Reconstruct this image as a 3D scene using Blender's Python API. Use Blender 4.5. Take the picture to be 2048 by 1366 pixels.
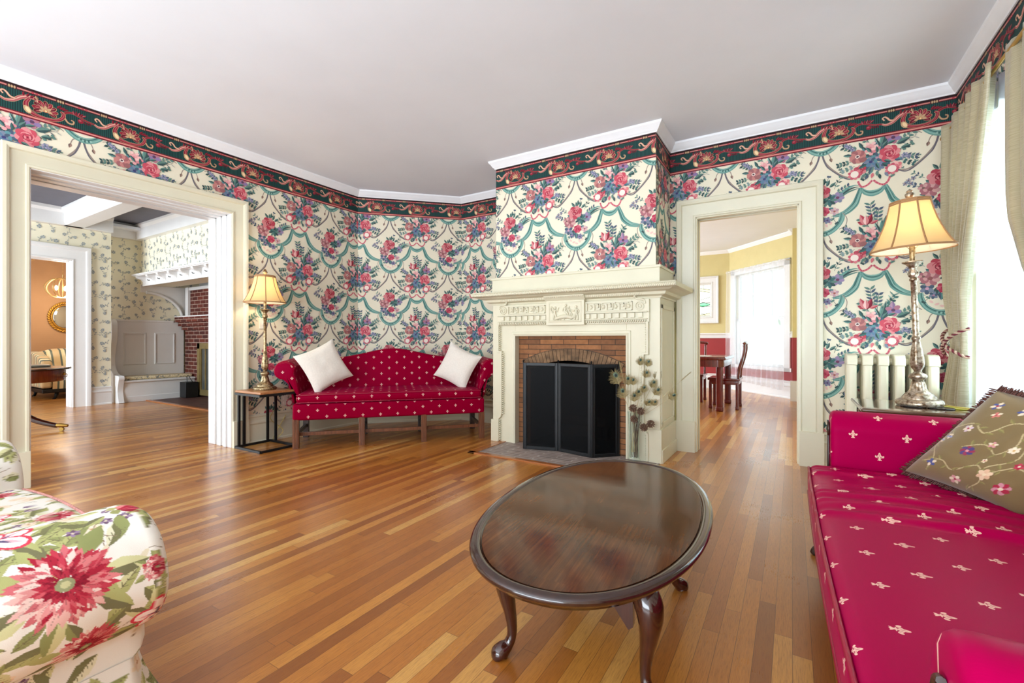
import bpy, bmesh, math, random
import numpy as np
from mathutils import Vector, Matrix, noise as mnoise

# ------------------------------------------------------------------ scene, camera, light
for o in list(bpy.data.objects):
    bpy.data.objects.remove(o, do_unlink=True)
SC = bpy.context.scene
COL = SC.collection
cam_d = bpy.data.cameras.new('camera')
cam_d.lens = 15.996
cam_d.sensor_width = 36.0
cam_d.shift_y = -3.0 / 2048
cam_d.clip_start = 0.02
cam = bpy.data.objects.new('camera', cam_d)
cam.location = (0, 0, 1.1)
cam.rotation_euler = (math.radians(90), 0, math.radians(31.65))
COL.objects.link(cam)
SC.camera = cam

SC.view_settings.view_transform = 'Standard'
SC.view_settings.look = 'None'
SC.view_settings.exposure = 0.28
SC.view_settings.gamma = 1.0
SC.view_settings.use_curve_mapping = False
SC.cycles.use_denoising = True
SC.cycles.max_bounces = 10
SC.cycles.diffuse_bounces = 5
SC.cycles.glossy_bounces = 4
SC.cycles.transparent_max_bounces = 24
SC.cycles.sample_clamp_indirect = 6.0
SC.cycles.caustics_reflective = False
SC.cycles.caustics_refractive = False

W = bpy.data.worlds.new('daylight')
SC.world = W
W.use_nodes = True
WB = W.node_tree.nodes['Background']
WB.inputs[0].default_value = (0.84, 0.93, 1.0, 1)
WB.inputs[1].default_value = 2.2


def area_light(name, loc, target, sx, sy, power, color=(1, 1, 1)):
    ld = bpy.data.lights.new(name, 'AREA')
    ld.shape = 'RECTANGLE'
    ld.size = sx
    ld.size_y = sy
    ld.energy = power
    ld.color = color
    o = bpy.data.objects.new(name, ld)
    o.location = loc
    o.rotation_euler = (Vector(target) - Vector(loc)).to_track_quat('-Z', 'Y').to_euler()
    COL.objects.link(o)
    return o


# first two are skylight coming in through the tall windows (outside the glass)
area_light('window_daylight', (2.3, 3.6, 1.9), (-1.5, 3.4, 1.9), 1.8, 2.2, 280, (0.78, 0.91, 1.0))
area_light('dining_daylight', (1.2, 12.1, 2.0), (-0.9, 9.0, 0.6), 1.8, 2.2, 25, (0.88, 0.94, 1.0))
area_light('dining_side_fill', (-5.6, 8.0, 1.7), (0.0, 8.2, 1.6), 4.5, 2.4, 270, (0.78, 0.91, 1.0))  # added fill on the open side of the dining room, no window there


# added fills: one behind the camera tilted at the ceiling, one for the hall
area_light('rear_fill', (-1.9, -2.9, 1.1), (-1.9, -0.2, 3.6), 5.6, 2.0, 350, (0.80, 0.91, 1.0))
area_light('hall_fill', (-8.7, -0.95, 1.6), (-9.0, 3.0, 1.4), 2.4, 2.4, 205, (0.80, 0.91, 1.0))


# ------------------------------------------------------------------ small helpers
def lin(c):
    out = []
    for v in c[:3]:
        v = v / 255.0
        out.append(v / 12.92 if v <= 0.04045 else ((v + 0.055) / 1.055) ** 2.4)
    return tuple(out)


def vec(*a):
    return Vector(a)


class MB:
    """collects geometry for one mesh object"""

    def __init__(self):
        self.v = []
        self.f = []
        self.mi = []
        self.fc = []
        self.uv = []
        self.vc = None

    def add(self, vs, fs, m=0, col=None, uv=None):
        b = len(self.v)
        self.v.extend([tuple(p) for p in vs])
        if uv is None:
            self.uv.extend([(p[0], p[2], 0) for p in vs])
        else:
            self.uv.extend([(q[0], q[1], 0) for q in uv])
        for f in fs:
            self.f.append([b + i for i in f])
            self.mi.append(m)
            self.fc.append(col)
        return b

    def box(self, x0, x1, y0, y1, z0, z1, m=0, T=None, col=None):
        vs = [(x, y, z) for z in (z0, z1) for y in (y0, y1) for x in (x0, x1)]
        if T is not None:
            vs = [tuple(T @ Vector(p)) for p in vs]
        fs = [(0, 2, 3, 1), (4, 5, 7, 6), (0, 1, 5, 4), (2, 6, 7, 3), (0, 4, 6, 2), (1, 3, 7, 5)]
        self.add(vs, fs, m, col)
        return self

    def tube(self, pts, r, n=10, m=0, caps=True, closed=False, flat=None):
        pts = [Vector(p) for p in pts]
        k = len(pts)
        rs = [r] * k if not isinstance(r, (list, tuple)) else list(r)
        vs, fs = [], []
        up = None
        for i in range(k):
            if closed:
                t = (pts[(i + 1) % k] - pts[i - 1])
            else:
                t = pts[min(i + 1, k - 1)] - pts[max(i - 1, 0)]
            if t.length < 1e-9:
                t = Vector((0, 0, 1))
            t.normalize()
            if up is None:
                a = Vector((0, 0, 1)) if abs(t.z) < 0.9 else Vector((1, 0, 0))
                up = (a - t * a.dot(t)).normalized()
            else:
                up = (up - t * up.dot(t))
                if up.length < 1e-6:
                    a = Vector((0, 0, 1)) if abs(t.z) < 0.9 else Vector((1, 0, 0))
                    up = a - t * a.dot(t)
                up.normalize()
            s = t.cross(up)
            for j in range(n):
                an = 2 * math.pi * j / n
                vs.append(pts[i] + (up * math.cos(an) + s * math.sin(an)) * rs[i])
        rng = k if closed else k - 1
        for i in range(rng):
            i2 = (i + 1) % k
            for j in range(n):
                j2 = (j + 1) % n
                fs.append((i * n + j, i * n + j2, i2 * n + j2, i2 * n + j))
        if caps and not closed:
            fs.append(tuple(reversed(range(n))))
            fs.append(tuple((k - 1) * n + j for j in range(n)))
        self.add(vs, fs, m)
        return self

    def lathe(self, prof, c=(0, 0, 0), n=32, m=0, rmod=None, sx=1.0, sy=1.0):
        vs, fs = [], []
        k = len(prof)
        for i, (r, z) in enumerate(prof):
            for j in range(n):
                a = 2 * math.pi * j / n
                rr = r * (rmod(a, i) if rmod else 1)
                vs.append((c[0] + rr * math.cos(a) * sx, c[1] + rr * math.sin(a) * sy, c[2] + z))
        for i in range(k - 1):
            for j in range(n):
                j2 = (j + 1) % n
                fs.append((i * n + j, i * n + j2, (i + 1) * n + j2, (i + 1) * n + j))
        if prof[0][0] > 1e-6:
            fs.append(tuple(reversed(range(n))))
        if prof[-1][0] > 1e-6:
            fs.append(tuple((k - 1) * n + j for j in range(n)))
        self.add(vs, fs, m)
        return self

    def prism(self, poly, O, U, V, Wv, m=0):
        """polygon (list of 2d) in plane O + u U + v V extruded by vector Wv"""
        O, U, V, Wv = Vector(O), Vector(U), Vector(V), Vector(Wv)
        n = len(poly)
        a = [O + U * p[0] + V * p[1] for p in poly]
        b = [p + Wv for p in a]
        fs = [tuple(range(n)), tuple(reversed(range(n, 2 * n)))]
        for i in range(n):
            j = (i + 1) % n
            fs.append((i, n + i, n + j, j))
        self.add(a + b, fs, m)
        return self

    def grid(self, fn, nu, nv, m=0, wrapu=False, uvfn=None):
        vs, fs, uv = [], [], []
        for j in range(nv + 1):
            for i in range(nu + (0 if wrapu else 1)):
                a, b = i / nu, j / nv
                vs.append(tuple(fn(a, b)))
                uv.append(uvfn(a, b) if uvfn else (a, b))
        w = nu if wrapu else nu + 1
        for j in range(nv):
            for i in range(nu):
                i2 = (i + 1) % w
                fs.append((j * w + i, j * w + i2, (j + 1) * w + i2, (j + 1) * w + i))
        self.add(vs, fs, m, None, uv)
        return self

    def sweep(self, path, nrm, prof, m=0, closed=False):
        """profile of (a across, b along nrm) mitred along a planar path; across = nrm x direction"""
        path = [Vector(p) for p in path]
        nrm = Vector(nrm).normalized()
        k = len(path)
        segs = k if closed else k - 1
        ds = [(path[(i + 1) % k] - path[i]).normalized() for i in range(segs)]
        ss = [nrm.cross(d) for d in ds]
        vs, fs = [], []
        q = len(prof)
        for i in range(k):
            if closed:
                s1, s2 = ss[i - 1], ss[i]
            else:
                s1, s2 = ss[max(i - 1, 0)], ss[min(i, segs - 1)]
            mv = (s1 + s2) / (1 + s1.dot(s2))
            for a, b in prof:
                vs.append(path[i] + mv * a + nrm * b)
        for i in range(segs):
            i2 = (i + 1) % k
            for j in range(q):
                j2 = (j + 1) % q
                fs.append((i * q + j, i2 * q + j, i2 * q + j2, i * q + j2))
        if not closed:
            fs.append(tuple(range(q)))
            fs.append(tuple(reversed([(k - 1) * q + j for j in range(q)])))
        self.add(vs, fs, m)
        return self

    def sphere(self, c, r, nu=16, nv=10, m=0, T=None):
        rx, ry, rz = (r, r, r) if not isinstance(r, (list, tuple)) else r
        vs, fs = [], []
        for j in range(1, nv):
            ph = math.pi * j / nv
            for i in range(nu):
                a = 2 * math.pi * i / nu
                p = Vector((rx * math.sin(ph) * math.cos(a), ry * math.sin(ph) * math.sin(a), rz * math.cos(ph)))
                if T is not None:
                    p = T @ p
                vs.append(p + Vector(c))
        t = Vector((0, 0, rz))
        if T is not None:
            t = T @ t
        vs.append(Vector(c) + t)
        vs.append(Vector(c) - t)
        for j in range(nv - 2):
            for i in range(nu):
                i2 = (i + 1) % nu
                fs.append((j * nu + i, (j + 1) * nu + i, (j + 1) * nu + i2, j * nu + i2))
        N0 = len(vs) - 2
        for i in range(nu):
            i2 = (i + 1) % nu
            fs.append((N0, i, i2))
            fs.append((N0 + 1, (nv - 2) * nu + i2, (nv - 2) * nu + i))
        self.add(vs, fs, m)
        return self

    def rbox(self, x0, x1, y0, y1, z0, z1, r, n=(8, 8, 4), m=0, deform=None, faces='xXyYzZ', turn=False):
        """rounded box made of six patches, uv in metres per face"""
        lo, hi = Vector((x0, y0, z0)), Vector((x1, y1, z1))
        il, ih = lo + Vector((r, r, r)), hi - Vector((r, r, r))
        for ax in range(3):
            if il[ax] > ih[ax]:
                il[ax] = ih[ax] = (lo[ax] + hi[ax]) / 2

        def mapp(p):
            q = Vector([min(max(p[i], il[i]), ih[i]) for i in range(3)])
            d = p - q
            if d.length > 1e-9:
                # equal angle spacing
                d = d.normalized() * r
            p2 = q + d
            return deform(p2) if deform else p2

        spec = {'x': (0, 0, 1, 2), 'X': (0, 1, 1, 2), 'y': (1, 0, 0, 2), 'Y': (1, 1, 0, 2), 'z': (2, 0, 0, 1), 'Z': (2, 1, 0, 1)}

        def ticks(a, b, rr, k):
            # denser at the rounded margins
            t = [a + rr * (1 - math.tan(math.pi / 4 * (1 - i / 4.0))) for i in range(4)]
            mid = [a + rr + (b - a - 2 * rr) * i / k for i in range(k + 1)]
            e = [b - rr * (1 - math.tan(math.pi / 4 * (1 - i / 4.0))) for i in range(3, -1, -1)]
            return t + mid + e

        for ch in faces:
            ax, side, ua, va = spec[ch]
            tu = ticks(lo[ua], hi[ua], min(r, (hi[ua] - lo[ua]) / 2), n[ua])
            tv = ticks(lo[va], hi[va], min(r, (hi[va] - lo[va]) / 2), n[va])
            vs, uv, fs = [], [], []
            for b in tv:
                for a in tu:
                    p = [0, 0, 0]
                    p[ax] = hi[ax] if side else lo[ax]
                    p[ua] = a
                    p[va] = b
                    vs.append(mapp(Vector(p)))
                    uv.append((-b, a) if turn and ax == 2 else (a, b))
            w = len(tu)
            flip = (side == 1) == (ch in 'Y')
            for j in range(len(tv) - 1):
                for i in range(w - 1):
                    q = (j * w + i, j * w + i + 1, (j + 1) * w + i + 1, (j + 1) * w + i)
                    nrm_pos = {0: True, 1: False, 2: True}[ax]
                    if nrm_pos != (side == 1):
                        q = tuple(reversed(q))
                    fs.append(q)
            self.add(vs, fs, m, None, uv)
        return self

    def build(self, name, mats, parent=None, smooth=35, bevel=0.0, world=True, seg=2, T=None):
        me = bpy.data.meshes.new(name)
        off = Vector((0, 0, 0))
        inv = None
        if parent is not None and world:
            inv = pmat(parent).inverted()
        vs = self.v
        if T is not None:
            vs = [tuple(T @ Vector(p)) for p in vs]
        if inv is not None:
            vs = [tuple(inv @ Vector(p)) for p in vs]
        me.from_pydata(vs, [], self.f)
        if not isinstance(mats, (list, tuple)):
            mats = [mats]
        for mm in mats:
            me.materials.append(mm)
        if len(mats) > 1:
            me.polygons.foreach_set('material_index', self.mi)
        if any(c is not None for c in self.fc):
            a = me.attributes.new('Col', 'FLOAT_COLOR', 'FACE')
            arr = np.ones((len(self.f), 4), np.float32)
            for i, c in enumerate(self.fc):
                if c is not None:
                    arr[i, :3] = c
            a.data.foreach_set('color', arr.ravel())
        if self.vc is not None:
            a = me.attributes.new('Col', 'FLOAT_COLOR', 'POINT')
            arr = np.ones((len(self.v), 4), np.float32)
            arr[:, :3] = self.vc
            a.data.foreach_set('color', arr.ravel())
        a = me.attributes.new('uvm', 'FLOAT_VECTOR', 'POINT')
        a.data.foreach_set('vector', np.array(self.uv, np.float32).ravel())
        me.validate(clean_customdata=False)
        me.update()
        if smooth:
            for p in me.polygons:
                p.use_smooth = True
            if smooth < 180:
                me.set_sharp_from_angle(angle=math.radians(smooth))
        o = bpy.data.objects.new(name, me)
        COL.objects.link(o)
        if parent is not None:
            o.parent = parent
        if bevel:
            md = o.modifiers.new('bevel', 'BEVEL')
            md.width = bevel
            md.segments = seg
            md.limit_method = 'ANGLE'
            md.angle_limit = math.radians(40)
        return o


PMAT = {}


def pmat(o):
    while o is not None and o.name not in PMAT:
        o = o.parent
    return PMAT[o.name] if o is not None else Matrix.Identity(4)


def thing(name, label, cat, loc=(0, 0, 0), rotz=0.0, group=None):
    o = bpy.data.objects.new(name, None)
    o.empty_display_size = 0.1
    o.location = loc
    o.rotation_euler = (0, 0, rotz)
    COL.objects.link(o)
    o['label'] = label
    o['category'] = cat
    if group:
        o['group'] = group
    PMAT[o.name] = Matrix.Translation(loc) @ Matrix.Rotation(rotz, 4, 'Z')
    return o


def tag(o, label, cat, group=None, kind=None):
    o['label'] = label
    o['category'] = cat
    if group:
        o['group'] = group
    if kind:
        o['kind'] = kind
    return o


def struct(o, label=None):
    o['kind'] = 'structure'
    if label:
        o['label'] = label
    return o


def pivot(o, loc):
    """move a single-mesh thing's origin to loc"""
    loc = Vector(loc)
    o.data.transform(Matrix.Translation(-loc))
    o.location = loc
    return o


def dup(root, loc, rotz, label=None, group=None):
    r = root.copy()
    COL.objects.link(r)
    r.location = loc
    r.rotation_euler = (0, 0, rotz)
    if label:
        r['label'] = label
    if group:
        r['group'] = group
    for ch in list(root.children):
        c = ch.copy()
        COL.objects.link(c)
        c.parent = r
        for g in list(ch.children):
            d = g.copy()
            COL.objects.link(d)
            d.parent = c
    return r


def catmull(pts, k=6):
    pts = [Vector(p) for p in pts]
    out = []
    n = len(pts)
    for i in range(n - 1):
        p0, p1, p2, p3 = pts[max(i - 1, 0)], pts[i], pts[i + 1], pts[min(i + 2, n - 1)]
        for s in range(k):
            t = s / k
            out.append(0.5 * ((2 * p1) + (p2 - p0) * t + (2 * p0 - 5 * p1 + 4 * p2 - p3) * t * t + (3 * p1 - p0 - 3 * p2 + p3) * t ** 3))
    out.append(pts[-1])
    return out


# ------------------------------------------------------------------ materials
class NT:
    def __init__(self, name):
        self.m = bpy.data.materials.new(name)
        self.m.use_nodes = True
        self.t = self.m.node_tree
        self.b = self.t.nodes['Principled BSDF']
        self.o = self.t.nodes['Material Output']

    def n(self, ty, **kw):
        x = self.t.nodes.new(ty)
        for k, v in kw.items():
            setattr(x, k, v)
        return x

    def L(self, a, b):
        self.t.links.new(a, b)

    def val(self, sock, x):
        if isinstance(x, (int, float)):
            sock.default_value = x
        elif isinstance(x, (tuple, list)):
            sock.default_value = tuple(x) + ((1,) if len(x) == 3 and sock.type == 'RGBA' else ())
        else:
            self.L(x, sock)

    def math(self, op, a, b=0.0, c=None):
        x = self.n('ShaderNodeMath', operation=op)
        self.val(x.inputs[0], a)
        self.val(x.inputs[1], b)
        if c is not None:
            self.val(x.inputs[2], c)
        return x.outputs[0]

    def mix(self, f, a, b, blend='MIX'):
        x = self.n('ShaderNodeMix', data_type='RGBA', blend_type=blend)
        self.val(x.inputs[0], f)
        self.val(x.inputs[6], a)
        self.val(x.inputs[7], b)
        return x.outputs[2]

    def xyz(self, src):
        s = self.n('ShaderNodeSeparateXYZ')
        self.L(src, s.inputs[0])
        return s.outputs[0], s.outputs[1], s.outputs[2]

    def comb(self, x, y, z=0.0):
        s = self.n('ShaderNodeCombineXYZ')
        self.val(s.inputs[0], x)
        self.val(s.inputs[1], y)
        self.val(s.inputs[2], z)
        return s.outputs[0]

    def pos(self):
        return self.n('ShaderNodeNewGeometry').outputs['Position']

    def attr(self, nm):
        return self.n('ShaderNodeAttribute', attribute_name=nm)

    def noise(self, v, scale, detail=3.0, rough=0.55, dist=0.0):
        x = self.n('ShaderNodeTexNoise')
        self.L(v, x.inputs['Vector'])
        x.inputs['Scale'].default_value = scale
        x.inputs['Detail'].default_value = detail
        x.inputs['Roughness'].default_value = rough
        x.inputs['Distortion'].default_value = dist
        return x.outputs[0]

    def ramp(self, f, stops):
        x = self.n('ShaderNodeValToRGB')
        self.val(x.inputs[0], f)
        e = x.color_ramp.elements
        while len(e) < len(stops):
            e.new(0.5)
        for i, (p, c) in enumerate(stops):
            e[i].position = p
            e[i].color = tuple(c) + (1,)
        return x.outputs[0]

    def white(self, v):
        x = self.n('ShaderNodeTexWhiteNoise', noise_dimensions='3D')
        self.L(v, x.inputs['Vector'])
        return x.outputs[0]

    def bump(self, h, strength=0.2, dist=0.01):
        x = self.n('ShaderNodeBump')
        x.inputs['Strength'].default_value = strength
        x.inputs['Distance'].default_value = dist
        self.L(h, x.inputs['Height'])
        self.L(x.outputs[0], self.b.inputs['Normal'])
        return x

    def set(self, **kw):
        names = {'base': 'Base Color', 'rough': 'Roughness', 'metal': 'Metallic', 'spec': 'Specular IOR Level', 'coat': 'Coat Weight',
                 'coatr': 'Coat Roughness', 'sheen': 'Sheen Weight', 'sheenr': 'Sheen Roughness', 'trans': 'Transmission Weight', 'ior': 'IOR',
                 'emit': 'Emission Color', 'emits': 'Emission Strength', 'alpha': 'Alpha', 'sheent': 'Sheen Tint', 'aniso': 'Anisotropic'}
        for k, v in kw.items():
            self.val(self.b.inputs[names[k]], v)
        return self


def plain(name, rgb, rough=0.5, metal=0.0, var=0.06, scale=6.0, bump=0.0, coat=0.0, spec=0.5):
    """painted / solid surface with a little procedural variation"""
    t = NT(name)
    c = lin(rgb)
    nz = t.noise(t.pos(), scale, 4)
    lo = tuple(v * (1 - var) for v in c)
    hi = tuple(min(1, v * (1 + var)) for v in c)
    t.set(base=t.ramp(nz, [(0.3, lo), (0.7, hi)]), rough=rough, metal=metal, coat=coat, spec=spec)
    if bump:
        t.bump(t.noise(t.pos(), scale * 12, 3), bump, 0.004)
    return t.m


# ------------------------------------------------------------------ printed pattern art (2d polygons, millimetres)
class Art:
    def __init__(self, seed=1):
        self.p = []
        self.lay = []
        self.k = 0
        self.r = random.Random(seed)

    def poly(self, pts, rgb, same=False):
        if not same:
            self.k += 1
        self.lay.append(self.k)
        self.p.append(([(float(a), float(b)) for a, b in pts], lin(rgb)))

    def ell(self, cx, cy, rx, ry, rgb, rot=0.0, n=12):
        c, s = math.cos(rot), math.sin(rot)
        self.poly([(cx + rx * math.cos(2 * math.pi * i / n) * c - ry * math.sin(2 * math.pi * i / n) * s,
                    cy + rx * math.cos(2 * math.pi * i / n) * s + ry * math.sin(2 * math.pi * i / n) * c) for i in range(n)], rgb)

    def blob(self, cx, cy, r, rgb, n=10, j=0.18, sx=1.0, sy=1.0):
        self.poly([(cx + r * sx * (1 + self.r.uniform(-j, j)) * math.cos(2 * math.pi * i / n),
                    cy + r * sy * (1 + self.r.uniform(-j, j)) * math.sin(2 * math.pi * i / n)) for i in range(n)], rgb)

    def leaf(self, x, y, ang, L, w, rgb, rgb2=None):
        ca, sa = math.cos(ang), math.sin(ang)

        def P(t, o):
            return (x + ca * t * L - sa * o, y + sa * t * L + ca * o)
        prof = [(0, 0), (0.2, 0.7), (0.45, 1.0), (0.75, 0.6), (1, 0)]
        up = [P(t, o * w / 2) for t, o in prof]
        dn = [P(t, -o * w / 2) for t, o in prof[1:-1]]
        self.poly(up + dn[::-1], rgb)
        if rgb2:
            self.poly([P(t, 0) for t, o in prof] + dn[::-1], rgb2)

    def band(self, pts, w, rgb, k=5, taper=False):
        c = catmull([(a, b, 0) for a, b in pts], k)
        n = len(c)
        lft, rgt = [], []
        for i in range(n):
            d = (c[min(i + 1, n - 1)] - c[max(i - 1, 0)]).normalized()
            ww = w if not isinstance(w, (list, tuple)) else np.interp(i / (n - 1), np.linspace(0, 1, len(w)), w)
            lft.append((c[i].x - d.y * ww / 2, c[i].y + d.x * ww / 2))
            rgt.append((c[i].x + d.y * ww / 2, c[i].y - d.x * ww / 2))
        for i in range(n - 1):
            self.poly([lft[i], lft[i + 1], rgt[i + 1], rgt[i]], rgb, i > 0)

    def rose(self, cx, cy, r, pal, n=6, sx=1.0, sy=0.9):
        # pal: dark, mid, light
        a0 = self.r.uniform(0, 6)
        for i in range(n):
            a = a0 + 2 * math.pi * i / n
            self.ell(cx + 0.55 * r * math.cos(a) * sx, cy + 0.55 * r * math.sin(a) * sy, 0.56 * r, 0.46 * r, pal[1] if i % 2 else pal[2], a, 11)
        for i in range(n - 1):
            a = a0 + 0.5 + 2 * math.pi * i / (n - 1)
            self.ell(cx + 0.33 * r * math.cos(a) * sx, cy + 0.33 * r * math.sin(a) * sy, 0.40 * r, 0.27 * r, pal[2] if i % 2 else pal[1], a + 1.2, 10)
        self.ell(cx, cy, 0.42 * r, 0.37 * r, pal[0], 0.4, 11)
        for i in range(4):
            a = a0 + 1.6 * i
            self.ell(cx + 0.2 * r * math.cos(a), cy + 0.2 * r * math.sin(a), 0.24 * r, 0.11 * r, pal[1] if i % 2 else pal[2], a + 1.5, 8)
        self.ell(cx, cy, 0.12 * r, 0.1 * r, pal[0], 0, 7)

    def daisy(self, cx, cy, r, n, petal, petal2, centre, wid=0.34):
        a0 = self.r.uniform(0, 6)
        for i in range(n):
            a = a0 + 2 * math.pi * i / n
            self.ell(cx + 0.58 * r * math.cos(a), cy + 0.58 * r * math.sin(a), 0.44 * r, wid * r, petal if i % 2 else petal2, a, 9)
        self.ell(cx, cy, 0.27 * r, 0.25 * r, centre, 0, 8)

    def sprig(self, x, y, ang, L, n, rgb, rgb2, lw=14, stem=None):
        ca, sa = math.cos(ang), math.sin(ang)
        self.band([(x, y), (x + ca * L * 0.5 - sa * L * 0.06, y + sa * L * 0.5 + ca * L * 0.06), (x + ca * L, y + sa * L)], 3, stem or rgb2, 3)
        for i in range(n):
            t = 0.25 + 0.75 * i / max(n - 1, 1)
            px, py = x + ca * L * t, y + sa * L * t
            for sgn in (-1, 1):
                self.leaf(px, py, ang + sgn * 0.9, L * 0.32, lw, rgb if (i + sgn) % 2 else rgb2)


CREAM = (230, 221, 197)
ROSE = ((124, 24, 46), (176, 62, 78), (206, 128, 130))
MAUVE = ((116, 52, 72), (166, 104, 112), (204, 156, 152))
TEAL, TEALD, TEALL = (106, 152, 142), (60, 104, 100), (142, 180, 168)
GRN, GRND = (94, 128, 118), (52, 78, 78)
BLU, BLUD = (120, 128, 148), (72, 88, 108)
CORD, CORDD = (152, 136, 124), (102, 98, 106)


def make_damask():
    A = Art(5)
    # cords from the ring knots
    KX, KY = 385, -605
    for s in (-1, 1):
        A.band([(KX + 10 * s, KY), (KX + 26 * s, KY - 75), (KX + 78 * s, KY - 150), (KX + 150 * s, KY - 222), (KX + 210 * s, KY - 246), (KX + 262 * s, KY - 236), (KX + 278 * s, KY - 205)], [14, 14, 10, 14, 12, 14, 11], CORD)
        A.band([(KX + 4 * s, KY), (KX + 34 * s, KY - 100), (KX + 66 * s, KY - 150), (KX + 160 * s, KY - 238), (KX + 215 * s, KY - 258), (KX + 280 * s, KY - 220)], [12, 11, 8, 11, 9, 8], CORDD)
        A.band([(KX + 12 * s, KY - 5), (KX + 50 * s, KY - 12), (KX + 66 * s, KY - 44), (KX + 70 * s, KY - 66)], 7, CORD)
        A.leaf(KX + 66 * s, KY - 52, -1.57 + 0.3 * s, 40, 24, (158, 128, 112), (116, 92, 84))
        A.sprig(KX + 150 * s, KY - 205, 1.2 if s < 0 else 1.9, 60, 3, GRN, GRND, 11)
        A.sprig(KX + 215 * s, KY - 240, 0.9 if s > 0 else 2.2, 45, 2, GRN, BLUD, 10)
    # swag under the tall bouquet and the teal tails that reach the rings
    for tails in ([(50, -252), (78, -320), (104, -380), (160, -430), (222, -452), (285, -462)],
                  [(-108, -252), (-128, -320), (-150, -380), (-196, -428), (-240, -450), (-300, -462)]):
        A.band(tails, [30, 40, 50, 46, 36, 18], TEAL)
        A.band([(a - 14, b + 2) for a, b in tails], [3, 5, 6, 6, 5, 2], TEALD)
        A.band([(a + 14, b - 6) for a, b in tails], [2, 4, 5, 5, 4, 2], TEALD)
        A.band([(a - 6, b + 4) for a, b in tails], [5, 8, 9, 8, 7, 3], TEALD)
        A.band([(a + 6, b - 2) for a, b in tails], [4, 6, 8, 7, 5, 3], TEALL)
        A.band([(a + 1, b + 9) for a, b in tails], [2, 3, 4, 4, 3, 2], TEALL)
    A.band([(-112, -246), (-80, -290), (-30, -306), (20, -290), (52, -246)], [14, 40, 52, 40, 14], TEAL)
    A.band([(-100, -250), (-70, -276), (-30, -286), (14, -276), (42, -250)], [2, 5, 6, 5, 2], TEALL)
    A.band([(-108, -252), (-75, -286), (-30, -300), (18, -286), (48, -252)], [3, 6, 8, 6, 3], TEALD)
    A.band([(-100, -262), (-75, -300), (-30, -314), (18, -300), (40, -262)], [2, 5, 6, 5, 2], TEALL)
    for g in ([(-128, -190), (-116, -226), (-98, -244), (-64, -232), (-34, -200)], [(-26, -200), (6, -232), (40, -246), (66, -226), (82, -186)]):
        A.band(g, 15, (206, 112, 122))
        c = catmull([(a, b, 0) for a, b in g], 4)
        for i, p in enumerate(c):
            if i % 2:
                A.ell(p.x, p.y, 5, 4, (160, 54, 78), 0, 6)
    # ring round the small bouquet
    BX, BY = 385, -350
    ring = [(-118, -100), (-112, -150), (-86, -206), (-36, -246), (18, -256), (74, -236), (122, -190), (146, -138), (150, -92)]
    A.band([(BX + a, BY + b) for a, b in ring], [28, 42, 38, 42, 46, 42, 38, 42, 28], TEAL)
    A.band([(BX + a * 0.90, BY + b * 0.94) for a, b in ring], [3, 5, 6, 5, 6, 5, 6, 5, 3], TEALL)
    A.band([(BX + a * 0.95, BY + b * 0.97) for a, b in ring], [4, 7, 9, 8, 10, 8, 9, 7, 4], TEALD)
    A.band([(BX + a * 1.05, BY + b * 1.03) for a, b in ring], [3, 6, 5, 6, 6, 5, 6, 5, 3], TEALL)
    A.band([(BX - 120, BY - 90), (BX - 150, BY - 140), (BX - 140, BY - 200), (BX - 108, BY - 230)], 6, CORD)
    A.band([(BX + 152, BY - 90), (BX + 182, BY - 140), (BX + 172, BY - 200), (BX + 128, BY - 226)], 6, CORD)
    for i in range(7):
        A.ell(BX + 18 + (i - 3) * 12, BY - 262 - abs(i - 3) * -3, 8, 9, TEALD if i % 2 else TEALL, 0, 7)
    for x_, y_, an_, L_, n_ in ((BX - 90, BY + 40, 2.8, 90, 3), (BX + 100, BY + 80, 0.5, 100, 4), (BX - 60, BY - 120, -2.2, 60, 2), (BX + 70, BY - 120, -0.9, 60, 2), (BX + 40, BY + 170, 1.3, 60, 2)):
        A.sprig(x_, y_, an_, L_, n_, A.r.choice([GRN, TEALD]), A.r.choice([GRND, BLUD]), 18)
    # small bouquet: rose on top
    for i, (a, b, an) in enumerate([(10, 150, 1.7), (40, 150, 1.2), (-10, 160, 2.2), (60, 140, 0.7), (20, 165, 1.45)]):
        A.leaf(BX + a, BY + b, an, 62, 26, GRN, GRND)
    A.sprig(BX + 95, BY + 120, 1.1, 95, 3, GRN, GRND, 12)
    A.sprig(BX - 90, BY + 110, 2.5, 80, 3, GRN, BLUD, 12)
    for a, b in ((-190, 105), (-160, 120), (-175, 80), (-210, 84)):
        A.daisy(BX + a, BY + b, 19, 5, (170, 160, 160), BLU, (110, 80, 90))
    for k in range(3):
        A.band([(BX + 110, BY + 20 + 12 * k), (BX + 170, BY + 70 + 16 * k), (BX + 230, BY + 92 + 18 * k), (BX + 268, BY + 100 + 10 * k)], [20, 18, 10, 1], (GRN, GRND, TEAL)[k])
    for i in range(22):
        a = A.r.uniform(0, 6.28)
        rr = A.r.uniform(40, 118)
        A.leaf(BX + rr * 0.6 * math.cos(a), BY + rr * 0.8 * math.sin(a) - 10, a, 60, 30, A.r.choice([GRN, GRND, TEALD, (86, 130, 128)]), A.r.choice([GRND, BLUD]))
    A.daisy(BX + 118, BY + 44, 48, 7, BLU, (150, 130, 164), (110, 60, 90))
    A.daisy(BX - 78, BY - 66, 46, 6, BLU, BLUD, (196, 150, 170))
    A.daisy(BX + 96, BY - 70, 34, 6, (186, 150, 160), (214, 178, 174), (160, 90, 80))
    A.daisy(BX - 40, BY - 120, 30, 6, BLUD, BLU, (170, 120, 150))
    A.daisy(BX + 46, BY - 140, 30, 6, (118, 108, 140), BLU, (80, 60, 100))
    A.daisy(BX - 60, BY + 14, 62, 8, MAUVE[1], MAUVE[2], (140, 84, 84))
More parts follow.
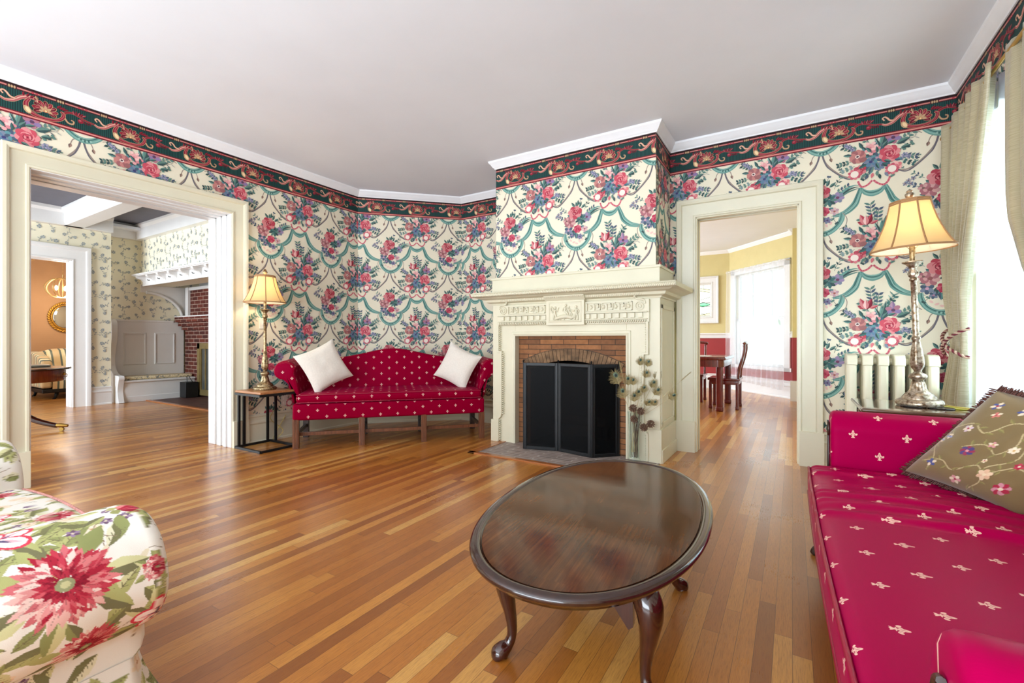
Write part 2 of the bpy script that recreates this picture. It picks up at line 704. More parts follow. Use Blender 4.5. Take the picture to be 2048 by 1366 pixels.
    A.daisy(BX - 100, BY + 30, 36, 6, MAUVE[2], MAUVE[1], (120, 90, 84))
    for i in range(12):
        a = i * 0.7
        A.ell(BX + 55 + 38 * math.cos(a), BY + 28 + 34 * math.sin(a), 24, 12, (GRN, TEALD, GRND)[i % 3], a, 7)
    A.rose(BX + 20, BY - 62, 40, ((140, 24, 54), (172, 46, 74), (196, 90, 108)), 7)
    A.rose(BX - 6, BY + 104, 68, ROSE, 7, 1.05, 0.8)
    for a, b in ((-20, -190), (10, -205), (40, -185), (-54, -170), (70, -170)):
        A.ell(BX + a, BY + b, 16, 9, (228, 186, 178), A.r.uniform(0, 3), 7)
    # tall bouquet
    A.sprig(-20, 150, 1.75, 150, 5, GRN, BLUD, 18)
    A.sprig(60, 120, 1.25, 130, 4, TEALL, GRN, 10)
    A.sprig(-150, 60, 2.3, 90, 3, GRN, GRND, 14)
    A.sprig(-170, -20, 3.3, 90, 4, GRN, GRND, 18)
    A.sprig(140, 10, 0.5, 80, 3, GRN, GRND, 22)
    A.sprig(140, -30, -0.25, 100, 4, GRN, BLUD, 18)
    A.sprig(130, 60, 0.35, 110, 3, (170, 170, 160), CORDD, 8)
    for x_, y_, an_, L_, n_ in ((-120, 60, 2.7, 110, 4), (-150, -60, 3.5, 80, 3), (120, 70, 0.6, 120, 4), (150, -70, -0.5, 80, 3), (0, 130, 1.5, 120, 4), (60, 150, 1.0, 90, 3), (-60, 110, 2.2, 90, 3), (-60, -130, -2.2, 60, 2), (60, -130, -1.0, 60, 2)):
        A.sprig(x_, y_, an_, L_, n_, A.r.choice([GRN, TEALD, (130, 150, 150)]), A.r.choice([GRND, BLUD, GRN]), 20)
    for a, b, r in ((-190, 104, 20), (-165, 80, 18), (-210, 120, 16), (172, -34, 22), (196, -50, 16), (150, -56, 16)):
        A.daisy(a, b, r, 6, BLU, (160, 150, 176), BLUD)
    for k, (an, L) in enumerate(((1.2, 150), (1.5, 130), (0.9, 140), (1.9, 120), (1.35, 165))):
        A.leaf(20, 40, an, L, 30, (GRN, TEAL, GRND, TEALL, GRN)[k], GRND)
    A.leaf(120, 66, 0.4, 90, 42, GRN, GRND)
    # tulip
    A.band([(-70, 140), (-50, 100), (-20, 60)], 7, GRN)
    A.leaf(-86, 140, 2.6, 54, 30, ROSE[1], ROSE[0])
    A.leaf(-78, 134, 1.95, 100, 46, ROSE[2], ROSE[1])
    A.leaf(-70, 134, 1.2, 94, 44, ROSE[1], ROSE[0])
    A.leaf(-74, 134, 1.6, 82, 40, (238, 196, 190), ROSE[2])
    A.leaf(-50, 142, 0.4, 62, 26, ROSE[2], ROSE[1])
    # iris
    A.daisy(100, 122, 52, 6, (170, 112, 128), (140, 118, 160), (90, 60, 90))
    A.leaf(96, 140, 1.6, 56, 34, (178, 140, 160), (132, 104, 140))
    for i in range(26):
        a = A.r.uniform(0, 6.28)
        rr = A.r.uniform(30, 150)
        A.leaf(rr * math.cos(a) * 0.8, -30 + rr * math.sin(a) * 0.6, a, 62, 30, A.r.choice([GRN, GRND, TEALD, (84, 132, 140), (70, 120, 130)]), A.r.choice([GRND, BLUD]))
    A.daisy(-44, -48, 46, 8, (92, 122, 148), BLU, (60, 60, 110))
    A.daisy(10, -92, 38, 7, BLU, (104, 126, 150), (150, 110, 150))
    A.daisy(48, -70, 34, 7, (122, 128, 158), BLUD, (70, 70, 110))
    A.daisy(-4, -20, 40, 7, BLUD, (92, 140, 146), (180, 140, 160))
    for i in range(16):
        a = i * 2.4
        rr = 6 + 2.9 * i
        A.ell(-36 + rr * math.cos(a), 66 + rr * math.sin(a), 15, 13, ((226, 160, 160), (208, 130, 138), (238, 190, 184))[i % 3], 0, 7)
    A.daisy(-132, 12, 58, 9, (158, 98, 100), (190, 126, 120), (240, 226, 214), 0.4)
    A.ell(-132, 12, 10, 9, (90, 60, 70), 0, 7)
    A.ell(-95, -20, 26, 20, (150, 96, 96), 0.4)
    A.rose(76, -4, 66, ((140, 28, 54), (194, 76, 92), (218, 138, 140)), 8, 0.95, 1.0)
    A.leaf(30, -70, -0.7, 60, 30, TEALD, GRND)
    A.rose(-116, -104, 42, ROSE, 6)
    A.rose(116, -112, 38, ((170, 70, 84), (214, 122, 124), (238, 178, 172)), 6)
    for x_, y_, an_, L_, w_ in ((-40, 30, 2.2, 60, 26), (30, 60, 0.9, 60, 26), (-70, -60, 3.6, 64, 28), (-10, -60, -1.2, 60, 26), (40, -50, -0.4, 56, 26), (-96, 70, 2.0, 66, 26), (150, 30, 0.2, 62, 30), (0, 20, 1.7, 56, 22), (-170, 30, 3.0, 60, 26), (60, 80, 0.3, 60, 24)):
        A.leaf(x_, y_, an_, L_, w_, A.r.choice([GRN, TEALD, (86, 130, 124)]), GRND)
    for cx, cy in ((-152, -132), (92, -130)):
        for i in range(9):
            a = 2 * math.pi * i / 9
            A.ell(cx + 34 * math.cos(a), cy + 34 * math.sin(a), 14, 12, (214, 120, 128) if i % 2 else (190, 84, 102), a, 7)
        A.ell(cx, cy, 28, 28, (240, 226, 212), 0, 12)
    for a, b, c in ((-30, -140, (206, 110, 118)), (-60, -150, BLUD), (10, -156, GRND), (-4, -128, GRN), (-80, -140, GRN), (46, -150, BLU)):
        A.leaf(a, b, -1.5 + a / 100, 46, 22, c, None)
    return A


def make_border():
    """one repeat of the frieze, 525 x 235 mm, origin at bottom left"""
    A = Art(9)
    CR, CRD, CRL, TAN, TAND = (134, 22, 42), (94, 12, 30), (170, 80, 88), (190, 156, 118), (142, 96, 80)
    A.poly([(0, 0), (525, 0), (525, 235), (0, 235)], (22, 70, 66))
    for i in range(42):
        x = i * 12.5
        A.poly([(x, 30), (x + 5, 30), (x + 5, 190), (x, 190)], (10, 34, 36))
    A.poly([(0, 213), (525, 213), (525, 235), (0, 235)], (34, 12, 16))
    A.poly([(0, 188), (525, 188), (525, 213), (0, 213)], (60, 14, 24))
    A.poly([(0, 196), (525, 196), (525, 207), (0, 207)], (196, 120, 112))
    for x in (60, 322):
        A.poly([(x - 26, 190), (x + 26, 190), (x + 26, 212), (x - 26, 212)], (70, 30, 30))
        for k in (-14, 0, 14):
            A.ell(x + k, 201, 6, 11, TAN, 0, 8)
    for x in (190, 452):
        for k in (-22, 0, 22):
            A.ell(x + k, 201, 8, 9, (170, 60, 70), 0, 7)
    A.poly([(0, 0), (525, 0), (525, 30), (0, 30)], (112, 20, 36))
    A.poly([(0, 11), (525, 11), (525, 22), (0, 22)], (216, 134, 124))

    def scroll(pts, w, c, edge=TAN, hl=None):
        A.band(pts, [x + 5 for x in w] if isinstance(w, (list, tuple)) else w + 5, edge)
        A.band(pts, w, c)
        if hl:
            A.band([(a + 1, b + 3) for a, b in pts], [x * 0.3 for x in w], hl)
    # link garland (right hand side, runs through to the next repeat)
    scroll([(330, 92), (352, 128), (392, 140), (432, 128), (470, 112), (525, 104)], [10, 14, 12, 8, 10, 8], CR, TAND)
    scroll([(346, 84), (364, 56), (392, 54), (398, 76), (382, 82)], [8, 9, 8, 7, 4], TAN, TAND)
    A.ell(440, 96, 19, 17, CR, 0, 10)
    A.ell(436, 100, 9, 7, CRL, 0, 8)
    for k in range(5):
        A.leaf(404 + 11 * k, 132, 1.9 - 0.3 * k, 34, 15, CR if k % 2 else CRL, CRD)
    for k in range(3):
        A.leaf(462 + 16 * k, 104, -1.2, 26, 12, CRD, None)
    # long s-scroll coming in from the left
    scroll([(0, 104), (26, 92), (66, 104), (104, 140), (146, 162), (184, 158), (192, 138), (176, 132)], [8, 14, 20, 24, 22, 16, 12, 6], CRL, TAN, (228, 170, 150))
    scroll([(16, 130), (4, 148), (18, 158), (34, 146), (52, 124), (86, 120)], [6, 8, 8, 10, 10, 6], (222, 176, 148), TAND)
    for k in range(4):
        A.leaf(118 + 18 * k, 158, 1.5 - 0.35 * k, 34, 16, CR, CRD)
    # big c-scroll cradling the shell
    scroll([(150, 150), (132, 112), (140, 70), (176, 44), (230, 36), (290, 44), (328, 70), (340, 106), (322, 124)], [14, 24, 30, 24, 18, 16, 20, 18, 8], CR, TAN, CRL)
    A.ell(140, 66, 20, 30, TAN, 0.5, 10)
    A.ell(143, 66, 12, 22, (236, 206, 160), 0.5, 9)
    # shell
    for k in range(9):
        a = -0.5 + 4.1 * k / 8
        A.ell(236 + 44 * math.cos(a), 100 + 40 * math.sin(a), 30, 17, TAN, a, 10)
        A.ell(235 + 43 * math.cos(a), 100 + 39 * math.sin(a), 29, 15, CR if k % 2 else CRD, a, 10)
        A.ell(238 + 40 * math.cos(a), 100 + 40 * math.sin(a), 20, 4, CRL, a, 8)
    for k in range(5):
        a = -0.2 + 3.6 * k / 4
        A.ell(238 + 22 * math.cos(a), 94 + 22 * math.sin(a), 17, 9, TAN, a, 9)
    A.ell(238, 92, 13, 12, (190, 120, 84), 0, 9)
    A.ell(239, 93, 7, 6, (226, 206, 150), 0, 8)
    for k in range(3):
        A.leaf(300 + 14 * k, 140, 0.9 - 0.3 * k, 42, 18, CR, CRD)
    A.leaf(196, 156, 2.0, 34, 18, TAN, TAND)
    return A


def make_sprigs(seed=3):
    """small blue sprig paper for the hall, 640 x 640 mm"""
    A = Art(seed)
    c1, c2, c3 = (170, 174, 172), (140, 150, 156), (194, 190, 174)
    pts = []
    for t in range(4000):
        x, y = A.r.uniform(0, 640), A.r.uniform(0, 640)
        if all(min(abs(x - a), 640 - abs(x - a)) ** 2 + min(abs(y - b), 640 - abs(y - b)) ** 2 > 118 ** 2 for a, b in pts):
            pts.append((x, y))
    for x, y in pts:
        an = A.r.uniform(0, 6.28)
        L = A.r.uniform(40, 75)
        A.band([(x, y), (x + L * math.cos(an), y + L * math.sin(an)), (x + 1.7 * L * math.cos(an + 0.4), y + 1.7 * L * math.sin(an + 0.4))], 4, c2, 3)
        for i in range(4):
            A.leaf(x + L * 0.35 * i * math.cos(an), y + L * 0.35 * i * math.sin(an), an + (-1) ** i * 1.0, 30, 13, A.r.choice([c1, c2]), None)
        A.daisy(x, y, A.r.uniform(20, 34), 6, c1, c2, c3)
        A.blob(x + 1.7 * L * math.cos(an + 0.4), y + 1.7 * L * math.sin(an + 0.4), 9, c1, 7)
    return A


def clip_rect(pts, x0, x1, y0, y1):
    for ax, lim, sg in ((0, x0, 1), (0, x1, -1), (1, y0, 1), (1, y1, -1)):
        out = []
        n = len(pts)
        for i in range(n):
            a, b = pts[i], pts[(i + 1) % n]
            ia, ib = sg * (a[ax] - lim) >= 0, sg * (b[ax] - lim) >= 0
            if ia:
                out.append(a)
            if ia != ib:
                t = (lim - a[ax]) / (b[ax] - a[ax])
                out.append((a[0] + t * (b[0] - a[0]), a[1] + t * (b[1] - a[1])))
        pts = out
        if len(pts) < 3:
            return None
    return pts


def paper(mb, O, U, N, rects, tile, pu, pv, u0, v0, step=1.2e-5, base=4e-4):
    """print a repeating tile (mm polygons) on the plane O+uU+vZ, inside rects"""
    O, U, N = Vector(O), Vector(U), Vector(N)
    pre = []
    for k, (pts, c) in zip(tile.lay, tile.p):
        xs = [p[0] / 1000 for p in pts]
        ys = [p[1] / 1000 for p in pts]
        pre.append((list(zip(xs, ys)), c, min(xs), max(xs), min(ys), max(ys), base + step * k))
    bx0, bx1 = min(p[2] for p in pre), max(p[3] for p in pre)
    by0, by1 = min(p[4] for p in pre), max(p[5] for p in pre)
    for (ra, rb, rz0, rz1) in rects:
        i0 = math.floor((ra - u0 - bx1) / pu)
        i1 = math.ceil((rb - u0 - bx0) / pu)
        j0 = math.floor((rz0 - v0 - by1) / pv)
        j1 = math.ceil((rz1 - v0 - by0) / pv)
        for j in range(j0, j1 + 1):
            for i in range(i0, i1 + 1):
                du, dv = u0 + i * pu, v0 + j * pv
                for pts, c, ax, bx, ay, by, off in pre:
                    if bx + du <= ra or ax + du >= rb or by + dv <= rz0 or ay + dv >= rz1:
                        continue
                    q = [(p[0] + du, p[1] + dv) for p in pts]
                    if ax + du < ra or bx + du > rb or ay + dv < rz0 or by + dv > rz1:
                        q = clip_rect(q, ra, rb, rz0, rz1)
                        if q is None:
                            continue
                    vs = [O + U * a + N * off + Vector((0, 0, b)) for a, b in q]
                    mb.add(vs, [tuple(range(len(vs)))], 0, c)


def paint(points, art, base):
    """colour of every 2d point (mm) under a list of polygons, last on top"""
    P = np.asarray(points, float)
    out = np.tile(np.array(base, float), (len(P), 1))
    for pts, c in art:
        q = np.array(pts)
        m = (P[:, 0] >= q[:, 0].min()) & (P[:, 0] <= q[:, 0].max()) & (P[:, 1] >= q[:, 1].min()) & (P[:, 1] <= q[:, 1].max())
        idx = np.nonzero(m)[0]
        if not len(idx):
            continue
        x, y = P[idx, 0], P[idx, 1]
        ins = np.zeros(len(idx), bool)
        n = len(q)
        for i in range(n):
            xa, ya = q[i]
            xb, yb = q[(i + 1) % n]
            if ya == yb:
                continue
            cross = ((ya > y) != (yb > y)) & (x < (xb - xa) * (y - ya) / (yb - ya) + xa)
            ins ^= cross
        out[idx[ins]] = c
    return out


# ------------------------------------------------------------------ material library
def m_col(name, rough=0.6, bump=0.0, scale=300, sheen=0.0):
    t = NT(name)
    t.set(base=t.attr('Col').outputs['Color'], rough=rough, spec=0.3)
    if sheen:
        t.set(sheen=sheen)
    if bump:
        t.bump(t.noise(t.pos(), scale, 2), bump, 0.002)
    return t.m


def m_floor():
    t = NT('oak_strip_floor')
    x, y, z = t.xyz(t.pos())
    wd = 0.0585
    u = t.math('DIVIDE', x, wd)
    row = t.math('FLOOR', u)
    fu = t.math('FRACT', u)
    off = t.math('MULTIPLY', t.white(t.comb(row, 3.1, 0.0)), 3.0)
    v = t.math('ADD', t.math('DIVIDE', y, 1.35), off)
    seg = t.math('FLOOR', v)
    fv = t.math('FRACT', v)
    r1 = t.white(t.comb(row, seg, 1.0))
    r2 = t.white(t.comb(row, seg, 7.0))
    gv = t.comb(t.math('ADD', t.math('MULTIPLY', x, 1.0), t.math('MULTIPLY', r2, 5.0)), t.math('ADD', t.math('MULTIPLY', y, 0.055), t.math('MULTIPLY', r1, 9.0)), 0.0)
    g1 = t.noise(gv, 75, 5, 0.62, 0.6)
    g2 = t.noise(gv, 320, 3, 0.6)
    base = t.ramp(r1, [(0.0, lin((150, 88, 30))), (0.25, lin((184, 112, 40))), (0.55, lin((202, 130, 50))), (0.82, lin((218, 148, 62))), (1.0, lin((236, 182, 98)))])
    c = t.mix(t.math('MULTIPLY', g1, 0.55), base, lin((120, 64, 26)), 'MIX')
    c = t.mix(t.ramp(g2, [(0.48, (0, 0, 0)), (0.7, (0.45, 0.45, 0.45))]), c, lin((112, 58, 24)))
    e = t.math('MINIMUM', fu, t.math('SUBTRACT', 1.0, fu))
    e2 = t.math('MULTIPLY', t.math('MINIMUM', fv, t.math('SUBTRACT', 1.0, fv)), 23.0)
    gap = t.math('LESS_THAN', t.math('MINIMUM', e, e2), 0.014)
    c = t.mix(t.math('MULTIPLY', gap, 0.72), c, lin((62, 32, 14)))
    wear = t.noise(t.pos(), 1.7, 3)
    t.set(base=c, rough=t.math('ADD', t.math('MULTIPLY', wear, 0.16), t.math('ADD', t.math('MULTIPLY', g2, 0.08), 0.18)), spec=0.5, coat=0.4, coatr=0.22)
    t.bump(t.math('ADD', t.math('MULTIPLY', gap, -1.0), t.math('ADD', t.math('MULTIPLY', g2, 0.12), t.math('MULTIPLY', r2, 0.25))), 0.22, 0.003)
    return t.m


def m_brick(name, c1, c2, mortar, bw, bh, ms, plane='xz', rough=0.8, soot=None, off=0.5, origin=(0, 0)):
    t = NT(name)
    x, y, z = t.xyz(t.pos())
    a = {'x': x, 'y': y, 'z': z}
    uu, vv = a[plane[0]], a[plane[1]]
    v = t.comb(t.math('SUBTRACT', uu, origin[0]), t.math('SUBTRACT', vv, origin[1]))
    b = t.n('ShaderNodeTexBrick')
    b.offset = off
    t.L(v, b.inputs['Vector'])
    b.inputs['Color1'].default_value = lin(c1) + (1,)
    b.inputs['Color2'].default_value = lin(c2) + (1,)
    b.inputs['Mortar'].default_value = lin(mortar) + (1,)
    b.inputs['Scale'].default_value = 1.0
    b.inputs['Mortar Size'].default_value = ms
    b.inputs['Mortar Smooth'].default_value = 0.2
    b.inputs['Bias'].default_value = 0.0
    b.inputs['Brick Width'].default_value = bw
    b.inputs['Row Height'].default_value = bh
    nz = t.noise(t.pos(), 26, 5)
    c = t.mix(t.math('MULTIPLY', nz, 0.55), b.outputs[0], lin(soot or mortar), 'MULTIPLY')
    n2 = t.noise(t.pos(), 9, 3)
    c = t.mix(t.ramp(n2, [(0.45, (0, 0, 0)), (0.75, (0.5, 0.5, 0.5))]), c, lin(tuple(q * 0.5 for q in c1)))
    t.set(base=c, rough=rough, spec=0.25)
    t.bump(t.math('ADD', t.math('MULTIPLY', b.outputs[1], -1.0), t.math('MULTIPLY', nz, 0.35)), 0.5, 0.008)
    return t.m


def m_wood(name, dark, light, axis='x', scale=1.0, rough=0.25, coat=0.4, streak=60, stretch=0.06, rot=0.0, seams=None):
    """polished wood with grain along an object axis"""
    t = NT(name)
    tc = t.n('ShaderNodeTexCoord')
    mp = t.n('ShaderNodeMapping')
    t.L(tc.outputs['Object'], mp.inputs[0])
    mp.inputs['Rotation'].default_value = (0, 0, rot)
    x, y, z = t.xyz(mp.outputs[0])
    k = {'x': (stretch, 1, 1), 'y': (1, stretch, 1), 'z': (1, 1, stretch)}[axis]
    v = t.comb(t.math('MULTIPLY', x, k[0]), t.math('MULTIPLY', y, k[1]), t.math('MULTIPLY', z, k[2]))
    g = t.noise(v, streak * scale, 5, 0.6, 0.8)
    g2 = t.noise(mp.outputs[0], 5 * scale, 3)
    c = t.ramp(g, [(0.3, lin(dark)), (0.72, lin(light))])
    c = t.mix(t.math('MULTIPLY', g2, 0.7), c, lin(dark))
    t.set(base=c, rough=rough, coat=coat, coatr=0.08)
    return t.m


def m_fleur(name, base, motif, px, py, size, rough=0.42, wr=0.0):
    """satin with a woven fleur-de-lis on a half-drop lattice, uv in metres"""
    t = NT(name)
    x, y, z = t.xyz(t.attr('uvm').outputs['Vector'])
    u = t.math('DIVIDE', x, px)
    ci = t.math('FLOOR', u)
    lx = t.math('MULTIPLY', t.math('SUBTRACT', t.math('FRACT', u), 0.5), px / size)
    par = t.math('FRACT', t.math('MULTIPLY', ci, 0.5))
    v = t.math('ADD', t.math('DIVIDE', y, py), par)
    ly = t.math('MULTIPLY', t.math('SUBTRACT', t.math('FRACT', v), 0.5), py / size)
    ax = t.math('ABSOLUTE', lx)

    def ell(cx, cy, rx, ry, rot=0.0):
        dx = t.math('SUBTRACT', ax, cx)
        dy = t.math('SUBTRACT', ly, cy)
        if rot:
            c, s = math.cos(rot), math.sin(rot)
            a = t.math('ADD', t.math('MULTIPLY', dx, c), t.math('MULTIPLY', dy, s))
            b = t.math('SUBTRACT', t.math('MULTIPLY', dy, c), t.math('MULTIPLY', dx, s))
        else:
            a, b = dx, dy
        return t.math('ADD', t.math('POWER', t.math('ABSOLUTE', t.math('DIVIDE', a, rx)), 2.0), t.math('POWER', t.math('ABSOLUTE', t.math('DIVIDE', b, ry)), 2.0))
    # unit motif about 1 wide
    shapes = [ell(0, 0.2, 0.13, 0.34), ell(0.2, 0.06, 0.085, 0.25, 0.75), ell(0.38, 0.02, 0.09, 0.14, -0.3), ell(0, -0.16, 0.22, 0.05), ell(0, -0.33, 0.10, 0.17), ell(0.12, -0.38, 0.05, 0.13, 0.6)]
    d = shapes[0]
    for s in shapes[1:]:
        d = t.math('MINIMUM', d, s)
    msk = t.math('LESS_THAN', d, 1.0)
    ins = t.math('GREATER_THAN', t.math('MINIMUM', ell(0, 0.2, 0.05, 0.2), ell(0.2, 0.05, 0.03, 0.15, 0.75)), 1.0)
    msk = t.math('MULTIPLY', msk, t.math('ADD', t.math('MULTIPLY', ins, 0.5), 0.5))
    wv = t.noise(t.comb(t.math('MULTIPLY', x, 40), t.math('MULTIPLY', y, 900)), 1.0, 2)
    b0 = tuple(q * 0.9 for q in lin(base))
    c = t.mix(wv, b0, tuple(min(1, q * 1.12) for q in lin(base)))
    c = t.mix(msk, c, lin(motif))
    t.set(base=c, rough=rough, spec=0.07, sheen=0.08, sheenr=0.4)
    t.val(t.b.inputs['Specular Tint'], lin((255, 120, 200)) + (1,))
    t.val(t.b.inputs['Sheen Tint'], lin((255, 40, 140)) + (1,))
    h = t.math('ADD', t.math('MULTIPLY', msk, 0.6), t.math('MULTIPLY', wv, 0.15))
    t.bump(h, 0.25, 0.0015)
    return t.m


def m_sheer(name, rgb, alpha):
    t = NT(name)
    tr = t.n('ShaderNodeBsdfTransparent')
    tl = t.n('ShaderNodeBsdfTranslucent')
    df = t.n('ShaderNodeBsdfDiffuse')
    c = lin(rgb) + (1,)
    tl.inputs[0].default_value = c
    df.inputs[0].default_value = c
    m1 = t.n('ShaderNodeMixShader')
    m1.inputs[0].default_value = 0.45
    t.L(tl.outputs[0], m1.inputs[1])
    t.L(df.outputs[0], m1.inputs[2])
    m2 = t.n('ShaderNodeMixShader')
    x, y, z = t.xyz(t.pos())
    wv = t.noise(t.comb(t.math('MULTIPLY', x, 300), t.math('MULTIPLY', y, 300), t.math('MULTIPLY', z, 20)), 1, 1)
    t.val(m2.inputs[0], t.math('ADD', t.math('MULTIPLY', wv, 0.1), alpha - 0.05))
    t.L(tr.outputs[0], m2.inputs[1])
    t.L(m1.outputs[0], m2.inputs[2])
    t.L(m2.outputs[0], t.o.inputs[0])
    return t.m


def m_glass(name, tint=(240, 248, 246), rough=0.0, a=0.08):
    """thin pane: mostly clear with a surface reflection"""
    t = NT(name)
    tr = t.n('ShaderNodeBsdfTransparent')
    tr.inputs[0].default_value = lin(tint) + (1,)
    gl = t.n('ShaderNodeBsdfGlossy')
    gl.inputs['Roughness'].default_value = rough + 0.02
    fr = t.n('ShaderNodeLayerWeight')
    fr.inputs[0].default_value = 0.5
    m = t.n('ShaderNodeMixShader')
    t.val(m.inputs[0], t.math('ADD', t.math('MULTIPLY', t.math('POWER', fr.outputs['Facing'], 4.0), 0.5), a))
    t.L(tr.outputs[0], m.inputs[1])
    t.L(gl.outputs[0], m.inputs[2])
    t.L(m.outputs[0], t.o.inputs[0])
    return t.m


def m_shade(name, rgb):
    t = NT(name)
    tl = t.n('ShaderNodeBsdfTranslucent')
    df = t.n('ShaderNodeBsdfDiffuse')
    x, y, z = t.xyz(t.pos())
    nz = t.noise(t.comb(t.math('MULTIPLY', x, 10), t.math('MULTIPLY', y, 10), t.math('MULTIPLY', z, 260)), 1, 2)
    c = t.mix(t.math('MULTIPLY', nz, 0.25), lin(rgb), tuple(q * 0.7 for q in lin(rgb)))
    t.L(c, tl.inputs[0])
    t.L(c, df.inputs[0])
    m = t.n('ShaderNodeMixShader')
    m.inputs[0].default_value = 0.5
    t.L(tl.outputs[0], m.inputs[1])
    t.L(df.outputs[0], m.inputs[2])
    t.L(m.outputs[0], t.o.inputs[0])
    return t.m


def m_emit(name, rgb, s):
    t = NT(name)
    t.set(base=lin(rgb), emit=lin(rgb), emits=s)
    return t.m


def m_mesh_screen(name):
    """fine black wire cloth: mostly opaque"""
    t = NT(name)
    tr = t.n('ShaderNodeBsdfTransparent')
    m = t.n('ShaderNodeMixShader')
    x, y, z = t.xyz(t.pos())
    nz = t.noise(t.comb(t.math('MULTIPLY', x, 3), t.math('MULTIPLY', y, 3), t.math('MULTIPLY', z, 90)), 1, 2)
    t.set(base=lin((8, 9, 11)), rough=0.5, spec=0.12)
    t.val(m.inputs[0], t.math('ADD', t.math('MULTIPLY', nz, 0.16), 0.70))
    t.L(tr.outputs[0], m.inputs[1])
    t.L(t.b.outputs[0], m.inputs[2])
    t.L(m.outputs[0], t.o.inputs[0])
    return t.m


def m_metal(name, dark, light, rough=0.4, scale=40):
    t = NT(name)
    nz = t.noise(t.pos(), scale, 4, 0.6)
    t.set(base=t.ramp(nz, [(0.35, lin(dark)), (0.65, lin(light))]), metal=0.8, rough=t.math('ADD', t.math('MULTIPLY', nz, 0.25), rough - 0.12))
    t.bump(nz, 0.15, 0.003)
    return t.m


def m_stripes():
    t = NT('striped_upholstery')
    x, y, z = t.xyz(t.attr('uvm').outputs['Vector'])
    f = t.math('FRACT', t.math('DIVIDE', x, 0.21))
    x2 = t.n('ShaderNodeValToRGB')
    t.L(f, x2.inputs[0])
    x2.color_ramp.interpolation = 'CONSTANT'
    e = x2.color_ramp.elements
    stops = [(0.0, (222, 196, 150)), (0.30, (88, 104, 96)), (0.44, (238, 226, 180)), (0.56, (240, 232, 196)), (0.70, (88, 104, 96)), (0.84, (222, 196, 150))]
    while len(e) < len(stops):
        e.new(0.5)
    for i, (p, c) in enumerate(stops):
        e[i].position = p
        e[i].color = lin(c) + (1,)
    t.set(base=x2.outputs[0], rough=0.5, sheen=0.2)
    return t.m


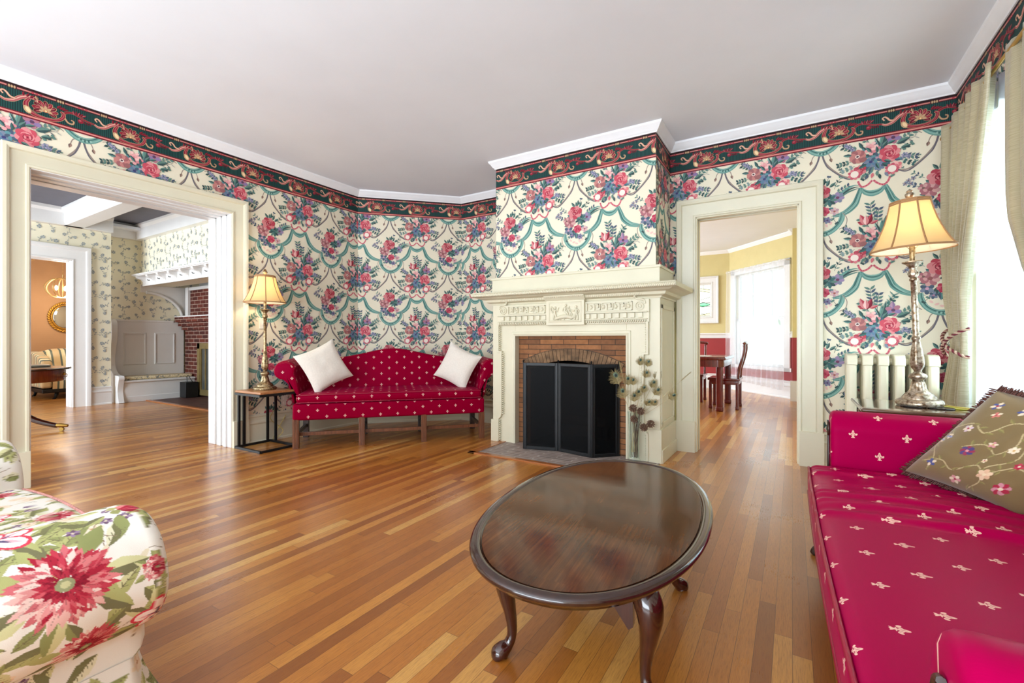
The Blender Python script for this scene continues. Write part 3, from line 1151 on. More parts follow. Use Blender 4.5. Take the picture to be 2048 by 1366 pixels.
M = {
    'floor': m_floor(),
    'paper': m_col('floral_wallpaper', 0.62),
    'ceiling': plain('ceiling_plaster', (228, 231, 237), 0.9, var=0.02, scale=2.0, bump=0.05),
    'crown': plain('crown_paint', (236, 236, 238), 0.45, var=0.02),
    'trim': plain('cream_gloss_paint', (216, 210, 186), 0.34, var=0.025, scale=3),
    'white': plain('white_gloss_paint', (222, 221, 220), 0.35, var=0.025, scale=3),
    'mantel': plain('mantel_paint', (213, 206, 180), 0.4, var=0.03, scale=4, bump=0.04),
    'hallpaper': m_col('sprig_wallpaper', 0.65),
    'navy': plain('slate_blue_ceiling', (98, 98, 108), 0.8),
    'orange': plain('orange_wall_paint', (192, 150, 112), 0.75, var=0.08, scale=1.2),
    'yellow': plain('mustard_wall_paint', (206, 191, 136), 0.7, var=0.03),
    'redwall': plain('dado_red_paint', (150, 42, 46), 0.5, var=0.04),
    'romanbrick': m_brick('buff_roman_brick', (182, 124, 80), (136, 94, 66), (78, 64, 54), 0.27, 0.052, 0.0035, 'xz', soot=(96, 70, 56), origin=(0.05, 0.015)),
    'voussoir': plain('sooty_arch_brick', (122, 92, 64), 0.85, var=0.5, scale=14, bump=0.3),
    'mortar': plain('arch_mortar', (70, 58, 48), 0.9),
    'firebox': plain('sooted_firebox', (18, 17, 17), 0.9, var=0.4, scale=9),
    'hearth': m_brick('hearth_brick', (176, 158, 148), (146, 130, 124), (206, 198, 190), 0.34, 0.052, 0.006, 'xy', 0.5, soot=(190, 172, 162), origin=(0, 3.602)),
    'hallbrick': m_brick('red_brick', (112, 52, 38), (74, 36, 32), (176, 152, 138), 0.22, 0.075, 0.007, 'xz', 0.7, soot=(150, 120, 110)),
    'halltile': m_brick('hall_hearth_brick', (104, 64, 56), (80, 52, 48), (110, 96, 90), 0.22, 0.08, 0.006, 'xy', 0.5),
    'oakedge': m_wood('hearth_oak_edge', (150, 82, 34), (196, 124, 60), 'x', rough=0.35),
    'mahogany': m_wood('dark_mahogany', (38, 14, 9), (78, 32, 20), 'z', 1.0, 0.16, 0.7),
    'mahogtop': m_wood('mahogany_veneer', (52, 26, 12), (112, 66, 32), 'y', 1.0, 0.17, 0.55, streak=70, stretch=0.07),
    'mahogrim': m_wood('mahogany_rim', (28, 13, 9), (66, 34, 22), 'y', 1.0, 0.15, 0.7),
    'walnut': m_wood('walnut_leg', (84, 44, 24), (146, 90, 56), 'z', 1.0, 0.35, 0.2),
    'darkwood': m_wood('shadowed_walnut', (40, 24, 18), (72, 46, 34), 'z', 1.0, 0.4, 0.2),  # walnut darkened for shade under the camelback; own dark wood on the other sofa
    'rosewood': m_wood('rosewood', (84, 22, 22), (132, 44, 40), 'z', 1.0, 0.22, 0.5),
    'pine': m_wood('knotty_table_top', (150, 88, 44), (206, 150, 98), 'x', 1.0, 0.4, 0.1, streak=40),
    'endwood': m_wood('end_table_wood', (74, 50, 34), (128, 98, 70), 'x', 1.0, 0.14, 0.6),
    'black': plain('black_metal', (20, 20, 22), 0.45, metal=0.3, var=0.2),
    'screenframe': plain('black_screen_frame', (15, 16, 19), 0.36, metal=0.2, var=0.3, scale=60, bump=0.2),
    'wiremesh': m_mesh_screen('black_wire_cloth'),
    'lampmetal': m_metal('antique_silver_gilt', (112, 86, 60), (214, 200, 178), 0.34, 55),
    'lampmetal2': m_metal('antique_bronze_gilt', (96, 72, 44), (196, 172, 130), 0.36, 55),
    'shade': m_shade('lampshade_silk', (236, 208, 158)),
    'lining': m_shade('lampshade_lining', (246, 242, 234)),
    'shadetrim': plain('lampshade_braid', (162, 120, 78), 0.7),
    'bulb': m_emit('lit_bulb', (255, 226, 170), 14.0),
    'crimson': m_fleur('crimson_fleur_satin', (134, 0, 36), (226, 182, 170), 0.088, 0.128, 0.031, 0.42),
    'crimson2': m_fleur('crimson_fleur_satin_large', (160, 0, 64), (236, 192, 172), 0.105, 0.20, 0.038, 0.38),
    'piping': plain('crimson_piping', (150, 8, 50), 0.4),
    'ivory': plain('ivory_damask', (232, 224, 212), 0.75, var=0.05, scale=70, bump=0.25),
    'radiator': plain('radiator_enamel', (226, 219, 192), 0.35, var=0.02),
    'silk': None,
    'sheer': m_sheer('white_voile', (236, 238, 244), 0.78),
    'sheer2': m_sheer('fine_white_voile', (244, 245, 250), 0.45),
    'glass': m_glass('window_glass'),
    'vglass': m_glass('vase_glass', (246, 250, 249), 0.0, 0.03),
    'stripes': m_stripes(),
    'brass': plain('brass', (196, 158, 84), 0.3, metal=0.9, var=0.1),
    'gold': plain('gilt_plaster', (196, 146, 58), 0.38, metal=0.6, var=0.25, scale=50, bump=0.2),
    'mirror': plain('mirror_silver', (225, 228, 230), 0.03, metal=1.0, var=0.0),
    'cord': plain('gold_flex', (196, 172, 82), 0.5),
    'cloth': m_col('linen_slipcover', 0.85, 0.25, 900),
    'olive': m_col('olive_embroidered_silk', 0.42, 0.18, 500, 0.3),
    'plastic': plain('ivory_plastic', (232, 226, 214), 0.4),
}


def m_silk():
    t = NT('champagne_silk')
    x, y, z = t.xyz(t.attr('uvm').outputs['Vector'])
    nz = t.noise(t.comb(t.math('MULTIPLY', x, 14), t.math('MULTIPLY', y, 220)), 1.0, 4)
    c = t.ramp(nz, [(0.3, lin((172, 160, 126))), (0.7, lin((202, 192, 162)))])
    tl = t.n('ShaderNodeBsdfTranslucent')
    t.L(c, tl.inputs[0])
    t.set(base=c, rough=0.34, sheen=0.3, spec=0.5)
    t.bump(nz, 0.12, 0.002)
    m = t.n('ShaderNodeMixShader')
    m.inputs[0].default_value = 0.22
    t.L(t.b.outputs[0], m.inputs[1])
    t.L(tl.outputs[0], m.inputs[2])
    t.L(m.outputs[0], t.o.inputs[0])
    return t.m


M['silk'] = m_silk()


# ------------------------------------------------------------------ room shell
HC = 2.995      # underside of the cornice
HB = 2.762      # underside of the frieze
CE = 3.07       # ceiling
XL, XR = -4.88, 1.075
YD, YB, YF = 4.765, 5.01, 4.208   # door wall, alcove wall, chimney breast face
BL, BR = -2.80, -1.057
YE = -3.2       # the room runs on behind the camera to here
S2 = math.sqrt(0.5)
LC = (YB - 4.042) / S2             # length of the canted wall
DAM, BOR, SPR = make_damask(), make_border(), make_sprigs()
CR = lin(CREAM)

mb = MB()
mb.box(-13.2, 3.0, -2.2, 11.6, -0.06, 0.0)
struct(mb.build('floor', M['floor'], smooth=0), 'strip oak floor running through all the rooms')


def wall(name, O, U, N, length, rects, u_a, thick=0.12, frieze=True, holes_z=None):
    """rects = (u0,u1,z0,z1) of solid wall. Paper below the frieze, frieze above."""
    O, U, N = Vector(O), Vector(U), Vector(N)
    b = MB()
    for (a, c, z0, z1) in rects:
        b.prism([(a, z0), (c, z0), (c, z1), (a, z1)], O, U, (0, 0, 1), -N * thick)
    for i in range(len(b.fc)):
        b.fc[i] = CR
    paper(b, O, U, N, [(a, c, max(z0, 0.28), min(z1, HB)) for a, c, z0, z1 in rects if z0 < HB], DAM, 0.77, 0.70, u_a, 0.52)
    if frieze:
        paper(b, O, U, N, [(a, c, HB, HC + 0.005) for a, c, z0, z1 in rects if z1 > HB], BOR, 0.525, 5.0, u_a * 0.4, HB, base=3e-3)
    return struct(b.build(name, M['paper'], smooth=0))


# wall with the wide opening to the hall (opening 1.008 .. 2.449, head 2.39)
OL0, OL1, OH = 1.008, 2.449, 2.39
wall('wall_left', (XL, YE, 0), (0, 1, 0), (1, 0, 0), 0, [(0, OL0 - YE, 0, 3.1), (OL0 - YE, OL1 - YE, OH, 3.1), (OL1 - YE, 4.042 - YE, 0, 3.1)], 1.69 - YE, thick=0.42)
wall('wall_corner', (XL, 4.042, 0), (S2, S2, 0), (S2, -S2, 0), 0, [(0, LC, 0, 3.1)], 0.02)
wall('wall_back', (XL + LC * S2, YB, 0), (1, 0, 0), (0, -1, 0), 0, [(0, BL - XL - LC * S2 + 0.1, 0, 3.1)], 0.27)
wall('wall_chimney', (BL, YF, 0), (1, 0, 0), (0, -1, 0), 0, [(0, BR - BL, 1.60, 3.1)], -1.46 - BL, thick=0.04)
b = MB()
for yy, N_, nm in ((BR, (1, 0, 0), 'wall_chimney_side'),):
    wall(nm, (BR, YF, 0), (0, 1, 0), (1, 0, 0), 0, [(0.004, YD - YF, 1.2, 3.1)], 0.25, thick=0.05)
wall('wall_chimney_return', (BL, YF, 0), (0, 1, 0), (-1, 0, 0), 0, [(0.004, YB - YF, 1.2, 3.1)], 0.2, thick=0.05)
DX0, DX1, DH = -0.806, 0.046, 2.30
wall('wall_door', (BR - 0.05, YD, 0), (1, 0, 0), (0, -1, 0), 0, [(0, DX0 - BR + 0.05, 0, 3.1), (DX0 - BR + 0.05, DX1 - BR + 0.05, DH, 3.1), (DX1 - BR + 0.05, XR - BR + 0.05, 0, 3.1)], 0.595 - BR + 0.05, thick=0.13)
# window wall, u runs towards the camera
WY0, WY1, WZ0, WZ1 = 2.95, 4.42, 0.62, 2.50
wall('wall_window', (XR, YD + 0.1, 0), (0, -1, 0), (-1, 0, 0), 0,
     [(0.1, YD + 0.1 - WY1, 0, 3.1), (YD + 0.1 - WY1, YD + 0.1 - WY0, 0, WZ0), (YD + 0.1 - WY1, YD + 0.1 - WY0, WZ1, 3.1), (YD + 0.1 - WY0, YD + 0.1 - YE, 0, 3.1)], 0.35, thick=0.16)

b = MB()
b.box(XL - 0.4, XR + 0.15, YE, YB + 0.1, CE, CE + 0.05)
struct(b.build('ceiling', M['ceiling'], smooth=0), 'plain white plaster ceiling of the front room')

# cornice round the ceiling
crown = [(0.0, -0.082), (0.012, -0.082), (0.016, -0.072), (0.03, -0.06), (0.044, -0.036), (0.062, -0.018), (0.066, -0.002), (0.066, 0.0), (0.0, 0.0)]
path = [(XR, YE, CE), (XR, YD, CE), (BR, YD, CE), (BR, YF, CE), (BL, YF, CE), (BL, YB, CE), (XL + LC * S2, YB, CE), (XL, 4.042, CE), (XL, YE, CE)]
b = MB()
b.sweep(path, (0, 0, 1), crown)
struct(b.build('trim_1', M['crown'], smooth=20), 'white cornice under the ceiling')

# skirting boards
skirt = [(0.0, 0.0), (0.034, 0.0), (0.034, 0.02), (0.022, 0.03), (0.022, 0.20), (0.032, 0.215), (0.032, 0.232), (0.018, 0.245), (0.018, 0.275), (0.026, 0.285), (0.026, 0.298), (0.010, 0.308), (0.0, 0.308)]
for nm, pth in (('baseboard_left', [(BL, YB, 0), (XL + LC * S2, YB, 0), (XL, 4.042, 0), (XL, OL1 + 0.16, 0)]),
                ('baseboard_front', [(XL, OL0 - 0.16, 0), (XL, YE, 0)]),
                ('baseboard_right', [(XR, YE, 0), (XR, YD, 0), (DX1 + 0.17, YD, 0)])):
    b = MB()
    b.sweep(pth, (0, 0, 1), skirt)
    struct(b.build(nm, M['trim'], smooth=20))

# door and opening casings: a runs away from the opening
cas = lambda w: [(0.0, 0.0), (0.0, 0.016), (0.006, 0.024), (0.020, 0.024), (0.026, 0.014), (w * 0.30, 0.016), (w * 0.62, 0.028), (w * 0.70, 0.030), (w * 0.74, 0.046), (w * 0.84, 0.054), (w * 0.97, 0.054), (w, 0.044), (w, 0.0)]


def casing(name, pts, n, w, mat, label=None, flip=False, blocks=None):
    b = MB()
    pr = cas(w)
    if flip:
        pr = [(-a, c) for a, c in pr][::-1]
    b.sweep(pts, n, pr)
    if blocks:
        for bl in blocks:
            b.box(*bl)
    return struct(b.build(name, mat, smooth=20), label)


# plane X = XL, normal +X: across = n x d ; path up the near side and over to the far side
casing('trim_2', [(XL, OL0, 0), (XL, OL0, OH), (XL, OL1, OH), (XL, OL1, 0)], (1, 0, 0), 0.152, M['trim'], 'cream moulded casing of the wide hall opening', False,
       [(XL, XL + 0.05, OL1 + 0.004, OL1 + 0.158, 0, 0.27), (XL, XL + 0.05, OL0 - 0.158, OL0 - 0.004, 0, 0.27)])
casing('trim_3', [(DX0, YD, 0), (DX0, YD, DH), (DX1, YD, DH), (DX1, YD, 0)], (0, -1, 0), 0.180, M['trim'], 'cream moulded casing of the dining room doorway', False,
       [(DX0 - 0.186, DX0 - 0.004, YD - 0.058, YD, 0, 0.30), (DX1 + 0.004, DX1 + 0.186, YD - 0.058, YD, 0, 0.30)])


def jamb(name, axis, a0, a1, head, d0, d1, mat, label=None, steps=((0.0, 1.0, 0.0),)):
    """lining of an opening; axis 'y': opening spans y a0..a1 and depth is x d0..d1"""
    b = MB()
    for s0, s1, t in steps:
        e0, e1 = d0 + (d1 - d0) * s0, d0 + (d1 - d0) * s1
        lo, hi = min(e0, e1), max(e0, e1)
        for p, q, z0, z1 in ((a0 - 0.02, a0 + t, 0, head + 0.02), (a1 - t, a1 + 0.02, 0, head + 0.02), (a0 - 0.02, a1 + 0.02, head - t, head + 0.02)):
            if axis == 'y':
                b.box(lo, hi, p, q, z0, z1)
            else:
                b.box(p, q, lo, hi, z0, z1)
    return struct(b.build(name, mat, smooth=0, bevel=0.003), label)


jamb('trim_4', 'y', OL0, OL1, OH, XL + 0.012, XL - 0.435, M['white'], 'white lining of the hall opening', ((0, 0.18, 0.006), (0.18, 0.30, 0.018), (0.30, 0.42, 0.003), (0.42, 0.58, 0.016), (0.58, 0.70, 0.0), (0.70, 1.0, 0.012)))
jamb('trim_5', 'x', DX0, DX1, DH, YD - 0.01, YD + 0.145, M['trim'], 'cream lining of the dining room doorway', ((0, 0.36, 0.010), (0.36, 0.62, 0.0), (0.62, 1.0, 0.012)))

b = MB()
b.box(BR - 0.02, DX0 - 0.178, YD - 0.012, YD + 0.01, 0, 1.64)
struct(b.build('trim_17', plain('olive_strip_paint', (196, 186, 128), 0.5), smooth=0), 'narrow olive painted strip between the mantel and the doorway casing')

# ------------------------------------------------------------------ hall beyond the wide opening
HX, HX2 = -10.03, -10.45
HD0, HD1, HH = 1.35, 2.555, 2.40


def hallwall(name, O, U, N, rects, u0, thick=0.12, paperz=0.3):
    O, U, N = Vector(O), Vector(U), Vector(N)
    b = MB()
    for (a, c, z0, z1) in rects:
        b.prism([(a, z0), (c, z0), (c, z1), (a, z1)], O, U, (0, 0, 1), -N * thick)
    for i in range(len(b.fc)):
        b.fc[i] = lin((232, 226, 202))
    paper(b, O, U, N, [(a, c, max(z0, paperz), z1) for a, c, z0, z1 in rects], SPR, 0.64, 0.64, u0, 0.1, step=3e-5)
    return struct(b.build(name, M['hallpaper'], smooth=0))


hallwall('wall_hall', (HX, -1.0, 0), (0, 1, 0), (1, 0, 0), [(0, HD0 + 1, 0, 2.94), (HD0 + 1, HD1 + 1, HH, 2.94), (HD1 + 1, 4.06, 0, 2.94)], 0.1)
hallwall('wall_inglenook', (HX2, 3.0, 0), (0, 1, 0), (1, 0, 0), [(0, 1.75, 0, 2.97)], 0.15)
hallwall('wall_overmantel', (HX2, 3.62, 0), (1, 0, 0), (0, -1, 0), [(0, 5.3, 2.14, 2.97)], 0.2, thick=0.5)
b = MB()
b.box(HX2 - 0.1, -5.2, 4.62, 4.72, 0, 3.3)
struct(b.build('wall_hearth', M['white'], smooth=0))
b = MB()
b.box(HX2 - 0.1, -5.3, -1.2, 4.7, 3.22, 3.28)
struct(b.build('ceiling_hall', M['navy'], smooth=0), 'slate blue coffered ceiling panels in the hall')
beam = [(-0.11, 0.0), (-0.11, 0.03), (-0.13, 0.045), (-0.13, 0.20), (-0.17, 0.235), (-0.17, 0.27), (0.17, 0.27), (0.17, 0.235), (0.13, 0.20), (0.13, 0.045), (0.11, 0.03), (0.11, 0.0)]
b = MB()
b.sweep([(-5.3, 2.57, 2.945), (HX, 2.57, 2.945)], (0, 0, 1), beam)
b.sweep([(-5.3, 0.98, 2.945), (HX, 0.98, 2.945)], (0, 0, 1), beam)
wb = [(0, 0), (0.10, 0), (0.10, 0.19), (0.14, 0.23), (0.14, 0.275), (0, 0.275)]
b.sweep([(-5.3, 3.62, 2.955), (HX2, 3.62, 2.955), (HX2, 3.06, 2.955)], (0, 0, 1), wb)
b.sweep([(HX, 3.06, 2.945), (HX, -1.0, 2.945)], (0, 0, 1), wb)
struct(b.build('trim_6', M['white'], smooth=20), 'white boxed beams of the hall ceiling')
casing('trim_7', [(HX, HD0, 0), (HX, HD0, HH), (HX, HD1, HH), (HX, HD1, 0)], (1, 0, 0), 0.235, M['white'], 'white casing of the far hall doorway', False)
jamb('trim_8', 'y', HD0, HD1, HH, HX + 0.01, HX - 0.2, M['white'], None, ((0, 0.5, 0.010), (0.5, 1.0, 0.02)))
b = MB()
b.sweep([(HX, 3.06, 0), (HX, HD1 + 0.235, 0)], (0, 0, 1), skirt)
struct(b.build('baseboard_hall', M['white'], smooth=20))

# far sitting room behind the hall
b = MB()
b.box(-13.0, -12.9, 0.4, 7.0, 0, 3.2)
struct(b.build('wall_far', M['orange'], smooth=0))
b = MB()
b.box(-12.95, -10.5, 4.6, 4.7, 0, 3.2)
struct(b.build('wall_far_side', M['orange'], smooth=0))
b = MB()
b.box(-13.0, -10.14, 0.4, 7.0, 3.1, 3.15)
struct(b.build('ceiling_far', M['ceiling'], smooth=0))

# ------------------------------------------------------------------ dining room beyond the doorway
DYB = 11.3
CA, CB = Vector((-1.21, DYB, 0)), Vector((0.0, 9.95, 0))
CD = (CB - CA).normalized()
CN = Vector((-CD.y, CD.x, 0)) * -1.0   # faces the room
if CN.y > 0:
    CN = -CN
DCE = 3.13
RAIL0, RAIL1 = 1.143, 1.259


def dwall(name, O, U, N, rects, thick=0.12):
    b = MB()
    O, U, N = Vector(O), Vector(U), Vector(N)
    for a, c, z0, z1 in rects:
        zs = [z0] + [z for z in (RAIL0,) if z0 < z < z1] + [z1]
        for p, q in zip(zs[:-1], zs[1:]):
            b.prism([(a, p), (c, p), (c, q), (a, q)], O, U, (0, 0, 1), -N * thick, m=1 if q <= RAIL0 + 0.001 else 0)
    return struct(b.build(name, [M['yellow'], M['redwall']], smooth=0))


# stained glass window hole in back wall, sash window in the canted wall
dwall('wall_dining_back', (-6, DYB, 0), (1, 0, 0), (0, -1, 0), [(0, 6 - 2.45, 0, DCE), (6 - 2.45, 6 - 1.58, 0, 1.63), (6 - 2.45, 6 - 1.58, 2.41, DCE), (6 - 1.58, 6 - 1.21, 0, DCE)])
CLn = (CB - CA).length
dwall('wall_dining_bay', CA, CD, CN, [(0, 0.22, 0, DCE), (0.22, 1.64, 0, 0.57), (0.22, 1.64, 2.52, DCE), (1.64, CLn, 0, DCE)])
dwall('wall_dining_right', (0.0, 9.97, 0), (0, -1, 0), (-1, 0, 0), [(0, 0.25, 0, DCE)], 0.12)
b = MB()
b.box(0.085, 0.2, 4.9, 9.72, 0, DCE)
struct(b.build('wall_dining_side', M['yellow'], smooth=0))
b = MB()
b.box(-6, 0.3, YD + 0.13, DYB + 0.2, DCE, DCE + 0.05)
struct(b.build('ceiling_dining', M['ceiling'], smooth=0))
dcr = [(a, c * 0.9) for a, c in crown]
pth = [(0.0, 9.72, DCE), (0.0, 9.95, DCE), tuple(CA + Vector((0, 0, DCE))), (-6, DYB, DCE)]
b = MB()
b.sweep(pth, (0, 0, 1), dcr)
struct(b.build('trim_9', M['crown'], smooth=20))
rail = [(0, 0), (0.02, 0), (0.02, 0.07), (0.045, 0.085), (0.045, 0.116), (0, 0.116)]
b = MB()
for seg in ([(0.0, 9.72, RAIL0), (0.0, 9.95, RAIL0), tuple(CA + CD * 1.78 + Vector((0, 0, RAIL0)))], [tuple(CA + CD * 0.10 + Vector((0, 0, RAIL0))), tuple(CA + Vector((0, 0, RAIL0))), (-6, DYB, RAIL0)]):
    b.sweep(seg, (0, 0, 1), rail)
struct(b.build('trim_10', M['white'], smooth=20), 'white chair rail above the red dado')
b = MB()
b.sweep([(0.0, 9.72, 0), (0.0, 9.95, 0), tuple(CA), (-6, DYB, 0)], (0, 0, 1), [(a, c * 1.08) for a, c in skirt])
b.box(-0.035, 0.09, 9.60, 9.74, 0, 0.36)
struct(b.build('baseboard_dining', M['white'], smooth=20))

# sash window in the bay
T = Matrix.Translation(CA) @ Matrix(((CD.x, CN.x, 0, 0), (CD.y, CN.y, 0, 0), (0, 0, 1, 0), (0, 0, 0, 1)))


def TB(b, x0, x1, y0, y1, z0, z1, m=0):
    b.box(x0, x1, y0, y1, z0, z1, m, T)


b = MB()
for x0, x1, z0, z1 in ((0.08, 0.22, 0.50, 2.64), (1.64, 1.78, 0.50, 2.64), (0.08, 1.78, 2.52, 2.64), (0.05, 1.81, 0.50, 0.57)):
    TB(b, x0, x1, -0.02, 0.03, z0, z1)
for z0, z1, y in ((0.57, 1.56, -0.06), (1.52, 2.52, -0.10)):
    TB(b, 0.22, 0.28, y, y + 0.04, z0, z1)
    TB(b, 1.58, 1.64, y, y + 0.04, z0, z1)
    TB(b, 0.22, 1.64, y, y + 0.04, z0, z0 + 0.055)
    TB(b, 0.22, 1.64, y, y + 0.04, z1 - 0.05, z1)
for x in (0.66, 1.20):
    TB(b, x - 0.012, x + 0.012, -0.09, -0.06, 1.55, 2.5)
TB(b, 0.28, 1.58, -0.09, -0.06, 2.04, 2.064)
TB(b, 0.28, 1.58, -0.08, -0.074, 0.6, 2.5, 1)
struct(b.build('window_1', [M['white'], M['glass']], smooth=0), 'white sash window behind the dining room sheer')
# stained glass window
b = MB()
b.sweep([(-2.45, DYB, 1.63), (-2.45, DYB, 2.41), (-1.58, DYB, 2.41), (-1.58, DYB, 1.63)], (0, -1, 0), cas(0.15), closed=True)
b.sweep([(-2.45, DYB + 0.03, 1.63), (-2.45, DYB + 0.03, 2.41), (-1.58, DYB + 0.03, 2.41), (-1.58, DYB + 0.03, 1.63)], (0, -1, 0), [(0, -0.06), (0, 0.02), (-0.02, 0.025), (-0.04, 0.0), (-0.04, -0.06)], closed=True)
struct(b.build('window_2', M['white'], smooth=20), 'small square stained glass window in a white frame')
A = Art(2)
A.poly([(0, 0), (900, 0), (900, 800), (0, 800)], (250, 246, 220))
A.poly([(0, 250), (900, 250), (900, 330), (0, 330)], (214, 238, 228))
A.leaf(520, 290, 0.0, 330, 110, (176, 222, 204), (190, 228, 210))
A.leaf(120, 290, 0.0, 330, 110, (176, 222, 204), (190, 228, 210))
A.poly([(0, 100), (450, 20), (900, 100), (900, 0), (0, 0)], (238, 224, 190))
A.poly([(0, 560), (450, 640), (900, 560), (900, 620), (450, 700), (0, 620)], (244, 236, 190))
b = MB()
for k, (pts, c) in enumerate(A.p):
    q = clip_rect(pts, 0, 870, 0, 780)
    if q:
        b.add([(-2.45 + a / 1000, DYB + 0.045 - k * 4e-4, 1.63 + z / 1000) for a, z in q], [tuple(range(len(q)))], 0, c)
b.fc = [c if c else lin((250, 246, 220)) for c in b.fc]
t = NT('leaded_coloured_glass')
tl = t.n('ShaderNodeBsdfTranslucent')
tr = t.n('ShaderNodeBsdfTransparent')
cc = t.attr('Col').outputs['Color']
t.L(cc, tl.inputs[0])
t.L(cc, tr.inputs[0])
mx = t.n('ShaderNodeMixShader')
mx.inputs[0].default_value = 0.65
t.L(tl.outputs[0], mx.inputs[1])
t.L(tr.outputs[0], mx.inputs[2])
t.L(mx.outputs[0], t.o.inputs[0])
M['lead'] = plain('lead_came', (60, 58, 56), 0.6)
sg = struct(b.build('window_3', [t.m], smooth=0), 'leaded coloured glass with a pale green band')
b = MB()
for pl in ([(0, 250), (900, 250)], [(0, 330), (900, 330)], [(0, 560), (450, 640), (900, 560)], [(0, 620), (450, 700), (900, 620)], [(0, 100), (450, 20), (900, 100)], [(0, 430), (300, 470), (620, 400), (900, 470)], [(520, 290), (680, 235), (850, 290)], [(520, 290), (680, 345), (850, 290)], [(850, 0), (850, 780)], [(640, 100), (800, 0)], [(700, 640), (700, 780)], [(300, 0), (300, 140)], [(0, 760), (900, 760)], [(0, 15), (900, 15)]):
    b.tube([(-2.45 + min(a, 870) / 1000, DYB + 0.035, 1.63 + z / 1000) for a, z in pl], 0.0055, 6)
struct(b.build('window_4', M['lead'], smooth=60), 'dark leading of the stained glass')

# tall window behind the silk curtains
b = MB()
for y0, y1, z0, z1 in ((WY0 - 0.13, WY0, WZ0 - 0.1, WZ1 + 0.13), (WY1, WY1 + 0.13, WZ0 - 0.1, WZ1 + 0.13), (WY0, WY1, WZ1, WZ1 + 0.13), (WY0 - 0.16, WY1 + 0.16, WZ0 - 0.04, WZ0)):
    b.box(XR - 0.025, XR + 0.03, y0, y1, z0, z1)
for z0, z1, x in ((WZ0, 1.58, XR + 0.05), (1.54, WZ1, XR + 0.09)):
    b.box(x, x + 0.035, WY0, WY0 + 0.055, z0, z1)
    b.box(x, x + 0.035, WY1 - 0.055, WY1, z0, z1)
    b.box(x, x + 0.035, WY0, WY1, z0, z0 + 0.055)
    b.box(x, x + 0.035, WY0, WY1, z1 - 0.05, z1)
b.box(XR + 0.085, XR + 0.09, WY0 + 0.05, WY1 - 0.05, WZ0 + 0.05, WZ1 - 0.04, 1)
struct(b.build('window_5', [M['white'], M['glass']], smooth=0), 'tall white sash window behind the voile')


# ------------------------------------------------------------------ fireplace
CX = -1.905
hb = MB()
hb.box(-2.62, -1.0, 3.602, 4.75, -0.02, 0.006)
struct(hb.build('trim_11', M['hearth'], smooth=0), 'grey brick hearth set flush in the oak floor')
hb = MB()
hb.box(-2.70, -0.99, 3.55, 3.602, -0.02, 0.012)
hb.box(-2.70, -2.62, 3.55, 4.13, -0.02, 0.012)
struct(hb.build('trim_12', M['oakedge'], smooth=0, bevel=0.003), 'oak strip bordering the brick hearth')

fp = thing('fireplace_mantel', 'cream carved wooden fireplace mantel around a brick firebox', 'fireplace', (CX, 4.4, 0))
MF = 4.13          # face of the mantel
OX0, OX1, OZ = -2.505, -1.303, 1.145
b = MB()
b.box(-2.79, OX0, MF, YF + 0.5, 0, 1.50)
b.box(OX1, -1.0, MF, YF + 0.5, 0, 1.50)
b.box(OX0, OX1, MF, YF + 0.5, OZ, 1.50)
b.box(-2.81, -2.72, MF - 0.012, YF + 0.5, 0, 0.235)
b.box(-1.10, -0.985, MF - 0.012, YF + 0.5, 0, 0.30)
b.box(-0.995, -0.975, MF, YF + 0.5, 0, 0.12)
b.build('surround', M['mantel'], fp, smooth=0, bevel=0.003)
# panelled side return
b = MB()
for y0, y1, z0, z1 in ((MF + 0.03, MF + 0.07, 0.34, 1.42), (YF + 0.42, YF + 0.46, 0.34, 1.42), (MF + 0.03, YF + 0.46, 0.32, 0.36), (MF + 0.03, YF + 0.46, 1.38, 1.42)):
    b.box(-1.002, -0.990, y0, y1, z0, z1)
b.build('side_panel_moulding', M['mantel'], fp, smooth=0, bevel=0.004)
# inner moulding of the opening
b = MB()
b.sweep([(OX0, MF, 0.006), (OX0, MF, OZ), (OX1, MF, OZ), (OX1, MF, 0.006)], (0, -1, 0), [(-0.004, -0.07), (-0.004, 0.012), (0.012, 0.018), (0.022, 0.010), (0.036, 0.008), (0.042, 0.0), (0.05, -0.001)])
b.build('opening_moulding', M['mantel'], fp, smooth=20)
# shelf block above
b = MB()
b.box(-2.816, -1.009, 4.15, YD - 0.05, 1.60, 1.765)
b.box(-2.826, -0.999, 4.14, YD - 0.05, 1.752, 1.777)
b.build('overshelf_block', M['mantel'], fp, smooth=0, bevel=0.004)
# shelf cornice with returns, centre breaking forward
SX0, SX1, SY = -2.945, -0.838, 3.955
prof = [(0.0, 1.478), (0.012, 1.478), (0.016, 1.492), (0.055, 1.506), (0.062, 1.530), (0.085, 1.534), (0.120, 1.545), (0.132, 1.552), (0.150, 1.554), (0.168, 1.562), (0.172, 1.590), (0.165, 1.604), (0.0, 1.604)]
b = MB()
b.sweep([(-1.0, 4.72, 0), (-1.0, MF, 0), (-2.79, MF, 0), (-2.79, 4.72, 0)], (0, 0, 1), prof)
b.box(-2.79, -1.0, MF, 4.72, 1.478, 1.604)
b.build('shelf', M['mantel'], fp, smooth=20)
# carved running ornaments
b = MB()
rng = random.Random(4)


def rope(b, x0, x1, y, z, step, r, tilt=0.6, axis='x'):
    n = int(abs(x1 - x0) / step)
    for i in range(n):
        x = x0 + (x1 - x0) * (i + 0.5) / n
        T = Matrix.Rotation(tilt, 3, 'Y')
        b.sphere((x, y, z), (r * 0.55, r * 0.55, r), 8, 5, T=T)


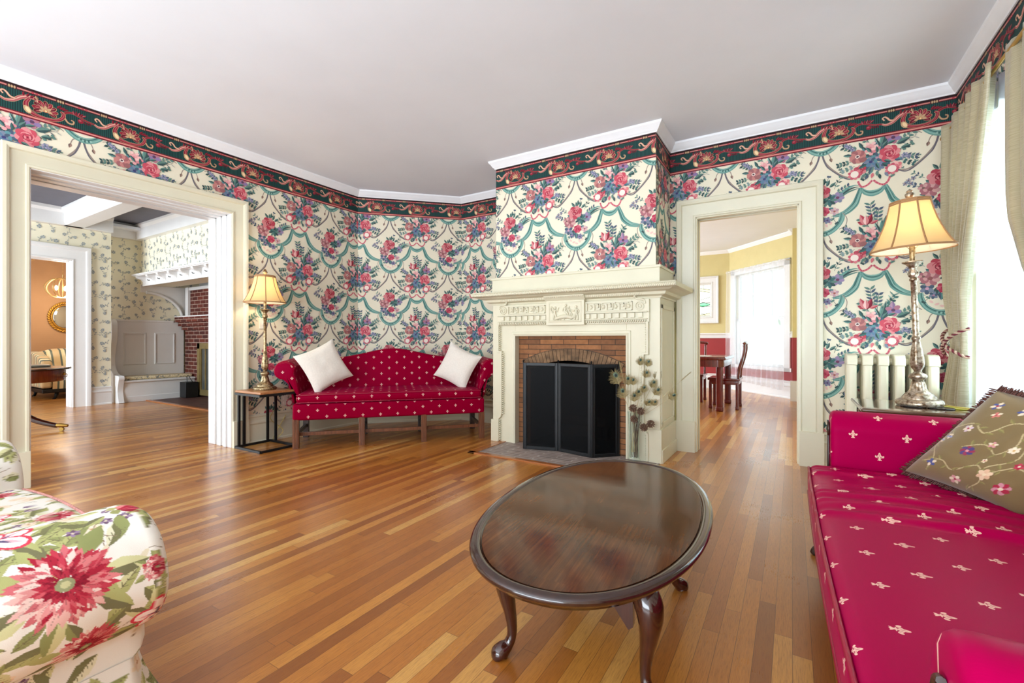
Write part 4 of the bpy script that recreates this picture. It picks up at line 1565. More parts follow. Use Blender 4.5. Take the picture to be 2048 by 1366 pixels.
rope(b, -2.95, -0.835, MF - 0.172, 1.574, 0.0175, 0.019)
rope(b, -2.95, -0.835, MF - 0.174, 1.595, 0.014, 0.010, 1.3)
b.build('carved_shelf_band', M['mantel'], fp, smooth=60)
b = MB()
for x0, x1 in ((-2.66, -2.13), (-1.69, -1.14)):
    rope(b, x0, x1, MF - 0.055, 1.522, 0.021, 0.016, 0.25)
rope(b, -2.12, -1.70, MF - 0.085, 1.530, 0.021, 0.016, 0.25)
b.build('egg_and_dart_band', M['mantel'], fp, smooth=60)
# frieze: eared architrave, dentils, key pattern
b = MB()
for s in (-1, 1):
    def X(a):
        return CX + s * a
    # upper ear with bead strip, narrow middle, flared foot
    pts = [(0.22, 1.262), (0.80, 1.262), (0.80, 0.975), (0.762, 0.975), (0.762, 0.31), (0.775, 0.275), (0.80, 0.255), (0.80, 0.012)]
    pth = [(X(a), MF, z) for a, z in pts]
    pr = [(-0.012, 0.0), (-0.012, 0.030), (0.006, 0.030), (0.010, 0.0)]
    if s < 0:
        b.sweep(pth, (0, -1, 0), pr)
    else:
        b.sweep(pth, (0, -1, 0), pr)
    x0, x1 = sorted((X(0.20), X(0.815)))
    b.box(x0, x1, MF - 0.030, MF + 0.01, 1.352, 1.468)
    b.box(x0, x1, MF - 0.022, MF + 0.01, 1.262, 1.352)
    x0, x1 = sorted((X(0.20), X(0.80)))
    b.box(x0, x1, MF - 0.040, MF + 0.01, 1.352, 1.362)
    b.box(x0, x1, MF - 0.040, MF + 0.01, 1.290, 1.298)
b.build('eared_architrave', M['mantel'], fp, smooth=0, bevel=0.0025)
for s in (-1, 1):
    for i in range(8):
        b = MB()
        a = CX + s * (0.235 + i * 0.072)
        b.box(a - 0.019, a + 0.019, MF - 0.040, MF, 1.304, 1.348)
        b.build('dentil', M['mantel'], fp, smooth=0, bevel=0.002)
for s in (-1, 1):
    b = MB()
    x0, x1 = sorted((CX + s * 0.215, CX + s * 0.79))
    rope(b, x0, x1, MF - 0.036, 1.272, 0.020, 0.015, 0.4)
    b.build('carved_band', M['mantel'], fp, smooth=60)
    # beads down the legs
    for a, z0, z1 in ((0.785, 0.985, 1.25), (0.745, 0.30, 0.965), (0.785, 0.02, 0.245)):
        b = MB()
        n = int((z1 - z0) / 0.021)
        for i in range(n):
            z = z0 + (z1 - z0) * (i + 0.5) / n
            b.sphere((CX + s * a, MF - 0.012, z), (0.012, 0.013, 0.0075), 8, 5)
        b.build('bead_moulding', M['mantel'], fp, smooth=60)
for s in (-1, 1):
    b = MB()

    def K(x0, x1, z0, z1, d=0.014):
        p, q = sorted((CX + s * x0, CX + s * x1))
        b.box(p, q, MF - 0.030 - d, MF - 0.028, z0, z1)
    K(0.225, 0.665, 1.372, 1.378)
    K(0.225, 0.665, 1.448, 1.454)
    K(0.225, 0.231, 1.372, 1.454)
    K(0.659, 0.665, 1.372, 1.454)
    for k in range(3):
        o = 0.30 + k * 0.122
        K(o, o + 0.007, 1.382, 1.440)
        K(o, o + 0.045, 1.434, 1.441)
        K(o + 0.038, o + 0.045, 1.408, 1.441)
        K(o + 0.018, o + 0.045, 1.404, 1.411)
        K(o + 0.055, o + 0.062, 1.384, 1.446)
        K(o + 0.018, o + 0.062, 1.382, 1.389)
        K(o + 0.062, o + 0.085, 1.440, 1.447)
    for k in range(4):
        o = 0.265 + k * 0.122
        b.sphere((CX + s * o, MF - 0.034, 1.412), (0.015, 0.008, 0.018), 8, 5)
        for q in range(6):
            a = q * 1.047
            b.sphere((CX + s * o + 0.014 * math.cos(a), MF - 0.034, 1.412 + 0.018 * math.sin(a)), (0.006, 0.006, 0.006), 6, 4)
    b.build('key_pattern_frieze', M['mantel'], fp, smooth=40)
# scroll consoles at the ends of the frieze
for s in (-1, 1):
    b = MB()
    c0 = Vector((CX + s * 0.735, MF - 0.034, 1.408))
    pts = []
    for i in range(34):
        a = 0.5 + i * 0.40
        r = 0.047 * (1 - i / 38.0)
        pts.append(c0 + Vector((s * r * 1.1 * math.cos(a), 0, r * math.sin(a))))
    b.tube(pts, 0.006, 6)
    b.tube(catmull([c0 + Vector((s * 0.047, 0, 0.02)), c0 + Vector((s * 0.03, 0, 0.055)), c0 + Vector((s * -0.03, 0, 0.066)), c0 + Vector((s * -0.05, 0, 0.085))], 4), 0.008, 6)
    b.sphere(c0 + Vector((s * -0.048, -0.004, 0.088)), 0.012, 8, 6)
    b.tube(catmull([c0 + Vector((s * -0.04, -0.01, 0.10)), c0 + Vector((s * -0.018, -0.02, 0.12)), c0 + Vector((s * -0.02, -0.025, 0.15))], 3), 0.007, 6)
    # plate behind
    p = [(0.79, 1.355), (0.80, 1.40), (0.785, 1.445), (0.74, 1.463), (0.68, 1.463), (0.68, 1.355)]
    b.prism([(CX + s * a, z) for a, z in p], (0, MF - 0.028, 0), (1, 0, 0), (0, 0, 1), (0, 0.03, 0))
    b.build('scroll_console', M['mantel'], fp, smooth=50)
# centre tablet with figures in relief
b = MB()
b.box(CX - 0.205, CX + 0.205, MF - 0.055, MF, 1.246, 1.50)
b.sweep([(CX - 0.215, MF - 0.055, 1.50), (CX + 0.215, MF - 0.055, 1.50)], (0, 0, 1), [(0, -0.012), (-0.012, 0.0), (-0.04, 0.03), (-0.04, 0.05), (0.06, 0.05), (0.06, -0.012)])
tab = b.build('centre_tablet', M['mantel'], fp, smooth=20, bevel=0.003)
b = MB()
b.sweep([(CX - 0.165, MF - 0.055, 1.288), (CX - 0.165, MF - 0.055, 1.462), (CX + 0.165, MF - 0.055, 1.462), (CX + 0.165, MF - 0.055, 1.288)], (0, -1, 0), [(0, 0), (0, 0.005), (0.008, 0.007), (0.014, 0)], closed=True)
yy = MF - 0.060


def fig(x, z, h, lean=0.0, arm=(0.5, 0.5), legs=(-0.1, 0.12), m=1):
    P = lambda a, c: (CX + x + m * (a * h + lean * c * h), yy, z + c * h)
    b.sphere(P(0.02, 0.92), (0.1 * h, 0.06 * h, 0.105 * h), 8, 6)
    b.tube([P(0, 0.82), P(0, 0.68), P(0, 0.5), P(0, 0.42)], [0.04 * h, 0.11 * h, 0.10 * h, 0.11 * h], 8)
    for l in legs:
        b.tube([P(l * 0.4, 0.44), P(l, 0.24), P(l * 1.2, 0.02), P(l * 1.2 + 0.09, 0.0)], [0.085 * h, 0.065 * h, 0.04 * h, 0.03 * h], 7)
    b.tube([P(0.07, 0.76), P(0.2, 0.62), P(0.2 + arm[0] * 0.3, 0.5 + arm[1] * 0.4)], [0.05 * h, 0.04 * h, 0.03 * h], 6)
    b.tube([P(-0.07, 0.76), P(-0.2, 0.62), P(-0.18 + arm[1] * 0.1, 0.46)], [0.05 * h, 0.04 * h, 0.03 * h], 6)


fig(-0.105, 1.295, 0.135, 0.0, (0.4, 1.1))
b.tube(catmull([(CX - 0.115, yy, 1.40), (CX - 0.145, yy, 1.43), (CX - 0.15, yy, 1.40), (CX - 0.13, yy, 1.37)], 3), 0.007, 6)
fig(-0.005, 1.325, 0.125, 0.15, (0.9, 0.1), (0.15, 0.3))
fig(0.055, 1.33, 0.10, -0.1, (0.8, 0.2), (0.1, 0.25))
fig(0.125, 1.297, 0.135, 0.0, (0.5, 0.4), (-0.1, 0.08), -1)
b.tube(catmull([(CX - 0.10, yy, 1.305), (CX - 0.04, yy, 1.325), (CX + 0.03, yy, 1.33), (CX + 0.08, yy, 1.318), (CX + 0.11, yy, 1.34)], 4), [0.012, 0.014, 0.017, 0.019, 0.021, 0.022, 0.022, 0.021, 0.02, 0.019, 0.018, 0.017, 0.016, 0.014, 0.012, 0.01, 0.008][:17], 8)
for sx in (-0.06, -0.02, 0.05, 0.09):
    b.tube([(CX + sx, yy, 1.322), (CX + sx + 0.02, yy, 1.305), (CX + sx + 0.012, yy, 1.292)], [0.009, 0.006, 0.005], 6)
b.tube([(CX - 0.15, yy, 1.291), (CX + 0.15, yy, 1.291)], 0.004, 6)
b.build('relief_figures', M['mantel'], tab, smooth=70)

# brick face with a segmental arch
BYF = 4.20
b = MB()
R1, R2, zc, hw = 1.075, 1.19, -0.18, 0.455
arc_in = [(CX - hw + 2 * hw * i / 24, zc + math.sqrt(R1 * R1 - (-hw + 2 * hw * i / 24) ** 2)) for i in range(25)]
left = [(OX0 - 0.02, 0.0), (CX - hw, 0.0)] + arc_in + [(CX + hw, 0.0), (OX1 + 0.02, 0.0), (OX1 + 0.02, OZ + 0.03), (OX0 - 0.02, OZ + 0.03)]
# split into quads so that the concave hole stays clean
for i in range(24):
    (xa, za), (xb, zb) = arc_in[i], arc_in[i + 1]
    b.prism([(xa, za), (xb, zb), (xb, OZ + 0.03), (xa, OZ + 0.03)], (0, BYF, 0), (1, 0, 0), (0, 0, 1), (0, 0.1, 0))
b.box(OX0 - 0.02, CX - hw, BYF, BYF + 0.1, 0.006, OZ + 0.03)
b.box(CX + hw, OX1 + 0.02, BYF, BYF + 0.1, 0.006, OZ + 0.03)
b.build('brick_face', M['romanbrick'], fp, smooth=0)
b = MB()
th = math.asin(0.56 / R2)
nv = 27
b2 = MB()
for i in range(nv):
    a0, a1 = -th + 2 * th * i / nv, -th + 2 * th * (i + 1) / nv
    g = 0.0022
    q = []
    for r, a in ((R1 - 0.004, a0 + g / R1), (R1 - 0.004, a1 - g / R1), (R2, a1 - g / R2), (R2, a0 + g / R2)):
        q.append((CX + r * math.sin(a), zc + r * math.cos(a)))
    d = rng.uniform(0.006, 0.011)
    b.prism(q, (0, BYF, 0), (1, 0, 0), (0, 0, 1), (0, -d, 0))
    q2 = [(CX + r * math.sin(a), zc + r * math.cos(a)) for r, a in ((R1, a0), (R1, a1), (R2 + 0.005, a1), (R2 + 0.005, a0))]
    b2.prism(q2, (0, BYF, 0), (1, 0, 0), (0, 0, 1), (0, -0.003, 0))
arch = b.build('brick_arch', M['voussoir'], fp, smooth=0, bevel=0.002)
b2.build('arch_mortar', M['mortar'], arch, smooth=0)
b = MB()
y0, y1 = BYF + 0.1, BYF + 0.58
b.box(CX - 0.52, CX + 0.52, y1, y1 + 0.03, 0.006, 1.0)
b.box(CX - 0.54, CX - hw - 0.02, y0, y1, 0.006, 1.0)
b.box(CX + hw + 0.02, CX + 0.54, y0, y1, 0.006, 1.0)
b.box(CX - 0.54, CX + 0.54, y0 - 0.05, y1, 0.96, 1.0)
b.box(CX - 0.52, CX + 0.52, y0 - 0.1, y1, 0.006, 0.012)
b.build('firebox', M['firebox'], fp, smooth=0)
# andirons glimpsed through the screen
for s in (-1, 1):
    b = MB()
    x = CX + s * 0.2
    b.lathe([(0.0, 0.0), (0.05, 0.0), (0.05, 0.02), (0.018, 0.05), (0.03, 0.10), (0.012, 0.16), (0.03, 0.24), (0.034, 0.27), (0.014, 0.32), (0.022, 0.36), (0.0, 0.40)], (x, BYF + 0.15, 0.012), 14)
    b.tube([(x, BYF + 0.15, 0.08), (x, BYF + 0.48, 0.08), (x, BYF + 0.5, 0.02)], 0.012, 8)
    ao = b.build('andiron', M['brass'], smooth=40)
    pivot(ao, (x, BYF + 0.3, 0.012))
    tag(ao, 'dull brass andiron behind the %s panel of the fire screen' % ('first' if s < 0 else 'last'), 'andiron', 'andirons in the firebox')
for k, (lx, ly, lz, an, rr) in enumerate(((-0.02, 0.22, 0.15, 0.05, 0.055), (0.03, 0.32, 0.15, -0.08, 0.06), (0.0, 0.27, 0.25, 0.1, 0.05))):
    b = MB()
    d = Vector((math.cos(an), math.sin(an), 0)) * 0.28
    c = Vector((CX + lx, BYF + ly, lz))
    b.tube([c - d, c - d * 0.4, c + d * 0.3, c + d], [rr, rr * 1.05, rr * 0.97, rr], 12)
    lo = b.build('firewood_log', plain('bark_%s' % 'abc'[k], (92, 80, 68), 0.9, var=0.4, scale=30, bump=0.4), smooth=50)
    pivot(lo, c)
    tag(lo, ('front split log lying across the andirons behind the screen', 'rear split log lying across the andirons behind the screen', 'topmost log of the stack behind the fire screen')[k], 'log', 'logs in the firebox')

# ------------------------------------------------------------------ folding fire screen
sc = thing('fire_screen', 'black three-panel folding mesh fire screen on the hearth', 'fire screen', (-1.86, 4.02, 0.006))
SP = [(-2.304, 3.960), (-1.960, 4.050), (-1.588, 3.978), (-1.392, 4.180)]
for i in range(3):
    p, q = Vector((*SP[i], 0.008)), Vector((*SP[i + 1], 0.008))
    u = (q - p).normalized()
    L = (q - p).length
    n = Vector((-u.y, u.x, 0))
    Tm = Matrix(((u.x, n.x, 0, p.x), (u.y, n.y, 0, p.y), (0, 0, 1, p.z), (0, 0, 0, 1)))
    fr = MB()
    h = 0.865
    for x0, x1, z0, z1 in ((0.006, 0.030, 0, h), (L - 0.030, L - 0.006, 0, h), (0.03, L - 0.03, 0, 0.026), (0.03, L - 0.03, h - 0.03, h)):
        fr.box(x0, x1, -0.010, 0.010, z0, z1, 0, Tm)
    for x0, x1, z0, z1 in ((0.030, 0.036, 0.026, h - 0.03), (L - 0.036, L - 0.030, 0.026, h - 0.03), (0.03, L - 0.03, 0.026, 0.032), (0.03, L - 0.03, h - 0.036, h - 0.03)):
        fr.box(x0, x1, -0.006, 0.006, z0, z1, 0, Tm)
    pn = fr.build('panel_frame', M['screenframe'], sc, smooth=0, bevel=0.003)
    ms = MB()
    ms.box(0.032, L - 0.032, -0.001, 0.001, 0.028, h - 0.032, 0, Tm)
    ms.build('wire_mesh', M['wiremesh'], pn, smooth=0)
for i in range(4):
    hb = MB()
    hb.tube([(SP[i][0], SP[i][1], 0.008), (SP[i][0], SP[i][1], 0.872)], 0.007, 8)
    hb.lathe([(0.007, 0), (0.010, 0.006), (0.006, 0.012), (0.011, 0.022), (0.0, 0.036)], (SP[i][0], SP[i][1], 0.872), 10)
    hb.build('hinge_post', M['screenframe'], sc, smooth=40)

# ------------------------------------------------------------------ glass vase with peacock feathers and cones
VX, VY = -1.205, 4.035
vb = MB()
vb.lathe([(0.0, 0.0), (0.062, 0.0), (0.066, 0.008), (0.058, 0.022), (0.048, 0.04), (0.045, 0.10), (0.047, 0.28), (0.055, 0.42), (0.058, 0.455), (0.054, 0.455), (0.051, 0.42), (0.043, 0.28), (0.041, 0.10), (0.042, 0.05), (0.0, 0.035)], (0, 0, 0), 28)
vo = vb.build('glass_vase', M['vglass'], smooth=60)
vo.location = (VX, VY, 0.006)
tag(vo, 'tall clear flared glass vase at the foot of the mantel', 'vase')
fm = plain('feather_barb', (152, 134, 88), 0.6, var=0.3, scale=60)
fe1, fe2 = plain('feather_eye_green', (92, 112, 88), 0.4, var=0.3, scale=80), plain('feather_eye_core', (30, 44, 48), 0.35)
fq = plain('feather_quill', (196, 178, 136), 0.5)
rf = random.Random(21)
CAMD = Vector((0.55, -0.83, 0))


def feather(px, pz, dep, size, label, eye=True, bend=0.0):
    """px,pz = tip position across (towards the right of the mantel) and height"""
    base = Vector((VX + rf.uniform(-0.02, 0.02), VY + rf.uniform(-0.02, 0.02), 0.10))
    tip = Vector((VX + px * 0.86, VY + px * 0.35 + dep, pz))
    mid = base.lerp(tip, 0.5) + Vector((-px * 0.12, 0.01, 0.06))
    neck = Vector((VX + px * 0.06, VY + dep * 0.1, 0.46))
    t = thing('peacock_feather', label, 'feather', (VX, VY, 0.0), 0, 'dried peacock feathers in the vase')
    s = MB()
    cv = catmull([base, neck, mid.lerp(neck, 0.35), tip], 5)
    s.tube(cv, [0.0026 - 0.0017 * i / (len(cv) - 1) for i in range(len(cv))], 5)
    s.build('quill', fq, t, smooth=80)
    d = (cv[-1] - cv[-4]).normalized()
    side = d.cross(CAMD.normalized())
    if side.length < 0.1:
        side = Vector((1, 0, 0))
    side.normalize()
    bb = MB()
    n = 36 if eye else 16
    for i in range(n):
        f = i / (n - 1)
        o = tip - d * size * 1.7 * (1 - f)
        w = size * (0.85 + 0.9 * math.sin(math.pi * min(1, f * 1.05)) ** 0.8) if eye else size * 0.18
        for sg in (-1, 1):
            j = rf.uniform(0.8, 1.15)
            e = o + (side * sg * w * j * (1 - 0.55 * f) + d * size * (0.35 + 0.55 * f) * j) * 0.9 + CAMD * rf.uniform(-0.008, 0.008)
            m = o.lerp(e, 0.5) + d * size * 0.10
            bb.tube([o, m, e], [0.0012, 0.0011, 0.0005], 3, caps=False)
    bb.build('barbs', fm, t, smooth=0)
    if eye:
        c = tip - d * size * 0.22
        nn = CAMD.normalized()
        Tm = Matrix((side, d, nn)).transposed()
        e1 = MB()
        e1.sphere(c + nn * 0.004, (size * 0.36, size * 0.42, 0.002), 14, 6, T=Tm)
        eo = e1.build('eye_ring', fe1, t, smooth=60)
        e2 = MB()
        e2.sphere(c + nn * 0.0055 - d * size * 0.05, (size * 0.20, size * 0.23, 0.002), 12, 6, T=Tm)
        e2.build('eye_spot', fe2, eo, smooth=60)
    return t


FL = 'dried tan peacock feather with a dark round eye in the glass vase'
for px, pz, dp, sz, lb in ((0.06, 0.93, 0.0, 0.034, 'uppermost dark-eyed peacock feather in the glass vase'), (0.13, 0.915, 0.02, 0.032, FL), (0.125, 0.82, -0.02, 0.034, FL), (-0.17, 0.80, -0.03, 0.060, 'bleached drooping feather leaning left over the fire screen'),
                           (-0.10, 0.66, -0.04, 0.050, FL), (0.0, 0.755, -0.03, 0.034, FL), (0.19, 0.735, -0.01, 0.038, FL), (0.11, 0.69, -0.05, 0.034, FL), (0.235, 0.67, -0.03, 0.040, FL),
                           (0.06, 0.655, -0.06, 0.036, FL), (0.385, 0.625, -0.05, 0.038, 'lone dark-eyed feather reaching furthest right from the vase'), (0.16, 0.565, -0.06, 0.032, FL), (0.215, 0.565, -0.06, 0.030, FL),
                           (-0.06, 0.765, 0.0, 0.042, FL), (0.02, 0.62, -0.06, 0.040, FL), (0.22, 0.80, 0.03, 0.036, FL)):
    feather(px, pz, dp, sz, lb)
feather(0.50, 0.80, -0.02, 0.05, 'thin bare plume stretching right across the mantel side', eye=False)
feather(-0.13, 0.88, -0.01, 0.05, 'thin bare plume behind the drooping bleached feather', eye=False)
cm = plain('pine_cone_scale', (112, 84, 66), 0.7, var=0.35, scale=90)
for k, (px, pz, dp, lb) in enumerate(((0.005, 0.50, -0.055, 'pine cone tucked highest at the vase rim'), (0.075, 0.475, -0.06, 'pine cone in the middle of the feathers at the rim'), (0.025, 0.405, -0.075, 'pine cone hanging against the front of the vase'), (0.105, 0.335, -0.075, 'lowest pine cone beside the vase neck'), (0.165, 0.365, -0.06, 'spiky pine cone furthest right of the vase'))):
    c = Vector((VX + px * 0.9, VY + px * 0.4 + dp, pz))
    pc = MB()
    ax = Vector((rf.uniform(-0.6, 0.6), -0.8, rf.uniform(-0.5, 0.3))).normalized()
    q = ax.to_track_quat('Z', 'Y').to_matrix()
    for i in range(44):
        f = i / 43
        a = i * 2.4
        r = 0.030 * math.sin(math.pi * (0.12 + 0.8 * f)) + 0.004
        o = Vector((r * 0.4 * math.cos(a), r * 0.4 * math.sin(a), -0.028 + 0.056 * f))
        e = Vector((r * 1.15 * math.cos(a), r * 1.15 * math.sin(a), -0.022 + 0.06 * f))
        pc.tube([c + q @ o, c + q @ o.lerp(e, 0.6), c + q @ e], [0.003, 0.006, 0.002], 5)
    co = pc.build('pine_cone', cm, smooth=0)
    pivot(co, c)
    tag(co, lb, 'pine cone', 'pine cones in the vase')
tw = MB()
for k in range(9):
    a = Vector((VX + rf.uniform(-0.03, 0.03), VY + rf.uniform(-0.03, 0.03), 0.05))
    e = Vector((VX + rf.uniform(-0.02, 0.12), VY - 0.04 + rf.uniform(-0.02, 0.02), rf.uniform(0.36, 0.5)))
    tw.tube(catmull([a, a.lerp(e, 0.5) + Vector((0, 0, 0.05)), e], 4), 0.0028, 5)
to = tw.build('dried_twigs', plain('twig_brown', (104, 82, 72), 0.8, var=0.3), smooth=80)
pivot(to, (VX, VY, 0.05))
tag(to, 'bundle of dry brown twigs standing inside the glass vase', 'twigs')

# ------------------------------------------------------------------ camelback sofa in the corner
sf = thing('camelback_sofa', 'crimson fleur-de-lis camelback sofa on square wooden legs, set across the corner', 'sofa', (-3.628, 3.4725, 0), math.atan2(1.385, 1.304))
TS = PMAT[sf.name]
HL = 0.985


def sb(b, name, mat, parent=sf, **kw):
    return b.build(name, mat, parent, world=False, **kw)


leg_o = {}
for k, u in enumerate((-0.955, -0.32, 0.32, 0.955)):
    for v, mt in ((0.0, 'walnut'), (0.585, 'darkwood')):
        b = MB()
        w = 0.029
        b.box(u - w, u + w, v - w, v + w, 0, 0.30)
        if v == 0.0:
            for g in (-0.014, 0.0, 0.014):
                b.box(u + g - 0.0035, u + g + 0.0035, v - w - 0.003, v - w + 0.004, 0.0, 0.30)
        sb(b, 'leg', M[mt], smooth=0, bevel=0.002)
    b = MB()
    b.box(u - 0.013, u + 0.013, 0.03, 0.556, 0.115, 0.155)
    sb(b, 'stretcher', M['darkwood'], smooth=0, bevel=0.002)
b = MB()
for a, c in ((-0.94, -0.335), (-0.305, 0.305), (0.335, 0.94)):
    b.box(a, c, 0.055, 0.085, 0.115, 0.150)
sb(b, 'long_stretcher', M['walnut'], smooth=0, bevel=0.002)
b = MB()
b.rbox(-HL, HL, -0.035, 0.64, 0.285, 0.452, 0.022, (24, 8, 3))
sb(b, 'seat_rail', M['crimson'], smooth=60)


def crown_d(p):
    t = 1 - (p.x / 0.97) ** 2
    if p.z > 0.5:
        p.z += 0.020 * t * (1 - ((p.y - 0.28) / 0.36) ** 2)
    return p


b = MB()
b.rbox(-0.955, 0.955, -0.045, 0.60, 0.455, 0.548, 0.040, (30, 8, 2), deform=crown_d)
cu = sb(b, 'seat_cushion', M['crimson'], smooth=60)
b = MB()
for z in (0.540, 0.464):
    b.tube([(-0.95 + 1.9 * i / 30, -0.036, z + (0.004 * (1 - (i / 15 - 1) ** 2) if z > 0.5 else 0)) for i in range(31)], 0.005, 6)
sb(b, 'piping', M['piping'], cu, smooth=80)


def back_top(u):
    a = abs(u) / 0.98
    hump = 0.115 * math.exp(-(u / 0.42) ** 2)
    ear = 0.0
    return 0.885 + hump + 0.015 * max(0, a - 0.8)


b = MB()


def backf(a, c):
    u = -1.0 + 2.0 * a
    zt = back_top(u)
    # profile: front up, over rolled top, down the back
    s = c
    if s < 0.55:
        f = s / 0.55
        return (u, 0.565 + 0.075 * f - 0.02 * math.sin(math.pi * f), 0.50 + (zt - 0.04 - 0.50) * f)
    if s < 0.75:
        f = (s - 0.55) / 0.2
        an = math.pi - math.pi * f
        return (u, 0.68 + 0.04 * math.cos(an), zt - 0.04 + 0.04 * math.sin(an))
    f = (s - 0.75) / 0.25
    return (u, 0.72, zt - 0.04 - (zt - 0.04 - 0.30) * f)


def backuv(a, c):
    p = backf(a, c)
    return (p[0], p[2] if c < 0.75 else 2 - p[2])


b.grid(backf, 60, 40, uvfn=backuv)
sb(b, 'backrest', M['crimson'], smooth=180)

for s in (-1, 1):
    b = MB()
    # cross-section (out, z): inner face, roll, under
    sec = [(0.93, 0.46), (0.945, 0.56), (0.965, 0.66), (0.99, 0.75)]
    cx_, cz_, rr = 1.085, 0.785, 0.098
    for i in range(13):
        a = math.radians(165 - i * 250 / 12)
        sec.append((cx_ + rr * math.cos(a) * 1.08, cz_ + rr * math.sin(a)))
    sec += [(1.03, 0.62), (1.0, 0.54), (0.985, 0.46), (0.985, 0.40)]
    sec = [(p.x, p.y) for p in catmull([(a, c, 0) for a, c in sec], 2)]
    ns = len(sec)
    cen = (sum(p[0] for p in sec) / ns, sum(p[1] for p in sec) / ns)
    vst = [(0.655, 1.0), (0.5, 1.0), (0.35, 1.0), (0.22, 1.0), (0.15, 1.0), (0.12, 0.985), (0.105, 0.95), (0.098, 0.88), (0.096, 0.6), (0.094, 0.02)]

    def armf(a, c):
        i = min(int(round(a * (ns - 1))), ns - 1)
        k = min(int(round(c * (len(vst) - 1))), len(vst) - 1)
        v, sc_ = vst[k]
        o = (cen[0] + (sec[i][0] - cen[0]) * sc_, cen[1] + (sec[i][1] - cen[1]) * sc_)
        rise = 0.02 * (v - 0.1)
        return (s * o[0], v + 0.03 * max(0, o[0] - 1.0), o[1] + rise)

    def armuv(a, c):
        p = armf(a, c)
        k = int(round(c * (len(vst) - 1)))
        if k < 7:
            return (p[1], a * 1.15)
        return (p[0], p[2])
    b.grid(armf, ns - 1, len(vst) - 1, uvfn=armuv)
    if s > 0:
        b.f = [list(reversed(f)) for f in b.f]
    sb(b, 'armrest', M['crimson'], smooth=70)


def pillow_mesh(a, t, n=22, pinch=0.10, fray=0.0):
    b = MB()
    for sg in (1, -1):
        def f(u, v):
            U, V = 2 * u - 1, 2 * v - 1
            x = a * U * (1 - pinch * (1 - V * V) * U * U)
            y = a * V * (1 - pinch * (1 - U * U) * V * V)
            z = sg * t * (max(0, (1 - U ** 4)) * max(0, (1 - V ** 4))) ** 0.55 * (0.75 + 0.25 * (1 - U * U) * (1 - V * V))
            z += 0.006 * mnoise.noise(Vector((x * 14, y * 14, sg * 3.0)))* (1 - U ** 4) * (1 - V ** 4)
            return (x, y, z)
        b.grid(f, n, n, uvfn=lambda u, v: (u * 2 * a, v * 2 * a))
        if sg < 0:
            k = n * n
            b.f[-k:] = [list(reversed(f)) for f in b.f[-k:]]
    return b


def place_pillow(name, b, mat, loc, normal, up, label, cat='cushion', roll=0.0, group=None):
    o = b.build(name, mat, smooth=180)
    n = Vector(normal).normalized()
    u = Vector(up)
    u = (u - n * u.dot(n)).normalized()
    x = u.cross(n)
    R = Matrix((x, u, n)).transposed().to_4x4()
    R = Matrix.Translation(loc) @ R @ Matrix.Rotation(roll, 4, 'Z')
    o.matrix_world = R
    tag(o, label, cat, group)
    return o


def sofa_pt(u, v, z):
    return TS @ Vector((u, v, z))


nv_ = (TS.to_3x3() @ Vector((0.45, -0.85, 0.28)))
place_pillow('throw_pillow', pillow_mesh(0.235, 0.07), M['ivory'], sofa_pt(-0.72, 0.24, 0.815), nv_, (0, 0, 1), 'white damask pillow on its corner against the sofa arm beside the lamp', roll=math.radians(24))
nv_ = (TS.to_3x3() @ Vector((-0.50, -0.82, 0.22)))
place_pillow('throw_pillow', pillow_mesh(0.225, 0.07), M['ivory'], sofa_pt(0.73, 0.30, 0.795), nv_, (0, 0, 1), 'white damask pillow leaning on the sofa arm beside the fireplace', roll=math.radians(-24))


# ------------------------------------------------------------------ buffet lamps
def flute(n, d):
    return lambda a, i: 1 + d * math.cos(n * a)


